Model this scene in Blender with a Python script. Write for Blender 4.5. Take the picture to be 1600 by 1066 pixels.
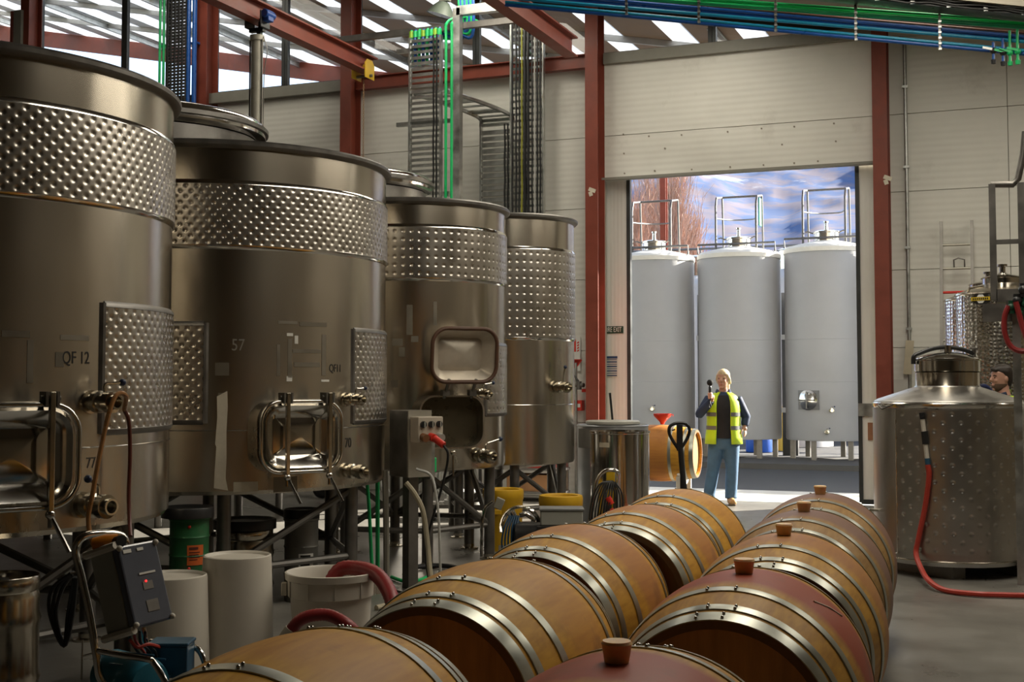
import bpy, math, random
import numpy as np
from mathutils import Vector, Matrix

R = math.radians
PI = math.pi
random.seed(7)
for _o in list(bpy.data.objects):
    bpy.data.objects.remove(_o, do_unlink=True)
scene = bpy.context.scene
COL = scene.collection

# ------------------------------------------------------------------ camera
YAW, PITCH, FPX, CXP, CYP = R(22.05), R(3.0), 2000.0, 800.0, 492.0
CAM = Vector((0.0, 0.0, 1.55))
cam_data = bpy.data.cameras.new('camera')
cam_data.sensor_width = 36.0
cam_data.lens = 36.0 * FPX / 1600.0
cam_data.shift_y = -(533.0 - CYP) / 1600.0
cam_data.clip_end = 6000.0
camera = bpy.data.objects.new('camera', cam_data)
camera.location = CAM
camera.rotation_euler = (R(90) + PITCH, 0, YAW)
COL.objects.link(camera)
scene.camera = camera

# ------------------------------------------------------------------ world, sun, skylights, exposure
world = bpy.data.worlds.new('sky')
scene.world = world
world.use_nodes = True
_nt = world.node_tree
_nt.nodes.clear()
_sky = _nt.nodes.new('ShaderNodeTexSky')
_sky.sky_type = 'NISHITA'
_sky.sun_disc = False
_sky.sun_elevation = R(24)
_sky.sun_rotation = R(45)
_sky.air_density = 1.0
_sky.dust_density = 0.6
_bg = _nt.nodes.new('ShaderNodeBackground')
_bg.inputs['Strength'].default_value = 0.48
_wo = _nt.nodes.new('ShaderNodeOutputWorld')
_hs = _nt.nodes.new('ShaderNodeHueSaturation')
_hs.inputs['Saturation'].default_value = 0.70
_nt.links.new(_sky.outputs[0], _hs.inputs['Color'])
_nt.links.new(_hs.outputs[0], _bg.inputs[0])
_nt.links.new(_bg.outputs[0], _wo.inputs[0])

sun_data = bpy.data.lights.new('sun', 'SUN')
sun_data.energy = 25.0
sun_data.angle = R(0.6)
sun_data.color = (1.0, 0.93, 0.80)
sun = bpy.data.objects.new('sun', sun_data)
_d = Vector((-0.70, -0.71, -0.445)).normalized()      # the way the sunlight travels
sun.rotation_euler = _d.to_track_quat('-Z', 'Y').to_euler()
COL.objects.link(sun)

ROOF_SLOPE = 0.2
def roof_z(x):
    return 5.62 - ROOF_SLOPE * x
# unseen translucent roof strips of the hall, last two added to brighten the left back wall: (x, y centre, width, length, watts)
SKYLIGHTS = [(-0.9, 9.0, 1.1, 8.0, 235), (-3.6, 13.4, 0.9, 4.2, 75), (2.0, 12.0, 0.9, 6.0, 105), (-6.6, 13.8, 0.9, 3.6, 100), (-11.0, 13.8, 0.9, 3.6, 65)]
for _x, _y, _w, _l, _p in SKYLIGHTS:
    _ld = bpy.data.lights.new('skylight_lamp', 'AREA')
    _ld.shape = 'RECTANGLE'
    _ld.size, _ld.size_y = _w, _l
    _ld.energy = _p
    _ld.color = (1.0, 0.92, 0.775)
    _lo = bpy.data.objects.new('skylight_lamp', _ld)
    _lo.location = (_x, _y, roof_z(_x) - 0.10)
    _lo.rotation_euler = (0, math.atan(ROOF_SLOPE), 0)
    COL.objects.link(_lo)

vs = scene.view_settings
vs.view_transform = 'Standard'
vs.look = 'None'
vs.gamma = 1.0
vs.use_curve_mapping = False
vs.exposure = 0.0

# ------------------------------------------------------------------ helpers
def at(px, py, Y=None, d=None, Z=None, X=None):
    """world point that the photograph shows at a pixel, on a plane of the hall"""
    F = Vector((-math.sin(YAW) * math.cos(PITCH), math.cos(YAW) * math.cos(PITCH), math.sin(PITCH)))
    Rt = Vector((math.cos(YAW), math.sin(YAW), 0))
    U = Rt.cross(F)
    ray = F + Rt * ((px - CXP) / FPX) + U * ((CYP - py) / FPX)
    if Y is not None: t = Y / ray.y
    elif Z is not None: t = (Z - CAM.z) / ray.z
    elif X is not None: t = X / ray.x
    else: t = d / (ray.x * -math.sin(YAW) + ray.y * math.cos(YAW))
    return CAM + ray * t

def surf(px, py, cx, cy, r):
    """angle about the axis and height where a pixel's ray meets an upright cylinder"""
    p = at(px, py, d=1.0) - CAM
    a = p.x * p.x + p.y * p.y
    b = -2 * (p.x * cx + p.y * cy)
    c = cx * cx + cy * cy - r * r
    disc = max(b * b - 4 * a * c, 0.0)
    t = (-b - math.sqrt(disc)) / (2 * a)
    q = CAM + p * t
    return math.atan2(q.y - cy, q.x - cx), q.z

class MB:
    def __init__(self):
        self.v = []; self.f = []
    def add(self, vs_, fs_, M=None):
        n = len(self.v)
        if M is not None:
            vs_ = [tuple(M @ Vector(p)) for p in vs_]
        self.v.extend(tuple(p) for p in vs_)
        self.f.extend(tuple(i + n for i in f) for f in fs_)
        return self
    def box(self, c, s, M=None, rz=0.0, rx=0.0, ry=0.0):
        x, y, z = s[0] / 2, s[1] / 2, s[2] / 2
        vs_ = [(-x, -y, -z), (x, -y, -z), (x, y, -z), (-x, y, -z), (-x, -y, z), (x, -y, z), (x, y, z), (-x, y, z)]
        fs_ = [(0, 3, 2, 1), (4, 5, 6, 7), (0, 1, 5, 4), (1, 2, 6, 5), (2, 3, 7, 6), (3, 0, 4, 7)]
        T = Matrix.Translation(c) @ Matrix.Rotation(rz, 4, 'Z') @ Matrix.Rotation(ry, 4, 'Y') @ Matrix.Rotation(rx, 4, 'X')
        return self.add(vs_, fs_, (M @ T) if M is not None else T)
    def beam(self, p0, p1, w, h, up=(0, 0, 1)):
        p0 = Vector(p0); p1 = Vector(p1); d = p1 - p0
        y = d.normalized(); x = y.cross(Vector(up)).normalized(); z = x.cross(y)
        T = Matrix((x, y, z)).transposed().to_4x4(); T.translation = (p0 + p1) / 2
        return self.box((0, 0, 0), (w, d.length, h), T)
    def ibeam(self, p0, p1, w, h, up=(0, 0, 1), tf=0.014, tw=0.01):
        p0 = Vector(p0); p1 = Vector(p1); d = p1 - p0
        y = d.normalized(); x = y.cross(Vector(up)).normalized(); z = x.cross(y)
        T = Matrix((x, y, z)).transposed().to_4x4(); T.translation = (p0 + p1) / 2
        L = d.length
        self.box((0, 0, h / 2 - tf / 2), (w, L, tf), T); self.box((0, 0, -h / 2 + tf / 2), (w, L, tf), T)
        return self.box((0, 0, 0), (tw, L, h - 2 * tf), T)
    def tube(self, pts, r, seg=8, closed=False, caps=True, flat=1.0):
        pts = [Vector(p) for p in pts]
        n = len(pts)
        rr = r if hasattr(r, '__len__') else [r] * n
        tang = []
        for i in range(n):
            a = pts[(i - 1) % n] if (closed or i > 0) else pts[i]
            b = pts[(i + 1) % n] if (closed or i < n - 1) else pts[i]
            t = b - a
            tang.append(t.normalized() if t.length > 1e-9 else Vector((0, 0, 1)))
        ref = Vector((0, 0, 1)) if abs(tang[0].z) < 0.9 else Vector((1, 0, 0))
        nrm = (ref - tang[0] * ref.dot(tang[0])).normalized()
        vs_ = []; fs_ = []
        for i in range(n):
            t = tang[i]
            nrm = nrm - t * nrm.dot(t)
            nrm = nrm.normalized() if nrm.length > 1e-6 else t.orthogonal().normalized()
            bn = t.cross(nrm)
            for k in range(seg):
                a = 2 * PI * k / seg
                vs_.append(pts[i] + nrm * (math.cos(a) * rr[i]) + bn * (math.sin(a) * rr[i] * flat))
        m = n if closed else n - 1
        for i in range(m):
            j = (i + 1) % n
            for k in range(seg):
                k2 = (k + 1) % seg
                fs_.append((i * seg + k, i * seg + k2, j * seg + k2, j * seg + k))
        if caps and not closed:
            fs_.append(tuple(range(seg - 1, -1, -1)))
            fs_.append(tuple((n - 1) * seg + k for k in range(seg)))
        return self.add(vs_, fs_)
    def cyl(self, p0, p1, r, r2=None, seg=16):
        return self.tube([p0, p1], [r, r if r2 is None else r2], seg)
    def lathe(self, prof, seg=32, M=None, a0=0.0, a1=None):
        full = a1 is None
        a1 = 2 * PI if full else a1
        n = seg if full else seg + 1
        vs_ = []; fs_ = []
        for (r, z) in prof:
            for k in range(n):
                a = a0 + (a1 - a0) * k / seg
                vs_.append((r * math.cos(a), r * math.sin(a), z))
        for i in range(len(prof) - 1):
            for k in range(seg):
                k2 = (k + 1) % n
                fs_.append((i * n + k, i * n + k2, (i + 1) * n + k2, (i + 1) * n + k))
        return self.add(vs_, fs_, M)
    def ball(self, c, r, seg=12, rings=8, s=(1, 1, 1)):
        T = Matrix.Translation(c) @ Matrix.Diagonal((r * s[0], r * s[1], r * s[2], 1))
        return self.lathe([(max(math.sin(PI * i / rings), 1e-4), -math.cos(PI * i / rings)) for i in range(rings + 1)], seg, T)
    def poly(self, pts, depth, M=None):
        """outline in local x,z extruded along +y"""
        n = len(pts)
        vs_ = [(x, 0, z) for x, z in pts] + [(x, depth, z) for x, z in pts]
        fs_ = [tuple(range(n)), tuple(range(2 * n - 1, n - 1, -1))]
        for i in range(n):
            j = (i + 1) % n
            fs_.append((j, i, i + n, j + n))
        return self.add(vs_, fs_, M)
    def build(self, name, mat, parent=None, loc=(0, 0, 0), rz=0.0, smooth=40, bevel=0.0):
        me = bpy.data.meshes.new(name)
        me.from_pydata(self.v, [], self.f)
        return link_mesh(name, me, mat, parent, loc, rz, smooth, bevel)

def link_mesh(name, me, mat, parent=None, loc=(0, 0, 0), rz=0.0, smooth=40, bevel=0.0):
    import bmesh
    if len(me.polygons) < 60000:
        bm = bmesh.new(); bm.from_mesh(me)
        bmesh.ops.recalc_face_normals(bm, faces=bm.faces)
        bm.to_mesh(me); bm.free()
    if smooth:
        me.polygons.foreach_set('use_smooth', [True] * len(me.polygons))
        me.set_sharp_from_angle(angle=R(smooth))
    me.materials.append(mat)
    o = bpy.data.objects.new(name, me)
    o.location = loc
    o.rotation_euler = (0, 0, rz)
    if parent is not None:
        o.parent = parent
    COL.objects.link(o)
    if bevel:
        b = o.modifiers.new('bevel', 'BEVEL'); b.width = bevel; b.segments = 2; b.limit_method = 'ANGLE'
    return o

def tag(o, label, cat, group=None, kind=None):
    o['label'] = label; o['category'] = cat
    if group: o['group'] = group
    if kind: o['kind'] = kind
    return o

def struct(o, label=None):
    o['kind'] = 'structure'
    if label: o['label'] = label
    return o

def thing(name, label, cat, loc=(0, 0, 0), rz=0.0, group=None):
    o = bpy.data.objects.new(name, None)
    o.empty_display_size = 0.1
    o.location = loc; o.rotation_euler = (0, 0, rz)
    COL.objects.link(o)
    return tag(o, label, cat, group)

def copy_tree(o, parent=None):
    c = o.copy(); COL.objects.link(c); c.parent = parent
    for ch in [x for x in bpy.data.objects if x.parent is o]:
        copy_tree(ch, c)
    return c

def text(name, body, size, mat, parent, loc, rz=0.0, tilt=0.0, align='CENTER', extrude=0.0008, sx=1.0):
    cu = bpy.data.curves.new(name, 'FONT')
    cu.body = body; cu.size = size; cu.extrude = extrude
    cu.align_x = align; cu.align_y = 'CENTER'
    tmp = bpy.data.objects.new(name, cu)
    me = bpy.data.meshes.new_from_object(tmp)
    bpy.data.objects.remove(tmp); bpy.data.curves.remove(cu)
    me.materials.clear(); me.materials.append(mat)
    o = bpy.data.objects.new(name, me)
    o.location = loc; o.rotation_euler = (R(90), tilt, rz)
    o.scale = (sx, 1, 1)
    o.parent = parent
    COL.objects.link(o)
    return o

def spline(pts, n=8):
    """smooth path through points"""
    P = [Vector(p) for p in pts]
    out = []
    for i in range(len(P) - 1):
        p0 = P[i - 1] if i else P[0] * 2 - P[1]
        p1, p2 = P[i], P[i + 1]
        p3 = P[i + 2] if i + 2 < len(P) else P[-1] * 2 - P[-2]
        for k in range(n):
            t = k / n
            out.append(0.5 * ((2 * p1) + (p2 - p0) * t + (2 * p0 - 5 * p1 + 4 * p2 - p3) * t * t + (3 * p1 - p0 - 3 * p2 + p3) * t ** 3))
    out.append(P[-1])
    return out

# ------------------------------------------------------------------ materials
MATS = {}
def mat(name, colr, rough=0.5, metal=0.0, var=0.12, nscale=6.0, stretch=(1, 1, 1), bump=0.0, bscale=40.0, rvar=0.1,
        stain=None, stain_scale=2.0, stain_lo=0.55, stain_hi=0.7, alpha=None, emit=None, coat=0.0, spec=None, coords='Object'):
    if name in MATS: return MATS[name]
    m = bpy.data.materials.new(name); m.use_nodes = True
    nt = m.node_tree; N = nt.nodes; L = nt.links
    b = N['Principled BSDF']
    b.inputs['Metallic'].default_value = metal
    b.inputs['Roughness'].default_value = rough
    if spec is not None: b.inputs['Specular IOR Level'].default_value = spec
    if coat: b.inputs['Coat Weight'].default_value = coat
    if emit:
        b.inputs['Emission Color'].default_value = (*emit[0], 1); b.inputs['Emission Strength'].default_value = emit[1]
    tc = N.new('ShaderNodeTexCoord'); mp = N.new('ShaderNodeMapping')
    mp.inputs['Scale'].default_value = stretch
    L.new(tc.outputs[coords], mp.inputs['Vector'])
    nz = N.new('ShaderNodeTexNoise'); nz.inputs['Scale'].default_value = nscale; nz.inputs['Detail'].default_value = 6
    nz.inputs['Roughness'].default_value = 0.6
    L.new(mp.outputs[0], nz.inputs['Vector'])
    mr = N.new('ShaderNodeMapRange')
    mr.inputs['From Min'].default_value = 0.3; mr.inputs['From Max'].default_value = 0.7
    L.new(nz.outputs['Fac'], mr.inputs['Value'])
    mx = N.new('ShaderNodeMix'); mx.data_type = 'RGBA'
    mx.inputs['A'].default_value = (*[max(c * (1 - var), 0) for c in colr], 1)
    mx.inputs['B'].default_value = (*[min(c * (1 + var), 1) for c in colr], 1)
    L.new(mr.outputs[0], mx.inputs['Factor'])
    out = mx.outputs['Result']
    if stain:
        n2 = N.new('ShaderNodeTexNoise'); n2.inputs['Scale'].default_value = stain_scale; n2.inputs['Detail'].default_value = 7
        n2.inputs['Roughness'].default_value = 0.65
        L.new(mp.outputs[0], n2.inputs['Vector'])
        m2 = N.new('ShaderNodeMapRange')
        m2.inputs['From Min'].default_value = stain_lo; m2.inputs['From Max'].default_value = stain_hi
        L.new(n2.outputs['Fac'], m2.inputs['Value'])
        x2 = N.new('ShaderNodeMix'); x2.data_type = 'RGBA'
        L.new(m2.outputs[0], x2.inputs['Factor']); L.new(out, x2.inputs['A'])
        x2.inputs['B'].default_value = (*stain, 1)
        out = x2.outputs['Result']
    L.new(out, b.inputs['Base Color'])
    if rvar:
        r2 = N.new('ShaderNodeMapRange')
        r2.inputs['To Min'].default_value = max(rough - rvar, 0.02); r2.inputs['To Max'].default_value = min(rough + rvar, 1)
        r2.inputs['From Min'].default_value = 0.3; r2.inputs['From Max'].default_value = 0.7
        L.new(nz.outputs['Fac'], r2.inputs['Value']); L.new(r2.outputs[0], b.inputs['Roughness'])
    if bump:
        n3 = N.new('ShaderNodeTexNoise'); n3.inputs['Scale'].default_value = bscale; n3.inputs['Detail'].default_value = 4
        L.new(mp.outputs[0], n3.inputs['Vector'])
        bp = N.new('ShaderNodeBump'); bp.inputs['Strength'].default_value = bump; bp.inputs['Distance'].default_value = 0.01
        L.new(n3.outputs['Fac'], bp.inputs['Height']); L.new(bp.outputs[0], b.inputs['Normal'])
    if alpha is not None:
        b.inputs['Alpha'].default_value = alpha
    MATS[name] = m
    return m

def glass(name, tint=(0.9, 0.95, 1.0), gloss=0.08):
    m = bpy.data.materials.new(name); m.use_nodes = True
    nt = m.node_tree; N = nt.nodes; L = nt.links
    N.clear()
    o = N.new('ShaderNodeOutputMaterial'); mix = N.new('ShaderNodeMixShader')
    t = N.new('ShaderNodeBsdfTransparent'); t.inputs[0].default_value = (*tint, 1)
    g = N.new('ShaderNodeBsdfGlossy'); g.inputs['Roughness'].default_value = 0.03
    nz = N.new('ShaderNodeTexNoise'); nz.inputs['Scale'].default_value = 3.0
    mr = N.new('ShaderNodeMapRange'); mr.inputs['To Min'].default_value = gloss * 0.7; mr.inputs['To Max'].default_value = gloss * 1.3
    L.new(nz.outputs['Fac'], mr.inputs['Value']); L.new(mr.outputs[0], mix.inputs[0])
    L.new(t.outputs[0], mix.inputs[1]); L.new(g.outputs[0], mix.inputs[2]); L.new(mix.outputs[0], o.inputs[0])
    return m

def ribbed(m, scale, strength=0.3, dist=0.004, direction='Z'):
    """fine rolled ribs in a sheet"""
    N = m.node_tree.nodes; L = m.node_tree.links
    tc = N.new('ShaderNodeTexCoord'); w = N.new('ShaderNodeTexWave')
    w.bands_direction = direction; w.inputs['Scale'].default_value = scale
    L.new(tc.outputs['Object'], w.inputs['Vector'])
    bp = N.new('ShaderNodeBump'); bp.inputs['Strength'].default_value = strength; bp.inputs['Distance'].default_value = dist
    L.new(w.outputs['Fac'], bp.inputs['Height'])
    L.new(bp.outputs[0], N['Principled BSDF'].inputs['Normal'])
    return m

STEEL = mat('brushed_steel', (0.57, 0.515, 0.425), 0.25, 1.0, 0.05, 1.2, (1, 1, 0.4), rvar=0.035, stain=(0.44, 0.40, 0.33), stain_scale=0.8, stain_lo=0.5, stain_hi=0.85)
STEEL_D = mat('jacket_steel', (0.55, 0.51, 0.45), 0.30, 1.0, 0.10, 5.0, rvar=0.05)
def brushed(m, amount, rot):
    """sheet brushed round the tank: reflections smear up and down, not sideways"""
    N = m.node_tree.nodes; L = m.node_tree.links; b = N['Principled BSDF']
    tg = N.new('ShaderNodeTangent'); tg.direction_type = 'RADIAL'; tg.axis = 'Z'
    L.new(tg.outputs[0], b.inputs['Tangent'])
    b.inputs['Anisotropic'].default_value = amount
    b.inputs['Anisotropic Rotation'].default_value = rot
    return m
brushed(STEEL, 0.7, 0.25)
STEEL_P = mat('polished_steel', (0.66, 0.64, 0.60), 0.13, 1.0, 0.06, 4.0, rvar=0.04)
STEEL_F = mat('fitting_steel', (0.55, 0.51, 0.43), 0.2, 1.0, 0.12, 14.0, rvar=0.06)
STEEL_K = mat('dark_steel', (0.20, 0.19, 0.175), 0.42, 0.8, 0.2, 8.0, rvar=0.1)
GALV = mat('galvanised_steel', (0.46, 0.47, 0.45), 0.38, 0.9, 0.22, 9.0, rvar=0.1, stain=(0.30, 0.24, 0.14), stain_scale=5, stain_lo=0.6, stain_hi=0.75)
REDSTEEL = mat('red_oxide_paint', (0.20, 0.042, 0.023), 0.5, 0.0, 0.15, 5.0, rvar=0.08, stain=(0.22, 0.05, 0.03), stain_scale=3)
PANELW = ribbed(mat('white_wall_panel', (0.74, 0.73, 0.67), 0.48, 0.0, 0.04, 2.0, rvar=0.05, stain=(0.54, 0.52, 0.46), stain_scale=1.4, stain_lo=0.58, stain_hi=0.8), 3.9, 0.35, 0.004)
PANELV = ribbed(mat('white_door_panel', (0.76, 0.755, 0.71), 0.45, 0.0, 0.04, 2.0, rvar=0.05), 6.0, 0.35, 0.004, 'X')
GREYTRIM = mat('grey_trim_paint', (0.24, 0.235, 0.20), 0.5, 0.0, 0.08)
DARKALU = mat('dark_aluminium', (0.07, 0.075, 0.075), 0.4, 0.5, 0.1)
JOINT = mat('joint_sealant', (0.27, 0.24, 0.19), 0.8)
CONCRETE = mat('concrete_floor', (0.185, 0.175, 0.155), 0.34, 0.0, 0.16, 1.6, rvar=0.1, bump=0.12, bscale=14, stain=(0.105, 0.098, 0.088), stain_scale=0.7, stain_lo=0.55, stain_hi=0.72)
ASPHALT = mat('asphalt', (0.05, 0.05, 0.052), 0.85, 0.0, 0.25, 3.0, bump=0.4, bscale=60)
BEIGE = mat('beige_paint', (0.50, 0.46, 0.37), 0.55, 0.0, 0.05)
CEIL = mat('ceiling_sheet', (0.17, 0.14, 0.10), 0.6, 0.0, 0.08)
SKYSHEET = mat('translucent_sheet', (0.8, 0.8, 0.75), 0.5, 0.0, 0.04)
BLACK = mat('black_rubber', (0.012, 0.012, 0.012), 0.5, 0.0, 0.2)
BLACKP = mat('black_plastic', (0.02, 0.02, 0.021), 0.35, 0.0, 0.2)
BLACKPAINT = mat('black_lettering_paint', (0.012, 0.011, 0.010), 0.55, 0.0, 0.15)
WHITEP = mat('white_plastic', (0.62, 0.58, 0.50), 0.42, 0.0, 0.05, 3.0, stain=(0.42, 0.32, 0.24), stain_scale=2.5, stain_lo=0.62, stain_hi=0.85)
TAPE = mat('masking_tape', (0.60, 0.55, 0.44), 0.7, 0.0, 0.08, 20)
REDH = mat('red_hose_rubber', (0.26, 0.022, 0.022), 0.42, 0.0, 0.12)
REDH2 = mat('bright_red_hose', (0.44, 0.045, 0.028), 0.4, 0.0, 0.12)
ORANGEH = mat('amber_hose', (0.36, 0.17, 0.06), 0.35, 0.0, 0.15)
GREENP = mat('green_pipe', (0.018, 0.50, 0.15), 0.35, 0.0, 0.1)
BLUEP = mat('blue_pipe', (0.012, 0.09, 0.36), 0.35, 0.0, 0.1)
TEALP = mat('teal_pipe', (0.01, 0.25, 0.42), 0.35, 0.0, 0.1)
YELLOW = mat('yellow_plastic', (0.62, 0.36, 0.015), 0.4, 0.0, 0.1, stain=(0.30, 0.17, 0.02), stain_scale=4, stain_lo=0.6, stain_hi=0.8)
REDPL = mat('red_plastic', (0.65, 0.035, 0.02), 0.35, 0.0, 0.08)
BLUEPL = mat('blue_painted_metal', (0.03, 0.10, 0.17), 0.42, 0.2, 0.15)
WHITEPAINT = mat('white_paint', (0.75, 0.75, 0.72), 0.5, 0.0, 0.04)
PAPER = mat('paper', (0.68, 0.67, 0.62), 0.8, 0.0, 0.05)
GREYBOX = mat('grey_enclosure', (0.33, 0.33, 0.29), 0.5, 0.0, 0.06)
# ================================================================== the hall
WY = 16.4                       # inner face of the back wall
XL, XR, YR = -17.0, 4.2, -6.0   # side walls, rear wall
DX0, DX1, DZ = -5.02, -2.0, 4.30   # doorway
SILL = 5.90
# floor, with joints sawn between slabs
fl = MB()
fl.box(((XL + XR) / 2, (YR + WY + 0.2) / 2, -0.1), (XR - XL, WY + 0.2 - YR, 0.2))
floor_o = struct(fl.build('floor', CONCRETE, smooth=0))
JZ = [0.0, 1.0, 1.97, 2.93, 3.90, 4.87, 5.84]
COLX = [at(px, 300, Y=16.3).x for px in (48, 324, 550, 932, 1379)]

# back wall: backing sheet behind real panels
wb = MB()
for x0, x1, z0, z1 in ((XL, DX0 - 0.3, 0, SILL), (DX0 - 0.3, DX1 + 0.3, DZ, SILL), (DX1 + 0.3, XR, 0, SILL), (DX1 + 0.25, XR, SILL, 6.1)):
    wb.box(((x0 + x1) / 2, WY + 0.13, (z0 + z1) / 2), (x1 - x0, 0.06, z1 - z0))
wall_back = struct(wb.build('wall_back', JOINT, smooth=0))
def panel(x0, x1, z0, z1, dent=False):
    g = 0.003
    m = MB()
    if not dent:
        m.box(((x0 + x1) / 2, WY + 0.05, (z0 + z1) / 2), (x1 - x0 - 2 * g, 0.1, z1 - z0 - 2 * g))
        return m.build('panel', PANELW, wall_back, smooth=0, bevel=0.004)
    nx, nz_ = 44, 12
    vs_ = []; fs_ = []
    for j in range(nz_ + 1):
        for i in range(nx + 1):
            u, w = i / nx, j / nz_
            x = x0 + g + (x1 - x0 - 2 * g) * u; z = z0 + g + (z1 - z0 - 2 * g) * w
            dy = 0.02 * math.exp(-((u - .2) / .09) ** 2 - ((w - .3) / .4) ** 2) - 0.018 * math.exp(-((u - .42) / .06) ** 2 - ((w - .6) / .5) ** 2) + 0.012 * math.exp(-((u - .5) / .03) ** 2)
            vs_.append((x, WY + dy, z))
    for j in range(nz_):
        for i in range(nx):
            a = j * (nx + 1) + i
            fs_.append((a, a + 1, a + nx + 2, a + nx + 1))
    m.add(vs_, fs_)
    m.box(((x0 + x1) / 2, WY + 0.075, (z0 + z1) / 2), (x1 - x0 - 2 * g, 0.05, z1 - z0 - 2 * g))
    return m.build('panel', PANELW, wall_back, smooth=60)
bays = [XL, COLX[0], COLX[1], COLX[2], COLX[3]]
for i in range(4):
    for k in range(6):
        panel(bays[i], bays[i + 1], JZ[k], min(JZ[k + 1], SILL))
panel(COLX[3], COLX[4], 4.87, SILL)
panel(COLX[3], COLX[4], DZ, 4.87, True)
for k in range(6):
    panel(COLX[4] + 0.0, -0.2, JZ[k], JZ[k + 1]); panel(-0.2, XR, JZ[k], JZ[k + 1])
panel(COLX[4], -0.2, 5.84, 6.08); panel(-0.2, XR, 5.84, 6.08)
# lip under the door header and its screws
lip = MB(); lip.box(((COLX[3] + COLX[4]) / 2, WY + 0.04, DZ - 0.012), (COLX[4] - COLX[3] - 0.1, 0.14, 0.03))
lip.build('header_lip', GREYTRIM, wall_back, smooth=0)
sc_ = MB()
for px, py in ((974, 480 / 2.286), (1065, 211), (1014, 213), (1137, 206), (1190, 201), (1241, 198), (1303, 193), (1107, 222), (1039, 232), (1222, 226), (1306, 221),
               (975, 240), (976, 271), (1023, 267), (1081, 265), (1141, 261), (1193, 258), (1241, 255), (1278, 252)):
    p = at(px, py, Y=WY)
    sc_.cyl((p.x, WY - 0.008, p.z), (p.x, WY + 0.02, p.z), 0.012, seg=8)
sc_.build('screws', JOINT, wall_back)['kind'] = 'stuff'

# red steel columns against the wall
names = ['red steel column at the far left with grey conduit beside it', 'red steel column behind the hoisted tank lid, left of the white cylinder',
         'red steel column where the yellow hoist trolley parks', 'red steel column left of the big doorway', 'red steel column right of the big doorway']
for i, x in enumerate(COLX):
    t = thing('steel_column', names[i], 'column', (x, WY - 0.16, 0), group='red columns of the back wall')
    zt = roof_z(x) - 0.03
    hw = 0.088 if i != 1 else 0.105
    for s in (-1, 1):
        m = MB(); m.box((0, 0.145 * s, zt / 2), (2 * hw, 0.014, zt)); m.build('flange', REDSTEEL, t, smooth=0)
    m = MB(); m.box((0, 0, zt / 2), (0.012, 0.274, zt)); m.build('web', REDSTEEL, t, smooth=0)
    m = MB(); m.box((0, 0, 0.012), (0.26, 0.314, 0.024)); m.build('base_plate', REDSTEEL, t, smooth=0)
    if i == 0:
        m = MB(); m.box((-0.10, -0.16, 4.5), (0.15, 0.10, 6.2)); m.build('conduit', GREYTRIM, t, smooth=0)
        m = MB(); m.box((-0.23, -0.10, 4.5), (0.05, 0.2, 6.2)); m.build('side_plate', REDSTEEL, t, smooth=0)
    if i in (3, 4):   # torn white tape on the flange
        p = at(925 if i == 3 else 1387, 297 if i == 3 else 278, Y=WY - 0.32)
        m = MB(); m.box((p.x - x, -0.157, p.z), (0.10, 0.004, 0.05), ry=0.4); m.box((p.x - x - 0.02, -0.158, p.z - 0.05), (0.05, 0.004, 0.06), ry=-0.3); m.build('tape', TAPE, t, smooth=0)

# sills and the red rail under the clerestory
def bar_x(x0, x1, y, z, dy, dz):
    m = MB(); m.box(((x0 + x1) / 2, y, z), (x1 - x0, dy, dz)); return m
struct(bar_x(XL, COLX[2] - 0.09, WY - 0.02, SILL + 0.0, 0.16, 0.16).build('trim_1', GREYTRIM, smooth=0, bevel=0.005), 'grey sill below the left clerestory windows')
struct(bar_x(COLX[3] + 0.09, COLX[4] - 0.09, WY - 0.0, SILL + 0.02, 0.14, 0.15).build('trim_2', GREYTRIM, smooth=0, bevel=0.005), 'grey sill above the big doorway')
m = MB(); m.ibeam((COLX[2] + 0.09, WY - 0.12, SILL - 0.01), (COLX[3] - 0.09, WY - 0.12, SILL - 0.01), 0.12, 0.19)
tag(m.build('steel_rail', REDSTEEL, smooth=0), 'red horizontal steel rail below the clerestory behind the cable ladders', 'beam')

# clerestory windows
GLASS = glass('window_glass', (0.93, 0.96, 1.0), 0.05)
mull = [at(px, 60, Y=WY).x for px in (193, 444, 743, 1112)]
xs = [COLX[0], mull[0], COLX[1], mull[1], COLX[2], mull[2], COLX[3], mull[3], COLX[4]]
for i in range(8):
    x0, x1 = xs[i], xs[i + 1]
    zb = SILL + 0.08
    z0t, z1t = roof_z(x0) - 0.04, roof_z(x1) - 0.04
    fr = MB()
    w = 0.05
    fr.box((x0 + w / 2 + 0.003, WY + 0.05, (zb + z0t) / 2), (w, 0.07, z0t - zb)); fr.box((x1 - w / 2 - 0.003, WY + 0.05, (zb + z1t) / 2), (w, 0.07, z1t - zb))
    fr.box(((x0 + x1) / 2, WY + 0.05, zb + 0.02), (x1 - x0, 0.07, 0.04)); fr.beam((x0, WY + 0.05, z0t), (x1, WY + 0.05, z1t), 0.07, 0.05)
    wo = struct(fr.build('window_%d' % (i + 1), DARKALU, smooth=0))
    g = MB(); g.add([(x0 + w, WY + 0.05, zb), (x1 - w, WY + 0.05, zb), (x1 - w, WY + 0.05, z1t), (x0 + w, WY + 0.05, z0t)], [(0, 1, 2, 3)])
    g.build('pane', GLASS, wo, smooth=0)

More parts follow.
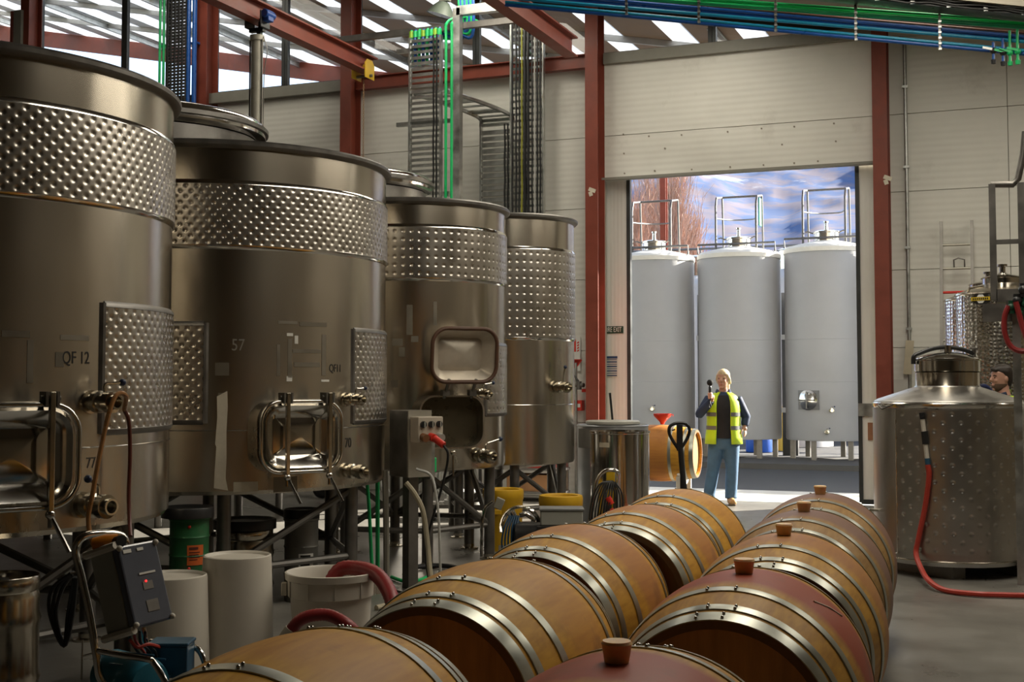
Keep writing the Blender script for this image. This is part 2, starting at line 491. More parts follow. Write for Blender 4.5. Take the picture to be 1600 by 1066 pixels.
# sliding door leaves standing open
def leaf(n, x0, x1, edge_left):
    m = MB(); m.box(((x0 + x1) / 2, WY + 0.23, 2.17), (x1 - x0, 0.05, 4.24))
    o = struct(m.build('door_%d' % n, PANELV, smooth=0))
    e = MB(); xe = x0 if edge_left else x1
    e.box((xe, WY + 0.23, 2.17), (0.05, 0.075, 4.26)); e.build('edge_channel', DARKALU, o, smooth=0)
    b = MB(); b.box(((x0 + x1) / 2, WY + 0.23, 0.05), (x1 - x0, 0.07, 0.06)); b.build('bottom_rail', DARKALU, o, smooth=0)
    return o
dl = leaf(1, -6.6, DX0, False); dr = leaf(2, DX1, -0.5, True)
m = MB(); m.box((DX1 + 0.13, WY + 0.19, 1.20), (0.3, 0.03, 0.16)); m.cyl((DX1 + 0.2, WY + 0.17, 1.2), (DX1 + 0.2, WY + 0.2, 1.2), 0.02); m.build('hinge_bracket', GALV, dr)
m = MB(); m.box((DX1 + 0.14, WY + 0.197, 0.93), (0.1, 0.012, 0.22)); m.build('rust_patch', mat('rust', (0.28, 0.13, 0.07), 0.8), dr)
# side, rear walls and roof
for n, c, s in (('wall_left', (XL - 0.05, 5.2, 5), (0.1, 22.6, 10)), ('wall_right', (XR + 0.05, 5.2, 3), (0.1, 22.6, 6)), ('wall_rear', ((XL + XR) / 2, YR - 0.05, 5), (XR - XL, 0.1, 10))):
    m = MB(); m.box(c, s)
    struct(m.build(n, mat('warm_wall_paint', (0.19, 0.15, 0.095), 0.6, 0, 0.06), smooth=0))
th = math.atan(ROOF_SLOPE)
def roof_slab(x0, x1, y0, y1, dz, t, mt, name, parent=None):
    m = MB()
    vs_ = []
    for z in (dz, dz + t):
        for x, y in ((x0, y0), (x1, y0), (x1, y1), (x0, y1)):
            vs_.append((x, y, roof_z(x) + z))
    m.add(vs_, [(0, 3, 2, 1), (4, 5, 6, 7), (0, 1, 5, 4), (1, 2, 6, 5), (2, 3, 7, 6), (3, 0, 4, 7)])
    return m.build(name, mt, parent, smooth=0)
ceiling = struct(roof_slab(XL - 0.1, XR + 0.1, YR - 0.1, WY + 0.1, 0.0, 0.1, CEIL, 'ceiling'))
for x, y, w, l, p in SKYLIGHTS:
    roof_slab(x - w / 2, x + w / 2, y - l / 2, y + l / 2, -0.04, 0.03, SKYSHEET, 'skylight_sheet', ceiling)

# canopy outside, carried on from the roof
can = thing('canopy_roof', 'outdoor canopy with pale roof strips and red fascia seen through the clerestory', 'roof', (0, 0, 0))
CY0, CY1 = WY + 0.12, 24.0
PLY = mat('brown_soffit', (0.24, 0.16, 0.105), 0.7, 0, 0.12, 3)
CORR = ribbed(mat('corrugated_iron', (0.72, 0.74, 0.74), 0.42, 0.35, 0.12, 2.0), 2.6, 0.8, 0.03, 'X')
STRIP = mat('clear_roof_sheet', (0.88, 0.92, 0.95), 0.4, 0, 0.03)
_n = STRIP.node_tree.nodes; _l = STRIP.node_tree.links      # daylight passes through these sheets
_tr = _n.new('ShaderNodeBsdfTranslucent'); _tr.inputs[0].default_value = (0.95, 0.97, 1.0, 1)
_mx = _n.new('ShaderNodeMixShader'); _mx.inputs[0].default_value = 0.5
_l.new(_n['Principled BSDF'].outputs[0], _mx.inputs[1]); _l.new(_tr.outputs[0], _mx.inputs[2]); _l.new(_mx.outputs[0], _n['Material Output'].inputs[0])
x = -26.0
while x < -1.6:
    left = x < -13.0
    ws, wp = (0.72, 0.50) if left else (0.42, 0.75)
    roof_slab(x, x + wp, CY0, CY1, 0.0, 0.03, CORR if left else PLY, 'soffit_sheet', can)
    roof_slab(x + wp, x + wp + ws, CY0, CY1, 0.0, 0.01, STRIP, 'roof_strip', can)
    x += ws + wp
XC1 = x
for y in (18.2, 20.1, 22.0):
    m = MB(); m.beam((-26, y, roof_z(-26) - 0.05), (XC1, y, roof_z(XC1) - 0.05), 0.06, 0.09); m.build('purlin', mat('purlin_steel', (0.42, 0.40, 0.37), 0.5, 0.4), can, smooth=0)
m = MB(); m.beam((-26, CY1 - 0.05, roof_z(-26) - 0.2), (XC1, CY1 - 0.05, roof_z(XC1) - 0.2), 0.1, 0.36); m.build('fascia', REDSTEEL, can, smooth=0)
for x in np.arange(-25.5, XC1, 3.6):
    m = MB(); m.ibeam((x, CY0 + 0.1, roof_z(x) - 0.09), (x, CY1 - 0.1, roof_z(x) - 0.09), 0.05, 0.12); m.build('joist', GALV, can, smooth=0)
for x in (-25.0, XC1 - 0.15):
    m = MB(); m.box((x, CY1 - 0.05, (roof_z(x) - 0.35) / 2), (0.2, 0.2, roof_z(x) - 0.35)); m.build('post', REDSTEEL, can, smooth=0)
# ================================================================== stainless tanks
def dimple_mesh(r, a0, a1, z0, z1, du, dv, stag, depth=0.0048, rad=0.0125, ku=13, kv=8):
    """pressed dimple sheet wrapped on a cylinder; one dent per lattice point"""
    nu = max(int(round(abs(a1 - a0) * r / du)), 1); nv = max(int(round((z1 - z0) / dv)), 1)
    NU, NV = nu * ku, nv * kv
    U, V = np.meshgrid(np.linspace(0, nu, NU + 1), np.linspace(0, nv, NV + 1))
    row = np.floor(V); off = np.where((row % 2 == 1) & stag, 0.5, 0.0)
    best = np.full(U.shape, 9.0)
    for dr in (-1, 0, 1):
        rw = row + dr
        of = np.where((np.mod(rw, 2) == 1) & stag, 0.5, 0.0)
        cu = np.floor(U - of) + 0.5 + of
        for dc in (-1, 0, 1):
            d = np.sqrt(((U - cu - dc) * du) ** 2 + ((V - rw - 0.5) * dv) ** 2)
            best = np.minimum(best, d)
    h = -depth * np.exp(-(best / rad) ** 3)
    A = a0 + (a1 - a0) * U / nu
    X = (r + h) * np.cos(A); Y = (r + h) * np.sin(A); Z = z0 + (z1 - z0) * V / nv
    verts = np.stack([X, Y, Z], -1).reshape(-1, 3)
    i = np.arange(NV)[:, None] * (NU + 1) + np.arange(NU)[None, :]
    faces = np.stack([i, i + 1, i + NU + 2, i + NU + 1], -1).reshape(-1, 4)
    me = bpy.data.meshes.new('dimple_jacket')
    me.vertices.add(len(verts)); me.vertices.foreach_set('co', verts.ravel())
    me.loops.add(faces.size); me.loops.foreach_set('vertex_index', faces.ravel().astype(np.int32))
    me.polygons.add(len(faces)); me.polygons.foreach_set('loop_start', np.arange(0, faces.size, 4, dtype=np.int32))
    me.update(calc_edges=True); me.validate()
    return me

def frame_at(a):
    """rotation about z that turns local -y to the outward direction a"""
    return a + PI / 2

def on_wall(r, a, z, out=0.0):
    return ((r + out) * math.cos(a), (r + out) * math.sin(a), z)

def rrect(w, h, rad, n=6):
    pts = []
    for cx, cz, a0 in ((w / 2 - rad, h / 2 - rad, 0), (-w / 2 + rad, h / 2 - rad, 90), (-w / 2 + rad, -h / 2 + rad, 180), (w / 2 - rad, -h / 2 + rad, 270)):
        for k in range(n + 1):
            a = R(a0 + 90 * k / n)
            pts.append((cx + rad * math.cos(a), cz + rad * math.sin(a)))
    return pts

def ringloft(m, rings):
    """rings: list of lists of 3d points, equal count, joined in order"""
    n = len(rings[0]); vs_ = [p for r_ in rings for p in r_]; fs_ = []
    for i in range(len(rings) - 1):
        for k in range(n):
            k2 = (k + 1) % n
            fs_.append((i * n + k, i * n + k2, (i + 1) * n + k2, (i + 1) * n + k))
    m.add(vs_, fs_)

def hatch_door(parent, w, h, loc, rz, tilt=0.0, name='hatch_door', inside=False):
    """pressed rectangular manway door with pyramid centre; faces local -y"""
    rad = 0.13 * w / 0.6
    sgn = 1 if inside else -1
    m = MB()
    o1 = [(x, 0, z) for x, z in rrect(w, h, rad)]; o2 = [(x, sgn * 0.045, z) for x, z in rrect(w * .93, h * .92, rad * .9)]
    o3 = [(x, sgn * 0.02, z) for x, z in rrect(w * .80, h * .76, rad * .6)]; o4 = [(x, sgn * -0.03, z) for x, z in rrect(w * .62, h * .55, rad * .12)]
    ringloft(m, [o1, o2, o3, o4] if not inside else [o1, [(x, 0.01, z) for x, z in rrect(w * .95, h * .94, rad)], [(x, 0.11, z) for x, z in rrect(w * .66, h * .60, rad * .3)]])
    q = rrect(w * .62, h * .55, rad * .12) if not inside else rrect(w * .66, h * .60, rad * .3)
    yb = sgn * -0.03 if not inside else 0.11
    n = len(m.v)
    m.v.extend([(x, yb, z) for x, z in q]); m.v.append((0, yb + (-0.05 if not inside else -0.085), 0))
    for k in range(len(q)):
        m.f.append((n + k, n + (k + 1) % len(q), n + len(q)))
    o = m.build(name, STEEL_P if not inside else mat('dull_hatch_steel', (0.60, 0.54, 0.45), 0.42, 0.55), parent, loc, rz, smooth=25)
    o.rotation_euler = (tilt, 0, rz)
    return o

def bolt_valve(parent, r, a, z, s=1.0, lever=None, name='outlet_valve'):
    m = MB()
    prof = [(0.001, -0.02), (0.055, -0.02), (0.055, 0.012), (0.036, 0.014), (0.036, 0.045), (0.052, 0.047), (0.052, 0.075), (0.040, 0.08), (0.040, 0.12),
            (0.050, 0.122), (0.050, 0.16), (0.034, 0.162), (0.034, 0.185), (0.026, 0.185), (0.026, 0.15), (0.001, 0.15)]
    T = Matrix.Rotation(R(90), 4, 'X')
    m.lathe([(p * s, q * s) for p, q in prof], 20, T)
    v = m.build(name, STEEL_F, parent, on_wall(r, a, z), frame_at(a))
    if lever:
        h = MB(); lx, lz = lever
        h.tube(spline([(0, -0.10 * s, 0.03 * s), (0.0, -0.10 * s, 0.08 * s), (lx * 0.5, -0.105 * s, 0.085 * s + lz * .6), (lx, -0.11 * s, 0.09 * s + lz)], 4), 0.007 * s, 6)
        h.build('lever', STEEL_F, v)
        b = MB(); b.ball((lx, -0.11 * s, 0.09 * s + lz), 0.017 * s); b.build('lever_knob', mat('navy_knob', (0.01, 0.02, 0.06), 0.35), v)
    return v

def fermenter(label, cx, cy, r, z0, z1, bands, du, dv, stag, panels=(), seam=None, nleg=6, leg0=0.0):
    t = thing('fermentation_tank', label, 'tank', (cx, cy, 0), group='row of stainless fermentation tanks')
    ca = math.atan2(-cy, -cx)
    m = MB(); m.lathe([(0.02, z0 - 0.10), (r * .9, z0 - 0.02), (r * .985, z0 - 0.01), (r, z0 + 0.015), (r, z1), (r - 0.006, z1), (r - 0.006, z1 - 0.25), (0.02, z1 - 0.2)], 128)
    m.build('shell', STEEL, t, smooth=35)
    m = MB(); m.lathe([(r - 0.01, z1 - 0.035), (r + 0.02, z1 - 0.03), (r + 0.04, z1 - 0.012), (r + 0.042, z1 + 0.008), (r + 0.028, z1 + 0.022), (r - 0.03, z1 + 0.022), (r - 0.03, z1 + 0.004), (r - 0.006, z1)], 128)
    m.build('rim', STEEL_K, t)
    for zz in (seam or []):
        m = MB(); m.lathe([(r - 0.002, zz - 0.006), (r + 0.004, zz), (r - 0.002, zz + 0.006)], 128); m.build('weld_seam', STEEL_P, t)
    for b0, b1 in bands:
        me = dimple_mesh(r + 0.014, ca - R(108), ca + R(108), b0, b1, du, dv, stag, kv=8 if dv < 0.05 else 14)
        link_mesh('dimple_jacket', me, STEEL_D, t, smooth=0).data.polygons.foreach_set('use_smooth', [True] * len(me.polygons))
        for zz, s in ((b0, -1), (b1, 1)):
            m = MB(); m.lathe([(r, zz + s * 0.028), (r + 0.012, zz + s * 0.012), (r + 0.015, zz), (r + 0.010, zz - s * 0.006)], 96, None, ca - R(118), ca + R(118)); m.build('jacket_edge', STEEL_P, t)
    for a0, a1, b0, b1 in panels:
        me = dimple_mesh(r + 0.014, a0, a1, b0, b1, du, dv, stag, kv=8 if dv < 0.05 else 14)
        link_mesh('dimple_panel', me, STEEL_D, t, smooth=0).data.polygons.foreach_set('use_smooth', [True] * len(me.polygons))
        m = MB()
        n = 24
        for zz, s in ((b0, -1), (b1, 1)):
            m.lathe([(r, zz + s * 0.03), (r + 0.013, zz + s * 0.016), (r + 0.016, zz), (r + 0.008, zz - s * 0.008)], n, None, a0, a1)
        for aa, s in ((a0, -1), (a1, 1)):
            e = s * 0.03 / r
            rows = []
            for rr_, ae in ((r, e), (r + 0.013, e * .5), (r + 0.016, 0), (r + 0.008, -e * .3)):
                rows.append([(rr_ * math.cos(aa + ae), rr_ * math.sin(aa + ae), z) for z in (b0 - 0.02, b1 + 0.02)])
            for i in range(3):
                m.add([rows[i][0], rows[i][1], rows[i + 1][1], rows[i + 1][0]], [(0, 1, 2, 3)])
        m.build('panel_edge', STEEL_K, t)
    lr = r * 0.86
    feet = []
    for k in range(nleg):
        a = leg0 + 2 * PI * k / nleg
        x, y = lr * math.cos(a), lr * math.sin(a)
        feet.append((x, y))
        m = MB(); m.cyl((x, y, 0.012), (x, y, z0 + 0.02), 0.047, seg=16); lg = m.build('leg', STEEL_K, t)
        m = MB(); m.lathe([(0.001, 0.0), (0.085, 0.0), (0.085, 0.012), (0.05, 0.02), (0.05, 0.045), (0.001, 0.045)], 16, Matrix.Translation((x, y, 0))); m.build('foot', STEEL_F, lg)
    for k in range(nleg):
        (xa, ya), (xb, yb) = feet[k], feet[(k + 1) % nleg]
        m = MB(); m.cyl((xa, ya, 0.30), (xb, yb, 0.30), 0.024, seg=8); m.build('tie_bar', STEEL_K, t)
        m = MB(); m.cyl((xa, ya, 0.30 if k % 2 else z0 - 0.05), (xb, yb, z0 - 0.05 if k % 2 else 0.30), 0.026, seg=8); m.build('brace', STEEL_K, t)
    return t

def zs(pts, cx, cy, r):
    return sum(surf(px, py, cx, cy, r)[1] for px, py in pts) / len(pts)

def label_plate(t, r, px, py, w, h, cxy, mt, name='label_plate', out=0.004):
    a, z = surf(px, py, cxy[0], cxy[1], r)
    da = w / r / 2
    m = MB(); m.lathe([(r, z - h / 2), (r + 0.0018, z - h / 2), (r + 0.0018, z + h / 2), (r, z + h / 2)], 8, None, a - da, a + da); return m.build(name, mt, t, smooth=30)

# ---- the nearest tank, lettered QF 12
A = (-5.48, 5.20); rA = 1.25
zb1 = zs([(30, 161), (150, 184), (240, 210)], *A, rA); zb0 = zs([(30, 300), (150, 315), (240, 335)], *A, rA)
aL = surf(161, 560, *A, rA)[0]; zp1 = surf(170, 480, *A, rA)[1]; zp0 = surf(170, 671, *A, rA)[1]
zt = zs([(100, 87), (200, 114)], *A, rA + 0.04); zbt = zs([(120, 828), (200, 818)], *A, rA)
zseam = surf(180, 697, *A, rA)[1]
TA = fermenter('largest and nearest stainless tank lettered QF 12 at the left edge', *A, rA, zbt, zt, [(zb0, zb1)], 0.071, 0.034, True, [(aL, aL + R(62), zp0, zp1)], [zseam], 6, R(20))
# ---- second tank, lettered QF11
B = (-5.64, 8.05); rB = 1.25
zb1 = zs([(400, 287), (535, 307)], *B, rB); zb0 = zs([(400, 383), (535, 396)], *B, rB)
zt = zs([(400, 224), (520, 240)], *B, rB + 0.04); zbt = zs([(350, 772), (480, 766)], *B, rB)
aR = surf(552, 600, *B, rB)[0]; zp1 = surf(560, 519, *B, rB)[1]; zp0 = surf(560, 657, *B, rB)[1]
aL2 = surf(318, 600, *B, rB)[0]; zq1 = surf(310, 509, *B, rB)[1]; zq0 = surf(310, 657, *B, rB)[1]
zseamB = surf(350, 673, *B, rB)[1]
TB = fermenter('second stainless tank lettered QF11 with closed hatch and pale tape strip', *B, rB, zbt, zt, [(zb0, zb1)], 0.071, 0.037, True, [(aR, aR + R(60), zp0, zp1), (aL2 - R(35), aL2, zq0, zq1)], [zseamB], 6, R(8))
# ---- third tank with the open hatch
C = (-5.16, 10.32); rC = 0.85
zb1 = zs([(640, 353), (704, 358)], *C, rC); zb0 = zs([(640, 432), (721, 437)], *C, rC)
zt = zs([(650, 310), (720, 316)], *C, rC + 0.04); zbt = zs([(680, 734), (740, 731)], *C, rC)
aR = surf(759, 600, *C, rC)[0]; zp1 = surf(765, 540, *C, rC)[1]; zp0 = surf(765, 646, *C, rC)[1]
zseamC = surf(640, 700, *C, rC)[1]
TC = fermenter('third stainless tank with its hatch door swung open upwards', *C, rC, zbt, zt, [(zb0, zb1)], 0.070, 0.073, False, [(aR, aR + R(60), zp0, zp1)], [], 6, R(-52))
# ---- fourth tank
D = (-5.02, 12.24); rD = 0.70
zb1 = zs([(800, 388), (860, 392)], *D, rD); zb0 = zs([(800, 527), (860, 528)], *D, rD)
zt = zs([(810, 334), (860, 339)], *D, rD + 0.04); zbt = zs([(810, 727), (860, 723)], *D, rD)
zseamD = surf(840, 633, *D, rD)[1]
TD = fermenter('slimmest and farthest stainless tank with tall dimple jacket near the doorway', *D, rD, zbt, zt, [(zb0, zb1)], 0.070, 0.080, False, [], [zseamD], 6, R(-60))

# lids hoisted over a second row standing behind
def rear_tank(label, cx, cy, r, z1):
    t = thing('covered_tank', label, 'tank', (cx, cy, 0), group='tanks of the rear row')
    m = MB(); m.lathe([(0.02, 0.65), (r * .95, 0.7), (r * .93, 0.72), (r * .93, z1 - 0.1), (0.02, z1 - 0.1)], 64); m.build('shell', STEEL_K, t)
    m = MB(); m.lathe([(0.02, z1 - 0.09), (r - 0.06, z1 - 0.09), (r, z1 - 0.06), (r + 0.01, z1), (r, z1 + 0.05), (r - 0.03, z1 + 0.08), (r - 0.15, z1 + 0.12), (0.02, z1 + 0.2)], 96); lid = m.build('lid', STEEL_P, t)
    m = MB(); m.lathe([(r + 0.004, z1 - 0.03), (r + 0.03, z1 - 0.02), (r + 0.03, z1 + 0.02), (r + 0.004, z1 + 0.03)], 96); m.build('lid_seal', STEEL_K, lid)
    for k in range(4):
        a = k * PI / 2 + 0.5
        m = MB(); m.cyl((r * .8 * math.cos(a), r * .8 * math.sin(a), 0), (r * .8 * math.cos(a), r * .8 * math.sin(a), 0.70), 0.045, seg=12); m.build('leg', STEEL_K, t)
rear_tank('large round steel lid showing above and behind the QF11 tank', -8.2, 10.5, 1.15, 4.08)
rear_tank('smaller round steel lid showing between the second and third tanks', -7.62, 13.55, 1.0, 3.92)

# ---- hatches
def closed_hatch(t, c, r, px, py, w, h, bars, out=0.10):
    a, z = surf(px, py, c[0], c[1], r)
    rz = frame_at(a); loc = on_wall(r, a, z)
    m = MB()
    rad = 0.14
    ringloft(m, [[(x, 0.08, zz) for x, zz in rrect(w * 1.02, h * 1.02, rad)], [(x, -out, zz) for x, zz in rrect(w * 1.02, h * 1.02, rad)], [(x, -out, zz) for x, zz in rrect(w * .94, h * .93, rad)], [(x, 0.05, zz) for x, zz in rrect(w * .94, h * .93, rad)]])
    neck = m.build('hatch_neck', STEEL_D, t, loc, rz, smooth=35)
    hatch_door(neck, w * .97, h * .96, (0, -out - 0.02, 0), 0)
    m = MB(); m.tube([(x, -out - 0.06, zz) for x, zz in rrect(w, h, rad * .95, 8)], 0.014, 10, closed=True); m.build('frame_tube', STEEL_P, neck)
    for bx in bars:
        m = MB(); m.box((bx, -out - 0.085, 0.02), (0.026, 0.03, h * 1.16)); m.build('clamp_bar', STEEL_F, neck, smooth=0, bevel=0.004)
        m = MB()
        for s in (-1, 1): m.box((bx + s * 0.026, -out - 0.05, h * .55), (0.012, 0.09, 0.07))
        m.cyl((bx - 0.045, -out - 0.06, h * .56), (bx + 0.045, -out - 0.06, h * .56), 0.013, seg=10); m.build('hinge_lug', STEEL_K, neck)
        m = MB(); m.cyl((bx, -out - 0.085, -h * .5), (bx, -out - 0.085, -h * .5 - 0.09), 0.011, seg=8); m.ball((bx, -out - 0.085, -h * .5 - 0.03), 0.024, 10, 6); m.cyl((bx, -out - 0.085, -h * .5 - 0.03), (bx + 0.07, -out - 0.14, -h * .5 - 0.20), 0.011, seg=8); m.build('screw_handle', STEEL_P, neck)
    return neck
closed_hatch(TA, A, rA, 2, 712, 0.60, 0.47, (0.165, -0.165))
closed_hatch(TB, B, rB, 455, 681, 0.58, 0.46, (-0.115, 0.19))
# open hatch on the third tank
a, z = surf(697, 659, *C, rC)
rz = frame_at(a)
wC, hC, oC = 0.58, 0.44, 0.14
m = MB()
ringloft(m, [[(x, 0.1, zz) for x, zz in rrect(wC, hC, .13)], [(x, -oC, zz) for x, zz in rrect(wC, hC, .13)], [(x, -oC, zz) for x, zz in rrect(wC * .95, hC * .94, .12)], [(x, 0.16, zz) for x, zz in rrect(wC * .95, hC * .94, .12)]])
neckC = m.build('hatch_neck', STEEL_D, TC, on_wall(rC, a, z), rz, smooth=35)
m = MB(); m.poly(rrect(wC * .95, hC * .94, .12), 0.004, Matrix.Translation((0, -0.02, 0))); m.build('dark_interior_plate', mat('dark_hatch_shade', (0.10, 0.085, 0.055), 0.3, 0.6), neckC, smooth=0)  # flat dark plate paints the shade inside the open tank
dC = hatch_door(neckC, wC * 1.0, hC * 1.02, (0.06, -oC - 0.12, hC * .5 + 0.33), 0, R(5), 'hatch_door', True)
m = MB(); m.tube([(x, 0.0, zz) for x, zz in rrect(wC * .99, hC * 1.0, .13, 8)], 0.017, 8, closed=True); m.build('door_gasket', mat('brown_gasket', (0.09, 0.04, 0.02), 0.6), dC)
for bx in (-0.07, 0.17):
    m = MB()
    m.tube(spline([(bx, -oC + 0.01, hC * .5 - 0.02), (bx, -oC - 0.04, hC * .5 + 0.05), (bx, -oC - 0.10, hC * .5 + 0.13)], 4), 0.015, 8)
    m.box((bx, -oC - 0.01, hC * .5 + 0.02), (0.06, 0.06, 0.05)); m.build('hinge_arm', STEEL_K, neckC)
m = MB(); m.cyl((-0.0, -oC - 0.02, -hC * .5 - 0.01), (0.0, -oC - 0.02, -hC * .5 - 0.22), 0.009, seg=8); m.ball((0, -oC - 0.02, -hC * .5 - 0.03), 0.025, 10, 6); m.build('screw_handle', STEEL_F, neckC)

# ---- valves
for t, c, r, px, py, s, lev, nm in ((TA, A, rA, 140, 628, 1.05, (0.10, 0.0), 'sample_valve'), (TA, A, rA, 128, 789, 1.15, (-0.07, 0.03), 'outlet_valve'),
                                    (TB, B, rB, 541, 624, 0.85, (0.09, 0.0), 'sample_valve'), (TB, B, rB, 540, 736, 1.0, None, 'outlet_valve'),
                                    (TC, C, rC, 744, 616, 0.95, (0.10, 0.01), 'sample_valve'), (TC, C, rC, 744, 712, 1.2, (0.16, 0.03), 'outlet_valve')):
    a, z = surf(px, py, *c, r)
    bolt_valve(t, r, a, z, s, lev, nm)
a, z = surf(896, 605, *D, rD)
bolt_valve(TD, rD, -0.42, z, 1.1, (0.02, 0.1), 'side_valve')

# ---- lettering, plates and tape
def wall_text(t, c, r, px, py, body, size, mt=BLACKPAINT, sx=0.8):
    a, z = surf(px, py, *c, r)
    o = text('lettering', body, size, mt, t, on_wall(r, a, z, 0.0012), frame_at(a), sx=sx)
    for v in o.data.vertices:      # follow the curve of the tank
        x = v.co.x * sx
        v.co.z -= r - r * math.cos(x / r)
    o['kind'] = 'stuff'
wall_text(TA, A, rA, 119, 560, 'QF 12', 0.085, sx=0.72)
wall_text(TA, A, rA, 142, 724, '77', 0.075, mat('faded_paint', (0.07, 0.06, 0.05), 0.6))
wall_text(TB, B, rB, 524, 576, 'QF11', 0.075, sx=0.68)
wall_text(TB, B, rB, 540, 693, '0 70', 0.095, sx=0.75)
wall_text(TB, B, rB, 372, 540, '57', 0.11, mat('chalk', (0.20, 0.185, 0.155), 0.7))
SMUDGE = mat('old_label_residue', (0.16, 0.14, 0.105), 0.6, 0.4)
SMUDGE2 = mat('dull_residue', (0.26, 0.235, 0.19), 0.5, 0.7)
label_plate(TA, rA, 93, 562, 0.045, 0.07, A, SMUDGE); label_plate(TA, rA, 108, 727, 0.075, 0.05, A, TAPE)
label_plate(TA, rA, 47, 565, 0.03, 0.20, A, SMUDGE2); label_plate(TA, rA, 25, 522, 0.13, 0.03, A, SMUDGE2); label_plate(TA, rA, 117, 528, 0.16, 0.025, A, SMUDGE2)
for px, py, w, h, mt in ((347, 577, .09, .085, SMUDGE), (348, 625, .06, .09, SMUDGE), (384, 761, .16, .065, TAPE), (446, 757, .17, .10, SMUDGE2), (490, 507, .22, .028, SMUDGE), (450, 504, .14, .02, SMUDGE2),
                         (453, 523, .045, .02, PAPER), (463, 531, .026, .055, PAPER), (452, 592, .04, .035, PAPER), (508, 595, .07, .014, PAPER), (435, 563, .022, .21, SMUDGE2), (453, 560, .03, .26, SMUDGE2), (506, 555, .035, .28, SMUDGE2), (480, 549, .22, .025, SMUDGE2), (480, 570, .2, .03, SMUDGE2)):
    label_plate(TB, rB, px, py, w, h, B, mt)
for px, py, w, h, mt in ((616, 600, .06, .06, SMUDGE), (621, 535, .09, .06, SMUDGE2), (628, 550, .05, .08, SMUDGE2), (648, 530, .06, .05, SMUDGE2), (680, 490, .03, .2, SMUDGE2), (640, 500, .05, .25, SMUDGE2)):
    label_plate(TC, rC, px, py, w, h, C, mt)
label_plate(TD, rD, 799, 495, .05, .045, D, PAPER)
# pale tape strip hanging on the second tank
a, z = surf(345, 694, *B, rB)
m = MB(); rnd = random.Random(3)
pts = [(-0.035, 0.36), (0.045, 0.40), (0.05, 0.28), (0.042, 0.1), (0.045, -0.1), (0.04, -0.26), (0.06, -0.35), (-0.05, -0.33), (-0.045, -0.2), (-0.035, -0.02), (-0.045, 0.0), (-0.03, 0.2)]
m.poly([(x * .82, zz * .86) for x, zz in pts], 0.012); m.build('tape_strip', TAPE, TB, on_wall(rB, a, z, 0.018), frame_at(a), smooth=0)

# sampling hose looped over the nearest tank's valve
va, vz = surf(140, 628, *A, rA); wa, wz = surf(128, 789, *A, rA)
def tp(px, py, out): # point standing off the near tank's wall
    a_, z_ = surf(px, py, *A, rA)
    q = on_wall(rA + out, a_, z_)
    return (A[0] + q[0], A[1] + q[1], z_)
m = MB(); m.tube(spline([tp(165, 640, .12), tp(152, 618, .19), tp(137, 617, .20), tp(126, 650, .20), tp(116, 710, .19), tp(108, 770, .18), tp(104, 810, .17), tp(106, 848, .20), tp(118, 872, .22)], 6), 0.0115, 8)
hs = tag(m.build('sampling_hose', ORANGEH), 'thin amber hose looped over the upper valve of the QF 12 tank', 'hose')
m = MB(); m.tube(spline([tp(165, 640, .12), tp(174, 660, .11), tp(178, 710, .10), tp(176, 770, .10), tp(170, 812, .13), tp(160, 835, .18)], 6), 0.010, 8); m.build('hose_end', mat('dark_red_hose', (0.12, 0.03, 0.02), 0.4), hs)
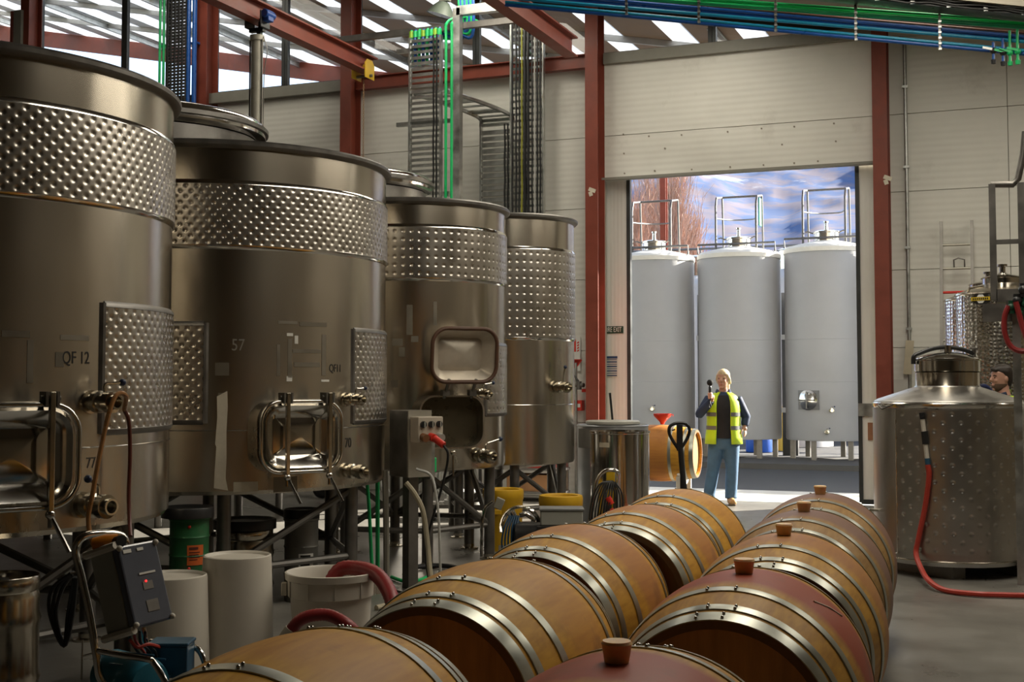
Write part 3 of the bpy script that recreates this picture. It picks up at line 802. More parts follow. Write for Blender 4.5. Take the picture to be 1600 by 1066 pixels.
# ================================================================== oak puncheons in two rows
def oak(name, base, dark, stain, amt):
    m = bpy.data.materials.new(name); m.use_nodes = True
    N = m.node_tree.nodes; L = m.node_tree.links; b = N['Principled BSDF']
    tc = N.new('ShaderNodeTexCoord'); mp = N.new('ShaderNodeMapping'); mp.inputs['Scale'].default_value = (14, 1.6, 14)
    L.new(tc.outputs['Object'], mp.inputs[0])
    n = N.new('ShaderNodeTexNoise'); n.inputs['Scale'].default_value = 2.2; n.inputs['Detail'].default_value = 8; L.new(mp.outputs[0], n.inputs['Vector'])
    cr = N.new('ShaderNodeValToRGB'); cr.color_ramp.elements[0].color = (*dark, 1); cr.color_ramp.elements[0].position = 0.3
    cr.color_ramp.elements[1].color = (*base, 1); cr.color_ramp.elements[1].position = 0.62; L.new(n.outputs['Fac'], cr.inputs[0])
    # wine spilled round the bung hole soaks the bulge of the cask
    sp = N.new('ShaderNodeSeparateXYZ'); L.new(tc.outputs['Object'], sp.inputs[0])
    ab = N.new('ShaderNodeMath'); ab.operation = 'ABSOLUTE'; L.new(sp.outputs['Y'], ab.inputs[0])
    n2 = N.new('ShaderNodeTexNoise'); n2.inputs['Scale'].default_value = 3.5; n2.inputs['Detail'].default_value = 5; L.new(tc.outputs['Object'], n2.inputs['Vector'])
    ad = N.new('ShaderNodeMath'); ad.operation = 'MULTIPLY_ADD'; ad.inputs[1].default_value = 0.16; L.new(n2.outputs['Fac'], ad.inputs[0]); L.new(ab.outputs[0], ad.inputs[2])
    mr = N.new('ShaderNodeMapRange'); mr.inputs['From Min'].default_value = 0.27; mr.inputs['From Max'].default_value = 0.20
    mr.inputs['To Min'].default_value = 0; mr.inputs['To Max'].default_value = amt; L.new(ad.outputs[0], mr.inputs[0])
    mx = N.new('ShaderNodeMix'); mx.data_type = 'RGBA'; L.new(mr.outputs[0], mx.inputs['Factor']); L.new(cr.outputs[0], mx.inputs['A']); mx.inputs['B'].default_value = (*stain, 1)
    n3 = N.new('ShaderNodeTexNoise'); n3.inputs['Scale'].default_value = 5.0; n3.inputs['Detail'].default_value = 6; L.new(tc.outputs['Object'], n3.inputs['Vector'])
    m3 = N.new('ShaderNodeMapRange'); m3.inputs['From Min'].default_value = 0.56; m3.inputs['From Max'].default_value = 0.76; m3.inputs['To Max'].default_value = 0.7; L.new(n3.outputs['Fac'], m3.inputs[0])
    x3 = N.new('ShaderNodeMix'); x3.data_type = 'RGBA'; L.new(m3.outputs[0], x3.inputs['Factor']); L.new(mx.outputs['Result'], x3.inputs['A']); x3.inputs['B'].default_value = (0.16, 0.06, 0.03, 1)
    L.new(x3.outputs['Result'], b.inputs['Base Color'])
    b.inputs['Roughness'].default_value = 0.5
    b.inputs['Specular IOR Level'].default_value = 0.22
    bp = N.new('ShaderNodeBump'); bp.inputs['Strength'].default_value = 0.15; bp.inputs['Distance'].default_value = 0.004; L.new(n.outputs['Fac'], bp.inputs['Height']); L.new(bp.outputs[0], b.inputs['Normal'])
    return m
OAKS = [oak('pale_oak', (0.62, 0.33, 0.045), (0.46, 0.22, 0.028), (0.42, 0.165, 0.055), 0.35), oak('stained_oak', (0.58, 0.30, 0.038), (0.41, 0.19, 0.024), (0.36, 0.125, 0.05), 0.6),
        oak('wine_red_oak', (0.58, 0.295, 0.036), (0.40, 0.18, 0.022), (0.36, 0.062, 0.022), 1.0), oak('grey_wine_oak', (0.38, 0.22, 0.07), (0.26, 0.135, 0.04), (0.20, 0.105, 0.085), 0.85)]
OAKHEAD = mat('barrel_head_oak', (0.46, 0.23, 0.07), 0.5, 0, 0.25, 2.0, (9, 1, 1.0), rvar=0.05)
CHIME = mat('oak_end_grain', (0.16, 0.075, 0.025), 0.6, 0, 0.2, 10)
HOOP = mat('barrel_hoop_steel', (0.33, 0.335, 0.29), 0.36, 0.9, 0.18, 6.0, rvar=0.08, stain=(0.22, 0.15, 0.07), stain_scale=3, stain_lo=0.62, stain_hi=0.8)
SILI = mat('silicone_bung', (0.88, 0.60, 0.32), 0.45, 0, 0.08)
SILI.node_tree.nodes['Principled BSDF'].inputs['Subsurface Weight'].default_value = 0.8
SILI.node_tree.nodes['Principled BSDF'].inputs['Subsurface Radius'].default_value = (0.06, 0.035, 0.015)

def brad(y, RB, RH, HL):
    t = y / HL
    return RH + (RB - RH) * (1 - abs(t) ** 2.0)

def make_barrel(name, RB=0.435, RH=0.36, HL=0.53, bung=True, oakm=0, hoops=(0.502, 0.432, 0.262), hw=(0.056, 0.038, 0.042), nst=26):
    t = thing(name, 'oak barrel', 'barrel')
    TY = Matrix.Rotation(R(-90), 4, 'X')      # lathe axis z -> +y
    prof = [(brad(y, RB, RH, HL), y) for y in np.linspace(-HL, HL, 27)]
    prof = [(RH - 0.028, -HL + 0.03), (RH - 0.026, -HL)] + prof + [(RH - 0.026, HL), (RH - 0.028, HL - 0.03)]
    m = MB(); m.lathe(prof, 80, TY); m.build('staves', OAKS[oakm], t, smooth=50)
    for s in (-1, 1):
        m = MB(); m.lathe([(0.0005, s * (HL - 0.04)), (RH - 0.027, s * (HL - 0.04))], 48, TY); m.build('head', OAKHEAD, t)
        m = MB(); m.lathe([(RH - 0.027, s * (HL - 0.04)), (RH - 0.026, s * (HL + 0.001)), (RH + 0.001, s * (HL + 0.001))], 64, TY); m.build('chime', CHIME, t)
        for hy, w in zip(hoops, hw):
            y0, y1 = s * (hy - w / 2), s * (hy + w / 2)
            ra, rb = brad(y0, RB, RH, HL), brad(y1, RB, RH, HL)
            m = MB(); m.lathe([(ra - 0.002, y0), (ra + 0.0045, y0), ((ra + rb) / 2 + 0.0055, (y0 + y1) / 2), (rb + 0.0045, y1), (rb - 0.002, y1)], 96, TY)
            h = m.build('hoop', HOOP, t)
            m = MB()
            for ang in (R(88), R(101)) if hy != 0.432 else (R(84), R(97)):
                for dy in (-0.25, 0.25):
                    yy = s * hy + dy * w; rr_ = brad(yy, RB, RH, HL) + 0.007
                    m.ball((rr_ * math.cos(ang), yy, rr_ * math.sin(ang)), 0.0055, 8, 5)
            m.build('rivets', STEEL_P, h)['kind'] = 'stuff'
    if bung:
        m = MB(); m.lathe([(0.026, RB - 0.02), (0.030, RB + 0.002), (0.036, RB + 0.040), (0.038, RB + 0.043), (0.034, RB + 0.05), (0.001, RB + 0.049)], 24); m.build('bung', SILI, t)
    return t
def copy_barrel(src, oakm):
    c = copy_tree(src)
    for ch in [x for x in bpy.data.objects if x.parent is c]:
        if ch.name.startswith('staves'):
            ch.data = ch.data.copy(); ch.data.materials[0] = OAKS[oakm]
    return c
ROWDIR = R(3.6)
proto_b = make_barrel('oak_puncheon', oakm=2)
proto_n = make_barrel('oak_puncheon', bung=False, oakm=0)
ZB = 0.445
def bpos(px, py, ztop):  # centre below a bung seen at a pixel
    p = at(px, py, Z=ztop); return (p.x, p.y)
rightrow = [((950, 1033), 2, 'red wine-stained oak barrel with orange bung cut off by the bottom edge'), ((1153, 895), 2, 'oak barrel with deep red bulge and chalk tick, second in the right row'),
            ((1217, 836), 1, 'oak barrel with pale bung directly behind the deep red one, right row'), ((1246, 801), 3, 'greyish oak barrel with bung, fourth in the right row'),
            ((1268, 776), 3, 'farthest oak barrel of the right row, grey bung on top')]
leftrow = [((470, 1001), 0, 'pale oak barrel cut off by the bottom edge, nearest of the left row'), ((768, 881), 0, 'pale oak barrel with large dark head showing, second in the left row'),
           ((893, 823), 1, 'oak barrel in the middle of the left row, bulge stained pink'), ((988, 796), 1, 'fourth oak barrel of the left row, before the sunlit doorway floor'),
           ((1047, 770), 0, 'farthest oak barrel of the left row near the pallet jack handle')]
first = {True: True, False: True}
for row, has in ((rightrow, True), (leftrow, False)):
    last = None
    for i, ((px, py), om, lab) in enumerate(row):
        src = proto_b if has else proto_n
        x, y = bpos(px, py, ZB + 0.435)
        if i == 0 and first[has]:
            o = src
            for ch in [c for c in bpy.data.objects if c.parent is o and c.name.startswith('staves')]: ch.data.materials[0] = OAKS[om]
        else:
            o = copy_barrel(src, om)
        if last is not None and y - last[1] < 1.075: y = last[1] + 1.075
        x += 0.022 if has else -0.022
        last = (x, y)
        o.location = (x, y, ZB); o.rotation_euler = (0, 0 if has else R(random.uniform(-6, 6)), ROWDIR + R(random.uniform(-1.2, 1.2)))
        o['label'] = lab; o['group'] = 'oak barrels lying in two rows'
        # chocks the casks lie on
        ck = thing('barrel_chock', 'timber wedges under the %s barrel of the %s row' % (('nearest', 'second', 'third', 'fourth', 'farthest')[i], 'right' if has else 'left'), 'chock', (x, y, 0), ROWDIR, 'barrel chocks')
        for s in (-1, 1):
            m = MB(); m.add([(s * 0.06, -0.3, 0), (s * 0.30, -0.3, 0), (s * 0.30, -0.3, 0.10), (s * 0.06, 0.3, 0), (s * 0.30, 0.3, 0), (s * 0.30, 0.3, 0.10)],
                            [(0, 1, 2), (5, 4, 3), (0, 3, 4, 1), (1, 4, 5, 2), (2, 5, 3, 0)])
            m.build('wedge', mat('chock_timber', (0.10, 0.06, 0.03), 0.7), ck, smooth=0)
        if has and i == 1:
            m = MB(); pp = []
            for (u, w) in ((0.10, 0.18), (0.12, 0.10), (0.14, 0.03), (0.11, 0.10), (0.08, 0.16)):
                ang = R(90) - u * 6.0; yy = 0.12 - w
                rr_ = brad(yy, 0.435, 0.36, 0.53) + 0.001
                pp.append((rr_ * math.cos(ang), yy, rr_ * math.sin(ang)))
            m.tube(pp[:3], 0.004, 5); m.tube([pp[2], (pp[2][0] - 0.03, pp[2][1] + 0.03, pp[2][2] + 0.012)], 0.004, 5); m.build('chalk_mark', mat('chalk_white', (0.6, 0.5, 0.4), 0.9), o)
# ================================================================== overhead steel, trays and pipes
def crane_beam(label, x, y1, pt, pb):
    zt_, zb_ = at(*pt, Y=y1).z, at(*pb, Y=y1).z
    m = MB(); m.ibeam((x, -4.5, (zt_ + zb_) / 2), (x, y1, (zt_ + zb_) / 2), 0.17, max(zt_ - zb_, 0.24), tf=0.02, tw=0.014)
    o = tag(m.build('crane_beam', REDSTEEL, smooth=0), label, 'beam', 'red crane beams')
    return (zt_ + zb_) / 2, max(zt_ - zb_, 0.24)
XB1 = at(582, 106, Y=15.5).x; zB1, hB1 = crane_beam('long red overhead crane beam ending at the yellow trolley', XB1, 15.5, (582, 92), (582, 119))
XB2 = at(893, 75, Y=15.0).x; zB2, hB2 = crane_beam('red overhead crane beam ending left of the doorway column', XB2, 15.0, (893, 59), (893, 90))
# yellow trolley
t = thing('hoist_trolley', 'yellow chain hoist trolley parked at the end of the red beam', 'trolley', (XB1, 15.25, zB1 - hB1 / 2))
YP = mat('yellow_paint', (0.60, 0.38, 0.02), 0.4)
for s in (-1, 1):
    m = MB(); m.poly([(-0.13, -0.10), (0.13, -0.10), (0.13, 0.10), (0.07, 0.16), (-0.07, 0.16), (-0.13, 0.10)], 0.012, Matrix.Translation((s * 0.10 - 0.006, 0, 0)) @ Matrix.Rotation(R(90), 4, 'Z')); m.build('side_plate', YP, t, smooth=0)
    for k in (-1, 1):
        m = MB(); m.cyl((s * 0.045, k * 0.075, 0.045), (s * 0.092, k * 0.075, 0.045), 0.04, seg=16); m.build('wheel', YP, t)
m = MB(); m.cyl((-0.13, 0, -0.06), (0.13, 0, -0.06), 0.02, seg=10); m.build('axle', STEEL_K, t)
m = MB()
for k in range(46):
    z = -0.09 - 0.026 * k
    m.tube([(0.009 * math.cos(a) * (1 if k % 2 else 0), 0.009 * math.cos(a) * (0 if k % 2 else 1), z + 0.017 * math.sin(a)) for a in np.linspace(0, 2 * PI, 8, endpoint=False)], 0.0035, 4, closed=True)
ch = m.build('chain', mat('rusty_chain', (0.22, 0.13, 0.06), 0.5, 0.6), t); ch['kind'] = 'stuff'
# blue trolley carrying the lifting cylinder
yc = at(402, 40, X=XB1).y; zc1 = at(402, 56, X=XB1).z; zc0 = 4.25
t = thing('lid_lifter', 'white lifting cylinder hanging from a blue trolley on the red beam', 'hoist', (XB1, yc, zB1 - hB1 / 2))
zr = zB1 - hB1 / 2
BL = mat('blue_paint', (0.01, 0.06, 0.28), 0.4)
for s in (-1, 1):
    m = MB(); m.box((s * 0.105, 0, 0.02), (0.02, 0.20, 0.2)); m.build('side_plate', BLACKP, t, smooth=0, bevel=0.01)
m = MB(); m.box((0.15, 0.0, 0.06), (0.08, 0.12, 0.13)); m.cyl((0.15, -0.09, 0.08), (0.15, 0.1, 0.08), 0.05, seg=14); m.build('drive_motor', BL, t, bevel=0.01)
m = MB(); m.box((0, 0, -0.09), (0.19, 0.06, 0.05)); m.tube(spline([(0, 0, -0.1), (0.03, 0, -0.16), (0.0, 0, -0.2), (0, 0, zc1 - zr + 0.02)], 4), 0.02, 8); m.box((0.045, 0, (zc1 - zr) * .6), (0.03, 0.05, 0.2)); m.build('hook_block', BLACKP, t)
m = MB(); m.lathe([(0.001, zc0 - zr), (0.07, zc0 - zr), (0.07, zc1 - zr - 0.06), (0.086, zc1 - zr - 0.06), (0.086, zc1 - zr), (0.001, zc1 - zr)], 28); cy_ = m.build('cylinder', mat('cream_tube', (0.55, 0.53, 0.45), 0.35, 0.2), t)
m = MB()
for dx in (-0.082, 0.082): m.cyl((dx, -0.02, zc0 - zr), (dx, -0.02, zc1 - zr - 0.05), 0.009, seg=8)
m.tube(spline([(0.09, 0, zc1 - zr - 0.02), (0.14, 0, zc1 - zr - 0.2), (0.10, 0, zc1 - zr - 0.5), (0.095, 0, zc0 - zr)], 6), 0.006, 6)
m.build('tie_rods', STEEL_K, cy_)['kind'] = 'stuff'

# cable ladder on a steel frame
YL = 14.9
def lx(px, y_=100, Y=YL): return at(px, y_, Y=Y).x
def lz(px, py, Y=YL): return at(px, py, Y=Y).z
fr = thing('pipe_stand', 'square steel support frame holding the cable ladder and green pipes', 'stand', (lx(715), YL, 0))
x0 = lx(715)
m = MB(); m.box((0, 0, (lz(715, 14)) / 2), (0.10, 0.10, lz(715, 14))); m.build('post', GALV, fr, smooth=0)
m = MB(); m.box(((lx(800) - x0) / 2, 0, lz(750, 14)), (lx(800) - x0, 0.10, 0.12)); m.build('top_bar', GALV, fr, smooth=0)
m = MB(); m.box(((lx(523) + lx(810)) / 2 - x0, 0.09, lz(640, 47)), (lx(810) - lx(523), 0.07, 0.08)); m.build('cross_bar', STEEL_K, fr, smooth=0)
for py in (74, 190):
    m = MB(); m.box(((lx(617) + lx(712)) / 2 - x0, 0.07, lz(665, py)), (lx(712) - lx(617), 0.05, 0.055)); m.build('arm', GALV, fr, smooth=0)
m = MB(); m.box(((lx(690) + lx(712)) / 2 - x0, 0.0, lz(700, 303)), (lx(712) - lx(690), 0.05, 0.06)); m.build('arm', GALV, fr, smooth=0)

def cable_ladder(name, label, px0, px1, z0, z1, Y, step, cables, lean=0, mt=GALV, rung_h=0.028):
    x0_, x1_ = at(px0, 150, Y=Y).x, at(px1, 150, Y=Y).x
    t = thing(name, label, 'cable tray', ((x0_ + x1_) / 2, Y, z0))
    w = x1_ - x0_; h = z1 - z0
    for s in (-1, 1):
        m = MB(); m.box((s * w / 2, 0, h / 2), (0.022, 0.07, h)); m.build('side_rail', mt, t, smooth=0)
    n = int(h / step)
    rung = None
    for k in range(n):
        if rung is None:
            m = MB()
            m.box((0, 0, 0), (w, 0.03, rung_h)); rung = m.build('rung', mt, t, (0, 0, 0.04), smooth=0)
        else:
            c = rung.copy(); COL.objects.link(c); c.location = (0, 0, 0.04 + step * k)
    for (f, r_, mtc) in cables:
        m = MB(); xx = (f - .5) * w
        m.tube([(xx + 0.004 * math.sin(q * 2.1 + f * 9), -0.045 - r_, q * h / 14) for q in range(15)], r_, 6); m.build('cable', mtc, t)
    return t, w, h
YCAB = mat('yellow_green_cable', (0.30, 0.30, 0.03), 0.5)
WCAB = mat('pale_cable', (0.4, 0.4, 0.38), 0.5)
cable_ladder('cable_ladder', 'grey perforated cable ladder rising behind the third tank', 641, 689, 2.9, lz(660, 58), YL, 0.075, [(0.92, 0.014, BLACK), (0.82, 0.012, BLACK)], rung_h=0.036)
m = MB()
# tray with elbow
cable_ladder('cable_tray', 'short grey cable tray with an elbow leading to the cable ladder', 752, 801, 2.9, at(775, 196, Y=16.1).z, 16.1, 0.085, [(0.9, 0.012, BLACK), (0.8, 0.012, BLACK)], rung_h=0.058)
el = [o for o in bpy.data.objects if o.name.startswith('cable_tray') and o.parent is None][0]
ez = at(775, 196, Y=16.1).z - 2.9; ew = at(801, 150, Y=16.1).x - at(752, 150, Y=16.1).x
for s in (-1, 1):
    m = MB(); m.tube(spline([(s * ew / 2, 0, ez), (s * ew / 2 - 0.02, -0.05, ez + 0.12), (s * ew / 2 - 0.25, -0.45, ez + 0.22), (s * ew / 2 - 0.45, -1.15, ez + 0.25)], 6), 0.03, 6); m.build('elbow_rail', GALV, el)
for k in range(12):
    q = k / 11
    P = spline([(0, 0, ez), (-0.02, -0.05, ez + 0.12), (-0.25, -0.45, ez + 0.22), (-0.45, -1.15, ez + 0.25)], 6)
    p = P[int(q * (len(P) - 1))]
    m = MB(); m.box(tuple(p), (ew, 0.05, 0.02)); m.build('rung', GALV, el, smooth=0)
m = MB()
cabs = [(0.08, .012, BLACK), (0.2, .013, BLACK), (0.3, .012, BLACK), (0.38, .013, YCAB), (0.48, .024, BLACK), (0.58, .022, BLACK), (0.7, .012, BLACK), (0.78, .012, WCAB), (0.86, .013, BLACK), (0.95, .013, BLACK)]
cable_ladder('cable_riser', 'tall bundle of black cables strapped to a ladder beside the red beam', 799, 849, 2.9, at(825, 30, Y=16.05).z, 16.05, 0.09, cabs, rung_h=0.03)
# cable riser and pipes left of the lid lifter
cable_ladder('cable_riser', 'black cable riser with perforated side seen against the left windows', 261, 291, 3.6, 8.0, 16.0, 0.05, [(q, .018, BLACK) for q in (0.12, 0.3, 0.5, 0.7, 0.88)], mt=STEEL_K, rung_h=0.034)
for px, r_, mt, lab in ((250, .02, GREENP, 'left one of two thin green pipes crossing the left window'), (256, .02, GREENP, 'right one of two thin green pipes crossing the left window'),
                        (295, .032, BLUEP, 'left one of two blue vertical pipes beside the red column'), (304, .036, BLUEP, 'right one of two blue vertical pipes beside the red column')):
    p = at(px, 60, Y=15.95)
    m = MB(); m.cyl((0, 0, 3.0), (0, 0, roof_z(p.x) - 0.05), r_, seg=12); m.box((0, 0.06, 6.7), (0.03, 0.12, 0.03)); o = m.build('process_pipe', mt, None, (p.x, 15.95, 0)); tag(o, lab, 'pipe', 'upright pipes at the left windows')
# two green droppers and the bunch of bends above them
for k, px in enumerate((697, 706)):
    p = at(px, 60, Y=YL - 0.05)
    m = MB(); m.tube(spline([(p.x + 0.12, YL + 0.5, lz(700, 20)), (p.x + 0.06, YL + 0.2, lz(700, 22)), (p.x, YL - 0.05, lz(700, 40)), (p.x, YL - 0.05, lz(700, 80)), (p.x, YL - 0.05, 2.9)], 6), 0.019, 8)
    tag(m.build('process_pipe', GREENP), ('left' if k == 0 else 'right') + ' one of two green pipes dropping beside the cable ladder', 'pipe', 'green droppers at the frame')
rnd = random.Random(5)
for k in range(8):
    px = 643 + k * 6.2
    mt = BLUEP if k % 2 else GREENP
    p = at(px, 60, Y=YL + 0.05)
    top = at(716 + k * 3.2, -20, Y=YL + 0.25)
    m = MB(); m.tube(spline([(p.x, YL + 0.05, lz(660, 100)), (p.x, YL + 0.05, lz(660, 52)), (p.x + 0.03, YL + 0.10, lz(660, 44)), ((p.x + top.x) / 2, YL + 0.22, lz(690, 42 + (k % 3) * 5)), (top.x, YL + 0.25, lz(716, 30 + (k % 4) * 6)), (top.x, YL + 0.25, top.z)], 6), 0.022, 8)
    o = tag(m.build('process_pipe', mt), '%s %s pipe from the left bending into the cable ladder' % (('first', 'second', 'third', 'fourth')[k // 2], 'blue' if k % 2 else 'green'), 'pipe', ('blue' if k % 2 else 'green') + ' pipes bending into the ladder')
    m = MB(); m.cyl((p.x, YL + 0.05, lz(660, 56)), (p.x, YL + 0.05, lz(660, 46)), 0.034, seg=10); m.build('coupling', GREENP if k % 3 else mat('lime_coupling', (0.25, 0.45, 0.03), 0.4), o)

# pipe run under the sloping roof on the right
YP_ = 12.0
def run(px0, y0, px1, y1, Y):
    a = at(px0, y0, Y=Y); b = at(px1, y1, Y=Y); return a, b
RUN = []
for i, (ya, yb, mt, r_, dy, lab) in enumerate((
        (0.5, 33, GREENP, .013, 0, 'topmost green pipe of the sloping pipe run'), (4, 36.5, GREENP, .013, .03, 'second green pipe of the sloping pipe run'), (7, 40, GREENP, .013, 0, 'third green pipe of the sloping pipe run'),
        (9.5, 43.5, GREENP, .016, .02, 'lowest green pipe of the sloping pipe run'), (13, 52, mat('brown_pipe', (0.13, 0.04, 0.025), 0.5), .012, .10, 'thin brown pipe between green and blue pipes'),
        (16.5, 57, BLUEP, .016, 0, 'topmost dark blue pipe of the sloping run'), (21, 61, BLUEP, .016, .03, 'middle dark blue pipe of the sloping run'), (26, 65, TEALP, .017, 0, 'pale blue pipe above the lowest pair'),
        (36, 79, TEALP, .016, 0, 'teal pipe of the lowest pair in the sloping run'), (40.5, 84, BLUEP, .019, .01, 'blue pipe of the lowest pair in the sloping run'))):
    sl = (yb - ya) / 460.0
    pxl = max(1140 - (ya + 14) / sl, 790)
    a = at(pxl, ya - sl * (1140 - pxl), Y=YP_ + dy); b = at(1690, yb + sl * 90, Y=YP_ + dy)
    m = MB(); m.cyl(a, b, r_, seg=10)
    tag(m.build('process_pipe', mt), lab, 'pipe', 'sloping pipe run under the roof')
for k, px in enumerate((979, 1092, 1212, 1337, 1468)):
    zt_ = at(px, 85 * (px - 840) / 760 - 62, Y=YP_).z; zb_ = at(px, 5 + 85 * (px - 840) / 760 + 3, Y=YP_).z
    p = at(px, 40, Y=YP_ - 0.03)
    t = thing('pipe_hanger', 'black pipe hanger strap number %s from the left on the sloping run' % ('one', 'two', 'three', 'four', 'five')[k], 'bracket', (p.x, YP_ - 0.03, 0), group='pipe hangers')
    m = MB(); m.box((0, 0, (roof_z(p.x) + zb_) / 2), (0.02, 0.012, roof_z(p.x) - zb_)); m.build('strap', STEEL_K, t, smooth=0)
    zz = zb_
    m = MB()
    while zz < zt_:
        m.box((0.004, -0.01, zz), (0.026, 0.02, 0.018)); zz += 0.05
    m.build('clamps', GALV, t, smooth=0)['kind'] = 'stuff'
# dark cable tray and beige purlin above
a, b = run(1240, -12, 1690, 32, YP_ - 0.15)
t = thing('sloping_cable_tray', 'dark cable tray with grey straps above the green pipes', 'cable tray', (0, 0, 0))
m = MB(); m.beam(a, b, 0.25, 0.06); m.build('tray', BLACKP, t, smooth=0)
for k in range(8):
    p = a.lerp(b, (k + .5) / 8)
    m = MB(); m.box((p.x, p.y - 0.13, p.z + 0.02), (0.035, 0.02, 0.11)); m.build('strap', GALV, t, smooth=0)
for k in range(3):
    m = MB(); m.tube([a.lerp(b, q / 12) + Vector((0, -0.14 - 0.012 * k, -0.02 + 0.02 * k + 0.012 * math.sin(q * 2.3 + k))) for q in range(13)], 0.009, 6); m.build('cable', BLACK, t)
a, b = run(1100, -50, 1690, 8, YP_ - 0.3)
m = MB(); m.beam((a.x, a.y, a.z + 0.03), (b.x, b.y, b.z + 0.03), 0.1, 0.2)
tag(m.build('roof_purlin', BEIGE, smooth=0), 'beige roof purlin across the top right corner', 'beam')
# valve drops at the right end of the run
for k, px in enumerate((1552, 1567, 1578, 1590)):
    mt = (BLUEP, BLUEP, GREENP, GREENP)[k]
    p = at(px, 75, Y=YP_ - 0.04)
    z1_ = at(px, (66, 60, 48, 46)[k], Y=YP_ - 0.04).z; z0_ = at(px, (97, 100, 100, 98)[k], Y=YP_ - 0.04).z
    t = thing('pipe_valve', '%s short valve drop at the right end of the pipe run' % ('first blue', 'second blue', 'first green', 'second green')[k], 'valve', (p.x, YP_ - 0.04, z0_))
    m = MB(); m.cyl((0, 0, 0), (0, 0, z1_ - z0_), 0.012, seg=8); m.build('drop', mt, t)
    m = MB(); m.ball((0, 0, 0.10), 0.03, 10, 6); m.build('valve_body', GREENP if k > 1 else BLACKP, t)
    m = MB(); m.lathe([(0.001, -0.02), (0.02, -0.015), (0.024, 0.02), (0.001, 0.025)], 10); m.build('end_cap', GREENP if k > 1 else BLACKP, t)
    m = MB(); m.box((-0.04, -0.02, 0.12), (0.10, 0.015, 0.02), ry=0.3); m.build('handle', GALV if k == 0 else GREENP, t, smooth=0)

# floodlight beyond the frame
p = at(690, 18, Y=15.6)
t = thing('floodlight', 'grey-green bell floodlight hanging above the pipe frame', 'lamp', (p.x, 15.6, p.z))
T = Matrix.Rotation(R(18), 4, 'Y')
m = MB(); m.lathe([(0.03, 0.14), (0.07, 0.13), (0.13, 0.06), (0.19, -0.04), (0.20, -0.06), (0.185, -0.055), (0.12, 0.05), (0.02, 0.12)], 28, T); m.build('reflector', mat('lamp_green_grey', (0.13, 0.16, 0.13), 0.45), t)
m = MB(); m.lathe([(0.001, -0.05), (0.18, -0.052)], 24, T); m.build('lens', mat('frosted_lens', (0.7, 0.75, 0.7), 0.3), t)
m = MB(); m.box((0.05, 0, 0.18), (0.14, 0.10, 0.10)); m.cyl((0.05, 0, 0.2), (0.05, 0, roof_z(p.x) - p.z - 0.02), 0.012, seg=8); m.build('ballast_box', GREYBOX, t, bevel=0.008)
# ================================================================== things on the floor, left and middle
def gp(px, d):   # floor point under a pixel column at a given distance
    p = at(px, 597, d=d); return (p.x, p.y, 0.0)
FACE = YAW      # turned square to the view

def keg(name, label, px, d, r=0.2, h=0.58, mt=STEEL_F, group=None):
    t = thing(name, label, 'keg', gp(px, d), 0, group)
    prof = [(0.001, 0.03), (r * .85, 0.03), (r * .9, 0.0), (r * .97, 0.0), (r * .97, 0.07), (r * .98, 0.10)]
    for f in (0.3, 0.7):
        prof += [(r * .975, h * f - 0.03), (r * 1.02, h * f), (r * .975, h * f + 0.03)]
    prof += [(r * .98, h - 0.10), (r * .93, h - 0.07), (r * .97, h - 0.06), (r * .97, h - 0.005), (r * .95, h), (r * .9, h - 0.01), (r * .88, h - 0.06), (r * .5, h - 0.045), (0.001, h - 0.04)]
    m = MB(); m.lathe(prof, 48); m.build('body', mt, t)
    m = MB(); m.lathe([(0.001, h - 0.045), (0.035, h - 0.045), (0.035, h - 0.015), (0.001, h - 0.015)], 16); m.build('spear_fitting', STEEL_K, t)
    return t
keg('steel_keg', 'ribbed steel keg at the bottom left corner', 8, 5.95, 0.175, 0.66)
# keg and drums under the tanks
k2 = keg('steel_keg', 'steel keg with black lid behind the white tubs', 385, 8.9, 0.2, 0.54)
def disc_lid(label, px, d, r, z, tilt=0.0, mt=BLACKP):
    x, y, _ = gp(px, d)
    m = MB(); m.lathe([(0.001, 0.03), (r * .7, 0.035), (r * .93, 0.03), (r, 0.0), (r, 0.055), (r * .97, 0.065), (r * .72, 0.05), (0.001, 0.055)], 40)
    o = m.build('drum_lid', mt, None, (x, y, z)); o.rotation_euler = (tilt, 0, 0)
    return tag(o, label, 'lid', 'black drum lids')
disc_lid('black drum lid lying on the steel keg behind the white tubs', 385, 8.9, 0.215, 0.541)
def pail(name, label, px, d, r0, r1, h, mt, z=0.0, rim=True, cat='drum'):
    x, y, _ = gp(px, d)
    t = thing(name, label, cat, (x, y, z))
    prof = [(0.001, 0.0), (r0, 0.0), (r0, 0.01)]
    for f in (0.33, 0.66):
        rr_ = r0 + (r1 - r0) * f
        prof += [(rr_, h * f - 0.012), (rr_ + 0.006, h * f), (rr_, h * f + 0.012)]
    prof += [(r1, h - 0.02), (r1 + 0.008, h - 0.012), (r1 + 0.008, h), (r1 - 0.01, h), (r1 - 0.012, h - 0.03), (0.001, h - 0.03)]
    m = MB(); m.lathe(prof, 40); m.build('body', mt, t)
    return t
pail('steel_pail', 'dark pail under the green drum behind the pump trolley', 299, 8.2, 0.12, 0.125, 0.34, STEEL_K)
GRN = mat('green_tin', (0.03, 0.15, 0.055), 0.4, 0.2, 0.1, 6, stain=(0.09, 0.09, 0.06), stain_scale=4)
g = pail('green_drum', 'green metal drum with orange hazard label behind the white tubs', 299, 8.2, 0.122, 0.122, 0.35, GRN, 0.341)
ca = math.atan2(-g.location.y, -g.location.x)
m = MB(); m.lathe([(0.1255, 0.06), (0.1255, 0.185)], 8, None, ca - 0.1, ca + 0.75); lb = m.build('hazard_label', mat('orange_label', (0.65, 0.13, 0.02), 0.6), g)
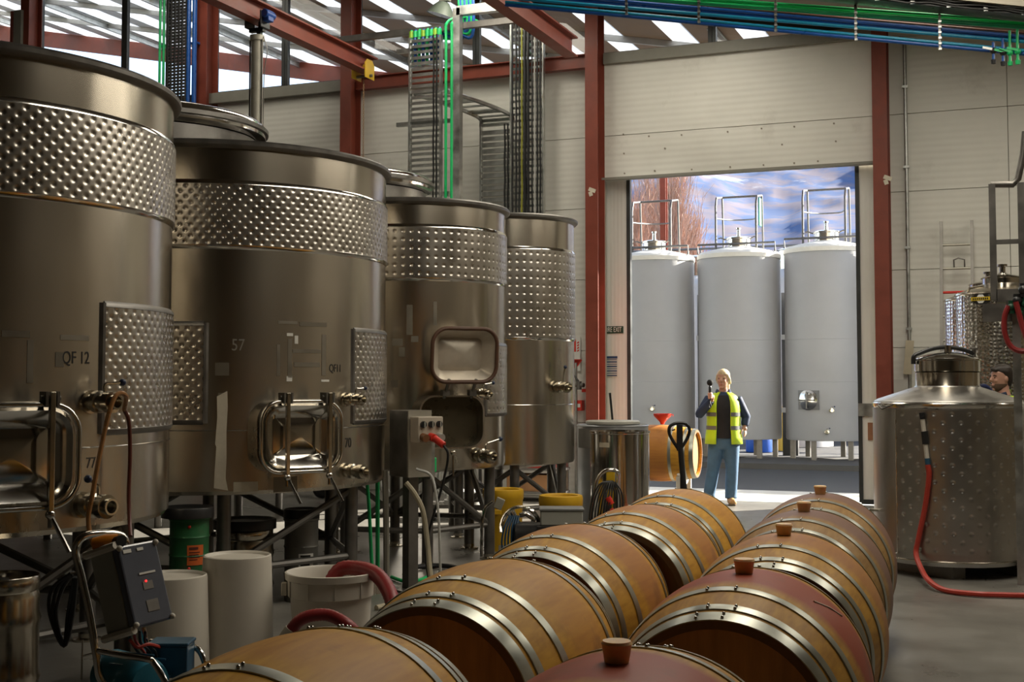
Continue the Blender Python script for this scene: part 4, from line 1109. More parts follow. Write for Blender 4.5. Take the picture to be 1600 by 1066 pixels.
for k, (w_, z_) in enumerate(((0.075, 0.165), (0.09, 0.14), (0.08, 0.125), (0.09, 0.11), (0.07, 0.095))):
    m = MB(); m.lathe([(0.127, z_ - (0.008 if k == 0 else 0.003)), (0.127, z_ + (0.008 if k == 0 else 0.003))], 6, None, ca + 0.0, ca + w_ * 6); m.build('print_line', mat('label_ink', (0.10, 0.02, 0.01), 0.6), lb)
for zz in (0.04, 0.30):
    m = MB(); m.ball((0.122 * math.cos(ca), 0.122 * math.sin(ca), zz), 0.011, 8, 6); m.build('red_dot', REDPL, g)
disc_lid('black drum lid on top of the green drum', 296, 8.2, 0.165, 0.692)
g = pail('labelled_drum', 'grey drum with hand-lettered white label under the QF11 tank', 473, 9.2, 0.118, 0.12, 0.58, mat('grey_drum', (0.17, 0.165, 0.15), 0.45, 0.4))
ca = math.atan2(-g.location.y, -g.location.x)
m = MB(); m.lathe([(0.1225, 0.20), (0.1225, 0.34)], 8, None, ca - 0.15, ca + 0.75); lb = m.build('paper_label', PAPER, g)
for k in range(4):
    m = MB(); m.lathe([(0.124, 0.225 + 0.03 * k), (0.124, 0.24 + 0.03 * k)], 6, None, ca - 0.05, ca + (0.6, 0.5, 0.66, 0.55)[k]); m.build('handwriting', BLACKPAINT, lb)
disc_lid('black drum lid on the drum with the white label', 473, 9.2, 0.128, 0.582)

# upturned white tubs
for px, d, r_, h, lab in ((272, 6.75, 0.185, 0.545, 'shorter upturned white plastic tub beside the pump trolley'), (374, 7.0, 0.183, 0.615, 'taller upturned white plastic tub in front of the steel keg')):
    t = thing('white_tub', lab, 'tub', gp(px, d), 0, 'upturned white tubs')
    m = MB(); m.lathe([(r_ * 1.12, 0.0), (r_ * 1.16, 0.0), (r_ * 1.16, 0.03), (r_ * 1.09, 0.035), (r_ * 1.0, h - 0.02), (r_ * .985, h - 0.004), (r_ * .95, h), (r_ * .90, h - 0.004), (r_ * .86, h - 0.016), (0.001, h - 0.012)], 56); m.build('body', WHITEP, t)
    m = MB(); m.lathe([(r_ * 1.165, 0.004), (r_ * 1.19, 0.01), (r_ * 1.165, 0.024)], 48); m.build('rim', WHITEP, t)

# white bucket with the ribbed red hose
t = thing('white_bucket', 'large white wine-stained bucket with a red hose dipping in', 'bucket', gp(520, 7.1))
m = MB(); m.lathe([(0.001, 0.012), (0.185, 0.0), (0.195, 0.0), (0.222, 0.38), (0.236, 0.385), (0.238, 0.47), (0.25, 0.475), (0.252, 0.51), (0.243, 0.513), (0.232, 0.50), (0.212, 0.36), (0.185, 0.03), (0.001, 0.025)], 56); m.build('body', WHITEP, t)
for k in range(10):
    a = 2 * PI * k / 10 + 0.3
    m = MB(); m.box((0.238 * math.cos(a), 0.238 * math.sin(a), 0.43), (0.012, 0.006, 0.09), rz=a); m.build('rib', WHITEP, t, smooth=0)
for a in (ca + 1.5, ca - 1.6):
    m = MB(); m.box((0.256 * math.cos(a), 0.256 * math.sin(a), 0.42), (0.03, 0.05, 0.07), rz=a); m.build('handle_lug', WHITEP, t, bevel=0.005)
def ribbed_hose(label, pts, r_, mt=REDH, pitch=0.016, name='ribbed_hose'):
    P = spline(pts, 10)
    Q = [P[0]]; L_ = 0
    for a_, b_ in zip(P, P[1:]):
        n = max(int((b_ - a_).length / (pitch / 2)), 1)
        for k in range(1, n + 1): Q.append(a_.lerp(b_, k / n))
    m = MB(); m.tube(Q, [r_ * (1.0 if i % 2 else 0.93) for i in range(len(Q))], 14)
    return tag(m.build(name, mt, smooth=80), label, 'hose')
ribbed_hose('thick ribbed red hose arching out of the white bucket', [at(505, 935, d=7.1), at(528, 893, d=7.12), at(556, 888, d=7.1), at(585, 896, d=7.0), at(604, 918, d=6.9), at(616, 950, d=6.8), at(630, 1010, d=6.7), at(660, 1050, Z=0.05), at(690, 1048, Z=0.05)], 0.042)
h2 = ribbed_hose('red hose with a pale taped end rising behind the nearest barrel', [at(455, 985, d=6.05), at(468, 970, d=6.05), at(488, 962, d=6.05), at(515, 962, d=6.05), at(542, 976, d=6.0), at(563, 998, d=6.0), at(585, 1030, d=5.95), at(600, 1075, d=5.9), at(620, 1128, Z=0.05), at(660, 1120, Z=0.05)], 0.030)
m = MB(); m.tube([at(456, 984, d=6.05), at(446, 999, d=6.05), at(434, 1025, d=6.05), at(428, 1108, Z=0.04)], [0.034, 0.036, 0.036, 0.034], 12); m.build('taped_end', TAPE, h2)

# pump trolley with its switch box
TR = thing('pump_trolley', 'chrome tube pump trolley with clear-lidded switch box and blue motor', 'pump', gp(190, 5.2), 0)
o0 = Vector(gp(190, 5.2))
def q(px, py, d): return at(px, py, d=d) - o0
m = MB(); m.tube(spline([q(205, 1100, 5.1), q(160, 1065, 5.1), q(150, 1020, 5.1), q(140, 960, 5.12), q(128, 905, 5.14), q(119, 868, 5.15), q(122, 848, 5.15), q(135, 837, 5.17), q(160, 834, 5.22), q(186, 836, 5.3), q(196, 846, 5.32), q(200, 870, 5.35), q(222, 980, 5.4), q(240, 1080, 5.4)], 8), 0.016, 10); m.build('handle_tube', STEEL_P, TR)
m = MB(); m.tube(spline([q(153, 1017, 5.1), q(190, 1024, 5.0), q(228, 1030, 4.95), q(240, 1036, 4.95), q(258, 1066, 4.93), q(272, 1110, 4.93)], 6), 0.013, 10); m.build('side_tube', STEEL_P, TR)
m = MB(); m.tube(spline([q(235, 1003, 5.5), q(290, 1010, 5.45), q(308, 1014, 5.42), q(318, 1030, 5.4), q(326, 1060, 5.4)], 6), 0.013, 10); m.build('side_tube', STEEL_P, TR)
m = MB(); m.cyl(q(128, 1026, 5.1), q(154, 1019, 5.1), 0.004, seg=6); m.cyl(q(129, 1000, 5.1), q(127, 1062, 5.1), 0.004, seg=6); m.build('kick_stand', STEEL_P, TR)
# switch box leaning on the handle: grey body, clear lid
ux = (q(238, 845, 5.22) - q(178, 856, 5.05)); uz = (q(178, 856, 5.05) - q(203, 984, 5.0))
wB, hB = ux.length, uz.length
ux.normalize(); uz = (uz - ux * uz.dot(ux)).normalized(); uy = uz.cross(ux)
Tm = Matrix((ux, uy, uz)).transposed().to_4x4(); Tm.translation = q(190, 920, 5.03) + ux * (wB / 2) + uy * 0.0
m = MB(); m.box((0, 0.075, 0), (wB, 0.13, hB), Tm); sb = m.build('switch_box', GREYBOX, TR, smooth=0, bevel=0.008)
m = MB(); m.box((0, -0.010, 0), (wB * 1.0, 0.036, hB * 1.0), Tm); m.build('clear_lid', mat('smoked_lid', (0.10, 0.11, 0.14), 0.15, 0, 0.1, 5, coat=0.3), sb, smooth=0, bevel=0.008)
for sx in (-1, 1):
    for sz in (-1, 1):
        m = MB(); m.ball(tuple(Tm @ Vector((sx * wB * .47, -0.03, sz * hB * .47))), 0.012, 10, 6); m.build('lid_screw', WHITEP, sb)
m = MB(); m.box((wB * .08, -0.030, hB * .12), (wB * .42, 0.003, 0.008), Tm); m.box((-wB * .30, -0.030, hB * .42), (wB * .2, 0.003, 0.014), Tm); m.box((wB * .03, -0.030, hB * .42), (wB * .16, 0.003, 0.012), Tm); m.build('label_strip', PAPER, sb, smooth=0)
m = MB(); m.ball(tuple(Tm @ Vector((0.0, -0.031, hB * .02))), 0.005, 8, 6); m.build('red_indicator', mat('red_led', (0.8, 0.02, 0.02), 0.3, emit=((1, 0.03, 0.03), 2.0)), sb)
m = MB(); m.box((wB * .04, -0.029, -hB * .03), (wB * .25, 0.003, hB * .10), Tm); m.build('meter', STEEL_K, sb, smooth=0)
m = MB(); m.box((wB * .05, -0.029, -hB * .28), (wB * .3, 0.003, hB * .14), Tm); m.build('dial_plate', STEEL_K, sb, smooth=0)
for s in (-1, 1):
    m = MB(); m.cyl(tuple(Tm @ Vector((-wB * .55, 0.15, s * hB * .52))), tuple(Tm @ Vector((-wB * .5, -0.02, s * hB * .52))), 0.016, seg=8); m.build('clip_bar', WHITEP, sb)
m = MB(); m.tube([q(146, 850, 5.1), q(165, 848, 5.1), q(184, 846, 5.12)], [0.024, 0.032, 0.03], 12); m.build('orange_plug', mat('orange_plug', (0.55, 0.18, 0.01), 0.4), TR)
m = MB(); m.cyl(q(182, 847, 5.1), q(190, 845, 5.06), 0.022, seg=12); m.build('plug_socket', BLACK, TR)
# motor and pump body
c = q(205, 1062, 5.2)
m = MB(); m.lathe([(0.001, -0.16), (0.09, -0.16), (0.10, -0.14), (0.10, 0.10), (0.085, 0.14), (0.001, 0.15)], 28, Matrix.Translation(c) @ Matrix.Rotation(R(90), 4, 'Y') @ Matrix.Rotation(R(20), 4, 'X')); mo = m.build('motor', mat('blue_motor', (0.02, 0.15, 0.22), 0.4, 0.1), TR)
m = MB()
for k in range(8):
    a = 2 * PI * k / 8
    m.box((c.x + 0.03, c.y + 0.104 * math.cos(a), c.z + 0.104 * math.sin(a)), (0.16, 0.006, 0.006))
m.build('cooling_fins', BLUEPL, mo, smooth=0)['kind'] = 'stuff'
c = q(268, 1030, 5.35)
m = MB(); m.box(tuple(c), (0.16, 0.13, 0.13), rz=FACE); m.box((c.x, c.y, c.z + 0.07), (0.17, 0.14, 0.015), rz=FACE); m.build('terminal_box', BLUEPL, TR, smooth=0, bevel=0.006)
for k in range(4):
    m = MB(); m.tube(spline([q(200 + 9 * k, 988, 5.15), q(206 + 7 * k, 1004, 5.2), q(215 + 9 * k, 1018, 5.25), q(228 + 6 * k, 1036, 5.3)], 5), 0.006, 6); m.build('cable', REDH2 if k == 1 else BLACK, TR)
m = MB(); m.tube(spline([q(203, 1000, 5.12), q(215, 1012, 5.15), q(232, 1007, 5.2), q(252, 1012, 5.3)], 5), 0.007, 6); m.build('cable', REDH2, TR)
for s, px in ((0, 150), (1, 245)):
    w = q(px, 1130, 5.2); 
    m = MB(); m.lathe([(0.02, -0.02), (0.10, -0.025), (0.125, -0.01), (0.125, 0.01), (0.10, 0.025), (0.02, 0.02)], 24, Matrix.Translation((w.x, w.y, 0.125)) @ Matrix.Rotation(YAW, 4, 'Z') @ Matrix.Rotation(R(90), 4, 'Y')); m.build('wheel', BLACK, TR)
# cable hanging on the keg side of the trolley
for k in range(3):
    m = MB(); m.tube(spline([q(116 - 2 * k, 895, 5.3), q(98 - 8 * k, 920, 5.4), q(88 - 5 * k, 960, 5.4), q(100, 1010, 5.4), q(106 + 4 * k, 960, 5.4), q(116 + 2 * k, 902, 5.3)], 6), 0.008, 6); m.build('cable_loop', BLACK, TR)
m = MB(); m.cyl(q(122, 895, 5.15), q(108, 898, 5.35), 0.008, seg=8); m.build('cable_hook', STEEL_P, TR)

# switch cabinet on its post
cx, cy, _ = gp(641, 9.6)
SCB = thing('switch_cabinet', 'steel switch cabinet on a post with red industrial plugs', 'cabinet', (cx, cy, 0), YAW + R(38))
zt_, zb_ = at(640, 641, d=9.6).z, at(640, 744, d=9.6).z
m = MB(); m.box((0.0, 0.0, (zt_ + zb_) / 2), (0.21, 0.24, zt_ - zb_)); m.build('case', STEEL_K, SCB, smooth=0, bevel=0.004)
m = MB(); m.box((0.0, -0.128, (zt_ + zb_) / 2), (0.205, 0.014, zt_ - zb_)); m.build('door', mat('cabinet_front', (0.50, 0.48, 0.42), 0.35, 0.7), SCB, smooth=0)
m = MB(); m.box((0.02, -0.19, zt_ - 0.14), (0.22, 0.11, 0.19)); sx_ = m.build('socket_box', mat('socket_beige', (0.46, 0.40, 0.32), 0.5), SCB, bevel=0.006)
for k in range(3):
    m = MB(); m.cyl((-0.05 + 0.07 * k, -0.245, zt_ - 0.10), (-0.05 + 0.07 * k, -0.262, zt_ - 0.10), 0.024, seg=16); kn = m.build('rotary_switch', BLACKP, sx_)
    m = MB(); m.box((-0.05 + 0.07 * k, -0.268, zt_ - 0.10), (0.008, 0.012, 0.04)); m.build('grip', GREYBOX, kn, smooth=0)
for k, mt in enumerate((mat('brown_socket', (0.2, 0.08, 0.03), 0.5), REDPL, GREYBOX)):
    m = MB(); m.cyl((-0.05 + 0.07 * k, -0.24, zt_ - 0.19), (-0.05 + 0.07 * k, -0.29, zt_ - 0.20), 0.029, seg=16); m.build('socket', mt, sx_)
m = MB(); m.cyl((0.02, -0.29, zt_ - 0.20), (0.055, -0.36, zt_ - 0.25), 0.026, seg=14); pl = m.build('plug', REDPL, SCB)
m = MB(); m.tube(spline([(0.055, -0.36, zt_ - 0.25), (0.08, -0.38, zt_ - 0.33), (0.07, -0.32, zt_ - 0.55), (0.0, -0.22, 0.35), (0.02, -0.25, 0.02)], 6), 0.009, 8); m.build('plug_cable', BLACK, pl)
m = MB(); m.box((0.02, 0.02, zb_ / 2), (0.085, 0.085, zb_)); m.build('post', STEEL_K, SCB, smooth=0)
m = MB(); m.box((0.02, 0.02, 0.008), (0.26, 0.26, 0.016)); m.build('base_plate', STEEL_K, SCB, smooth=0)
m = MB(); m.box((0.13, -0.02, (zt_ + zb_) / 2 - 0.04), (0.04, 0.18, 0.46)); m.build('side_panel', GALV, SCB, smooth=0)
m = MB(); m.box((0.16, -0.06, zb_ + 0.08), (0.05, 0.05, 0.11)); m.build('green_box', GREENP, SCB, bevel=0.006)
# hoses and poles by the cabinet
def hose(label, pts, r_, mt, name='hose', n=7):
    m = MB(); m.tube(spline(pts, n), r_, 8); return tag(m.build(name, mt), label, 'hose')
hose('pale hose curving down from the switch cabinet to the floor', [at(634, 754, d=9.3), at(648, 772, d=9.3), at(661, 800, d=9.3), at(668, 850, d=9.3), at(674, 905, d=9.25), at(690, 932, Z=0.02), at(720, 936, Z=0.02)], 0.019, mat('pale_hose', (0.42, 0.37, 0.26), 0.5))
hose('thin clear hose hanging straight beside the pale hose', [at(650, 733, d=9.35), at(672, 742, d=9.35), at(680, 765, d=9.3), at(686, 820, d=9.3), at(689, 930, Z=0.012)], 0.010, mat('clear_hose', (0.5, 0.5, 0.47), 0.3))
hose('left green garden hose hanging below the QF11 tank', [at(573, 745, d=9.9), at(577, 800, d=9.9), at(581, 880, d=9.9), at(585, 915, Z=0.015)], 0.014, GREENP)
hose('right green pipe standing below the QF11 tank', [at(590, 735, d=9.8), at(590, 800, d=9.8), at(590, 912, Z=0.01)], 0.017, GREENP, 'green_pipe')
hose('green hose lying on the floor at the cabinet post', [at(612, 902, Z=0.02), at(630, 908, Z=0.02), at(650, 908, Z=0.02), at(668, 902, Z=0.02)], 0.014, GREENP)
hose('pale pole standing beside the green pipes under the tanks', [at(601, 735, d=9.7), at(603, 800, d=9.7), at(604, 915, Z=0.01)], 0.024, mat('pale_pole', (0.34, 0.32, 0.26), 0.5), 'pole')
hose('black hose curled on the floor behind the barrels', [at(632, 898, Z=0.025), at(640, 888, Z=0.025), at(680, 884, Z=0.025), at(715, 888, Z=0.025), at(730, 900, Z=0.025)], 0.02, BLACK)
hose('pale hose lying on the floor beside the white bucket', [at(588, 950, Z=0.02), at(600, 947, Z=0.02), at(618, 944, Z=0.02), at(640, 946, Z=0.02)], 0.018, mat('pale_hose', (0.42, 0.37, 0.26), 0.5))

# yellow bins
for px, d, lab in ((786, 11.95, 'yellow plastic bin behind the third tank leg'), (876, 11.3, 'yellow plastic bin behind the grey motor box')):
    t = thing('yellow_bin', lab, 'bin', gp(px, d), 0, 'yellow plastic bins')
    m = MB(); m.lathe([(0.001, 0.02), (0.16, 0.0), (0.17, 0.0), (0.185, 0.46), (0.192, 0.47), (0.194, 0.53), (0.188, 0.555), (0.175, 0.56), (0.15, 0.555), (0.14, 0.53), (0.14, 0.1), (0.001, 0.1)], 40); m.build('body', YELLOW, t)
    m = MB(); m.box((0, -0.19, 0.36), (0.12, 0.02, 0.05), rz=YAW); m.build('handle', YELLOW, t, bevel=0.008)
# transfer pump cart in front of them
cx, cy, _ = gp(850, 10.55)
PC = thing('transfer_pump', 'transfer pump on a cart with grey motor box and chrome pipe loops', 'pump', (cx, cy, 0), YAW)
def pq(px, py, d=10.5):
    v = at(px, py, d=d) - Vector((cx, cy, 0)); return Matrix.Rotation(-YAW, 3, 'Z') @ v
c = pq(877, 808, 10.4)
m = MB(); m.box(tuple(c), (0.34, 0.22, 0.12)); mb_ = m.build('motor_box', GREYBOX, PC, bevel=0.01)
m = MB(); m.box((c.x, c.y, c.z + 0.068), (0.36, 0.24, 0.02)); m.build('box_lid', mat('grey_lid', (0.20, 0.205, 0.20), 0.45), mb_, bevel=0.006)
m = MB(); m.box((c.x + 0.02, c.y, c.z - 0.14), (0.44, 0.26, 0.16)); m.lathe([(0.001, -0.2), (0.10, -0.2), (0.11, -0.18), (0.11, 0.18), (0.001, 0.2)], 24, Matrix.Translation((c.x - 0.18, c.y, c.z - 0.15)) @ Matrix.Rotation(R(90), 4, 'Y')); m.build('motor', BLACKP, PC, bevel=0.01)
for k in range(2):
    m = MB(); m.tube([pq(812 + 30 * math.cos(a) + 3 * k, 826 + 34 * math.sin(a), 10.5 + 0.05 * math.sin(a * 2) + 0.04 * k) for a in np.linspace(R(170), R(360 - 10), 18)], 0.012, 8); m.build('pipe_loop', STEEL_P, PC)
m = MB(); m.tube([pq(798, 800), pq(806, 815), pq(815, 830), pq(820, 845)], [0.035, 0.03, 0.03, 0.04], 14); m.build('pump_inlet', STEEL_P, PC)
m = MB(); m.tube([pq(812, 806), pq(822, 803), pq(834, 812), pq(828, 826)], 0.022, 12); m.build('pump_outlet', STEEL_P, PC)
for k in range(6):
    m = MB(); m.tube(spline([pq(796 + 3 * k, 806, 10.4), pq(788 + 4 * k, 825, 10.36), pq(784 + 5 * k, 850, 10.36), pq(790 + 4 * k, 872, 10.36), pq(800 + 2 * k, 850, 10.4), pq(802 + 2 * k, 815, 10.4)], 5), 0.008, 6); m.build('blue_cable', mat('steel_blue_cable', (0.02, 0.06, 0.11), 0.45), PC)
m = MB(); m.tube([pq(752, 870, 10.9), pq(753, 815, 10.9), pq(758, 793, 10.9), pq(770, 783, 10.9)], 0.014, 8); m.build('handle', STEEL_P, PC)
m = MB(); m.box((0, 0.05, 0.16), (0.75, 0.4, 0.05)); m.build('chassis', STEEL_K, PC, bevel=0.005)
m = MB(); m.box(tuple(pq(780, 787, 10.6)), (0.07, 0.06, 0.09), ry=0.4); m.build('junction_box', mat('dull_beige', (0.30, 0.28, 0.22), 0.5), PC, bevel=0.005)
for sx in (-0.3, 0.3):
    for sy in (-0.12, 0.22):
        m = MB(); m.cyl((sx - 0.02, sy, 0.07), (sx + 0.02, sy, 0.07), 0.07, seg=18); m.build('wheel', BLACK, PC)
# cable trolley with chrome handle
cx, cy, _ = gp(948, 10.5)
CT = thing('cable_trolley', 'chrome handled trolley draped with black cable and red plugs', 'trolley', (cx, cy, 0), YAW)
def cq(px, py, d=10.5):
    v = at(px, py, d=d) - Vector((cx, cy, 0)); return Matrix.Rotation(-YAW, 3, 'Z') @ v
m = MB(); m.tube(spline([cq(918, 850), cq(925, 790), cq(932, 752), cq(944, 737), cq(958, 735), cq(966, 740), cq(966, 760, 10.7), cq(968, 850, 10.9)], 7), 0.016, 10); m.build('handle_tube', STEEL_P, CT)
m = MB(); m.box(tuple(cq(954, 760, 10.62)), (0.07, 0.03, 0.28)); m.build('yellow_bracket', YP, CT, bevel=0.005)
for k in range(8):
    m = MB(); a_ = 934 + 3.2 * k
    m.tube(spline([cq(950 + k, 752, 10.45), cq(a_ + 2, 758, 10.42), cq(a_ - 9 + .6 * k, 782 + 2 * k, 10.42 - .01 * k), cq(a_ - 12 + k, 815 + 3 * k, 10.42), cq(a_ + 3 + 1.5 * k, 806 + 2 * k, 10.44), cq(a_ + 9 + k, 775, 10.48), cq(954 + k, 753, 10.5)], 5), 0.0065, 6); m.build('cable', BLACK, CT)
for px, py in ((953, 783), (957, 802)):
    m = MB(); m.tube([cq(px - 3, py - 6, 10.38), cq(px + 2, py + 5, 10.38)], 0.026, 12); m.build('red_plug', REDPL, CT)
m = MB(); m.box((0, 0.1, 0.14), (0.34, 0.45, 0.05)); m.build('chassis', STEEL_K, CT, bevel=0.005)
for sx in (-0.15, 0.15):
    for sy in (-0.08, 0.28):
        m = MB(); m.cyl((sx - 0.018, sy, 0.06), (sx + 0.018, sy, 0.06), 0.06, seg=16); m.build('wheel', BLACK, CT)

# polished open drum and the covered tank behind it
t = thing('polished_drum', 'polished open steel drum reflecting the hall, beside the barrels', 'drum', gp(968, 12.2))
m = MB(); m.lathe([(0.001, 0.02), (0.27, 0.02), (0.28, 0.0), (0.28, 1.06), (0.288, 1.068), (0.288, 1.085), (0.276, 1.085), (0.272, 1.06), (0.272, 0.1), (0.001, 0.1)], 64); m.build('body', STEEL_P, t)
ca = math.atan2(-t.location.y, -t.location.x)
m = MB(); m.lathe([(0.2815, 0.94), (0.2815, 0.985)], 6, None, ca - 0.75, ca - 0.35); m.build('label', TAPE, t)
px_, py_, _ = gp(957, 13.6)
t = thing('steel_vat', 'matt steel vat behind the polished drum', 'tank', (px_, py_, 0))
m = MB(); m.lathe([(0.001, 0.05), (0.36, 0.05), (0.375, 0.0), (0.375, 1.08), (0.385, 1.09), (0.37, 1.10), (0.36, 1.05), (0.001, 1.04)], 64); m.build('body', mat('matt_steel', (0.42, 0.43, 0.44), 0.45, 0.8), t)
ca = math.atan2(-py_, -px_)
m = MB(); m.lathe([(0.379, 0.86), (0.381, 0.95), (0.379, 1.06)], 10, None, ca - 1.25, ca - 0.6); m.build('wet_cloth', mat('grey_cloth', (0.22, 0.21, 0.19), 0.8), t)
m = MB(); m.lathe([(0.001, 0.0), (0.27, 0.0), (0.285, 0.012), (0.285, 0.035), (0.27, 0.045), (0.05, 0.052), (0.001, 0.052)], 48)
lp = gp(957, 13.5)
tag(m.build('vat_lid', mat('cream_lid', (0.42, 0.41, 0.36), 0.4), None, (lp[0], lp[1], 1.10)), 'round cream lid lying on the matt steel vat', 'lid')
a_ = at(957, 667, d=13.5); b_ = at(953, 625, d=13.5)
m = MB(); m.cyl((0, 0, 0), b_ - a_, 0.012, seg=8); tag(m.build('stirring_rod', BLACK, None, (a_.x, a_.y, 1.152)), 'thin black rod standing on the cream lid', 'rod')

# sunlit barrel on a rack by the doorway
bp_ = gp(1030, 15.75)
sb_ = make_barrel('oak_barrel', 0.345, 0.285, 0.47, False, 1, (0.445, 0.36, 0.19), (0.045, 0.032, 0.036))
sb_.location = (bp_[0], bp_[1], 0.68); sb_.rotation_euler = (0, 0, R(90) - R(20) + YAW)
tag(sb_, 'sunlit oak barrel lying crosswise on a rack beside the woman', 'barrel')
t = thing('barrel_rack', 'pale steel rack carrying the sunlit barrel', 'rack', bp_, R(90) - R(20) + YAW)
RK = mat('pale_rack_paint', (0.55, 0.5, 0.42), 0.5)
for sy in (-0.3, 0.3):
    for sx in (-0.3, 0.3):
        m = MB(); m.box((sx, sy, 0.21), (0.05, 0.05, 0.42)); m.build('leg', RK, t, smooth=0)
    m = MB(); m.tube([(0.38 * math.cos(a), sy, 0.68 + 0.38 * math.sin(a)) for a in np.linspace(R(218), R(322), 10)], 0.02, 8); m.build('cradle', RK, t)
m = MB(); m.box((0, 0, 0.10), (0.65, 0.66, 0.06)); m.build('shelf_beam', mat('rack_timber', (0.35, 0.28, 0.2), 0.7), t, smooth=0)
f = at(1035, 665, d=15.75)
t = thing('funnel', 'bright red plastic funnel standing on the sunlit barrel', 'funnel', (f.x, f.y, 1.03))
m = MB(); m.lathe([(0.018, 0.0), (0.022, 0.0), (0.035, 0.03), (0.105, 0.10), (0.11, 0.13), (0.104, 0.13), (0.1, 0.102), (0.03, 0.035), (0.018, 0.0)], 32); m.build('cone', REDPL, t)
m = MB(); m.tube([(0.105, 0, 0.12), (0.135, 0, 0.12), (0.135, 0, 0.10)], 0.006, 6); m.build('grip_tab', REDPL, t)

# pallet jack
jx, jy, _ = gp(1064, 10.8)
PJ = thing('pallet_jack', 'black handled pallet jack standing behind the far left barrel', 'pallet jack', (jx, jy, 0), YAW)
def jq(px, py, d=10.8):
    v = at(px, py, d=d) - Vector((jx, jy, 0)); return Matrix.Rotation(-YAW, 3, 'Z') @ v
loop = [jq(px, py) for px, py in ((1060, 702), (1052, 690), (1046, 678), (1046, 668), (1052, 663), (1062, 661), (1072, 663), (1077, 670), (1076, 680), (1070, 692), (1063, 702))]
m = MB(); m.tube(spline(loop, 5), 0.014, 10); hd = m.build('handle_loop', BLACKP, PJ)
m = MB(); m.box(tuple(jq(1062, 684)), (0.05, 0.03, 0.22)); m.tube([jq(1055, 671), jq(1050, 673)], 0.007, 6); m.build('lever', BLACKP, hd, bevel=0.004)
m = MB(); m.tube([jq(1063, 700), jq(1067, 745), jq(1069, 775), (0, 0.06, 0.25)], [0.022, 0.024, 0.034, 0.04], 12); m.build('shaft', BLACKP, PJ)
JR = mat('jack_paint', (0.45, 0.10, 0.02), 0.45)
m = MB(); m.box((0, 0.10, 0.22), (0.34, 0.16, 0.18)); m.cyl((0, 0.05, 0.1), (0, 0.05, 0.4), 0.05, seg=16); m.build('pump_head', JR, PJ, bevel=0.015)
for s in (-1, 1):
    m = MB(); m.box((s * 0.19, 0.72, 0.09), (0.16, 1.15, 0.05)); m.build('fork', JR, PJ, bevel=0.01)
    m = MB(); m.cyl((s * 0.05 - 0.02, 0.03, 0.09), (s * 0.05 + 0.02, 0.03, 0.09), 0.09, seg=20); m.build('wheel', BLACK, PJ)
    m = MB(); m.cyl((s * 0.19 - 0.04, 1.18, 0.04), (s * 0.19 + 0.04, 1.18, 0.04), 0.04, seg=14); m.build('roller', BLACK, PJ)

# clutter along the back wall seen under the tanks
WH = mat('white_hose', (0.68, 0.68, 0.64), 0.4)
for px, py, lab in ((622, 752, 'white hose coil hanging on the wall left of the third tank'), (715, 752, 'white hose coil hanging on the wall behind the third tank legs')):
    c = at(px, py, Y=16.15)
    t = thing('hose_coil', lab, 'hose', (c.x, 16.2, c.z - 0.3), 0, 'white hose coils on the wall')
    for k in range(7):
        rr_ = 0.24 + 0.022 * k
        m = MB(); m.tube([(rr_ * 0.9 * math.cos(a), -0.03 * (k % 3) - 0.03, 0.35 + rr_ * 1.15 * math.sin(a)) for a in np.linspace(0, 2 * PI, 32, endpoint=False)], 0.014, 6, closed=True); m.build('loop', WH, t)
    m = MB(); m.cyl((0, 0.19, 0.60), (0, -0.10, 0.60), 0.02, seg=8); m.build('hook', STEEL_K, t)
c = gp(525, 17.3)
t = thing('hand_cart', 'small hand cart with red-hubbed wheels seen under the QF11 tank', 'cart', c, YAW)
for s in (-0.16, 0.14):
    m = MB(); m.lathe([(0.07, -0.04), (0.17, -0.045), (0.2, -0.02), (0.2, 0.02), (0.17, 0.045), (0.07, 0.04)], 28, Matrix.Translation((s, -0.1, 0.2)) @ Matrix.Rotation(R(60), 4, 'Z') @ Matrix.Rotation(R(90), 4, 'X')); w = m.build('tyre', BLACK, t)
    m = MB(); m.lathe([(0.001, -0.03), (0.08, -0.03), (0.08, 0.03), (0.001, 0.03)], 20, Matrix.Translation((s, -0.1, 0.2)) @ Matrix.Rotation(R(60), 4, 'Z') @ Matrix.Rotation(R(90), 4, 'X')); m.build('hub', REDPL, w)
m = MB(); m.box((-0.3, 0.1, 0.36), (0.9, 0.4, 0.04)); m.build('deck', TEALP, t, smooth=0)
c = gp(810, 16.9)
t = thing('low_shelf', 'low dark steel shelf behind the fourth tank legs', 'shelf', c, 0)
for zz in (0.12, 0.42): 
    m = MB(); m.box((0, 0, zz), (1.3, 0.4, 0.03)); m.build('board', STEEL_K, t, smooth=0)
for sx in (-0.62, 0.62):
    for sy in (-0.17, 0.17):
        m = MB(); m.box((sx, sy, 0.25), (0.035, 0.035, 0.5)); m.build('post', STEEL_K, t, smooth=0)
def crate(label, x, y, z, s, mt):
    t = thing('crate', label, 'crate', (x, y, z), 0, 'crates on the low shelf')
    m = MB()
    for sx in (-1, 1): m.box((sx * s[0] / 2, 0, s[2] / 2), (0.012, s[1], s[2]))
    for sy in (-1, 1): m.box((0, sy * s[1] / 2, s[2] / 2), (s[0], 0.012, s[2]))
    m.box((0, 0, 0.008), (s[0], s[1], 0.012)); m.build('body', mt, t, smooth=0)
    m = MB()
    for sx in (-1, 1): m.box((sx * s[0] / 2, 0, s[2]), (0.03, s[1] + 0.03, 0.02))
    for sy in (-1, 1): m.box((0, sy * s[1] / 2, s[2]), (s[0] + 0.03, 0.03, 0.02))
    m.build('rim', mt, t, smooth=0)
crate('orange-red crate on the upper shelf board', c[0] - 0.3, c[1], 0.436, (0.42, 0.3, 0.24), mat('orange_red_plastic', (0.62, 0.09, 0.02), 0.4))
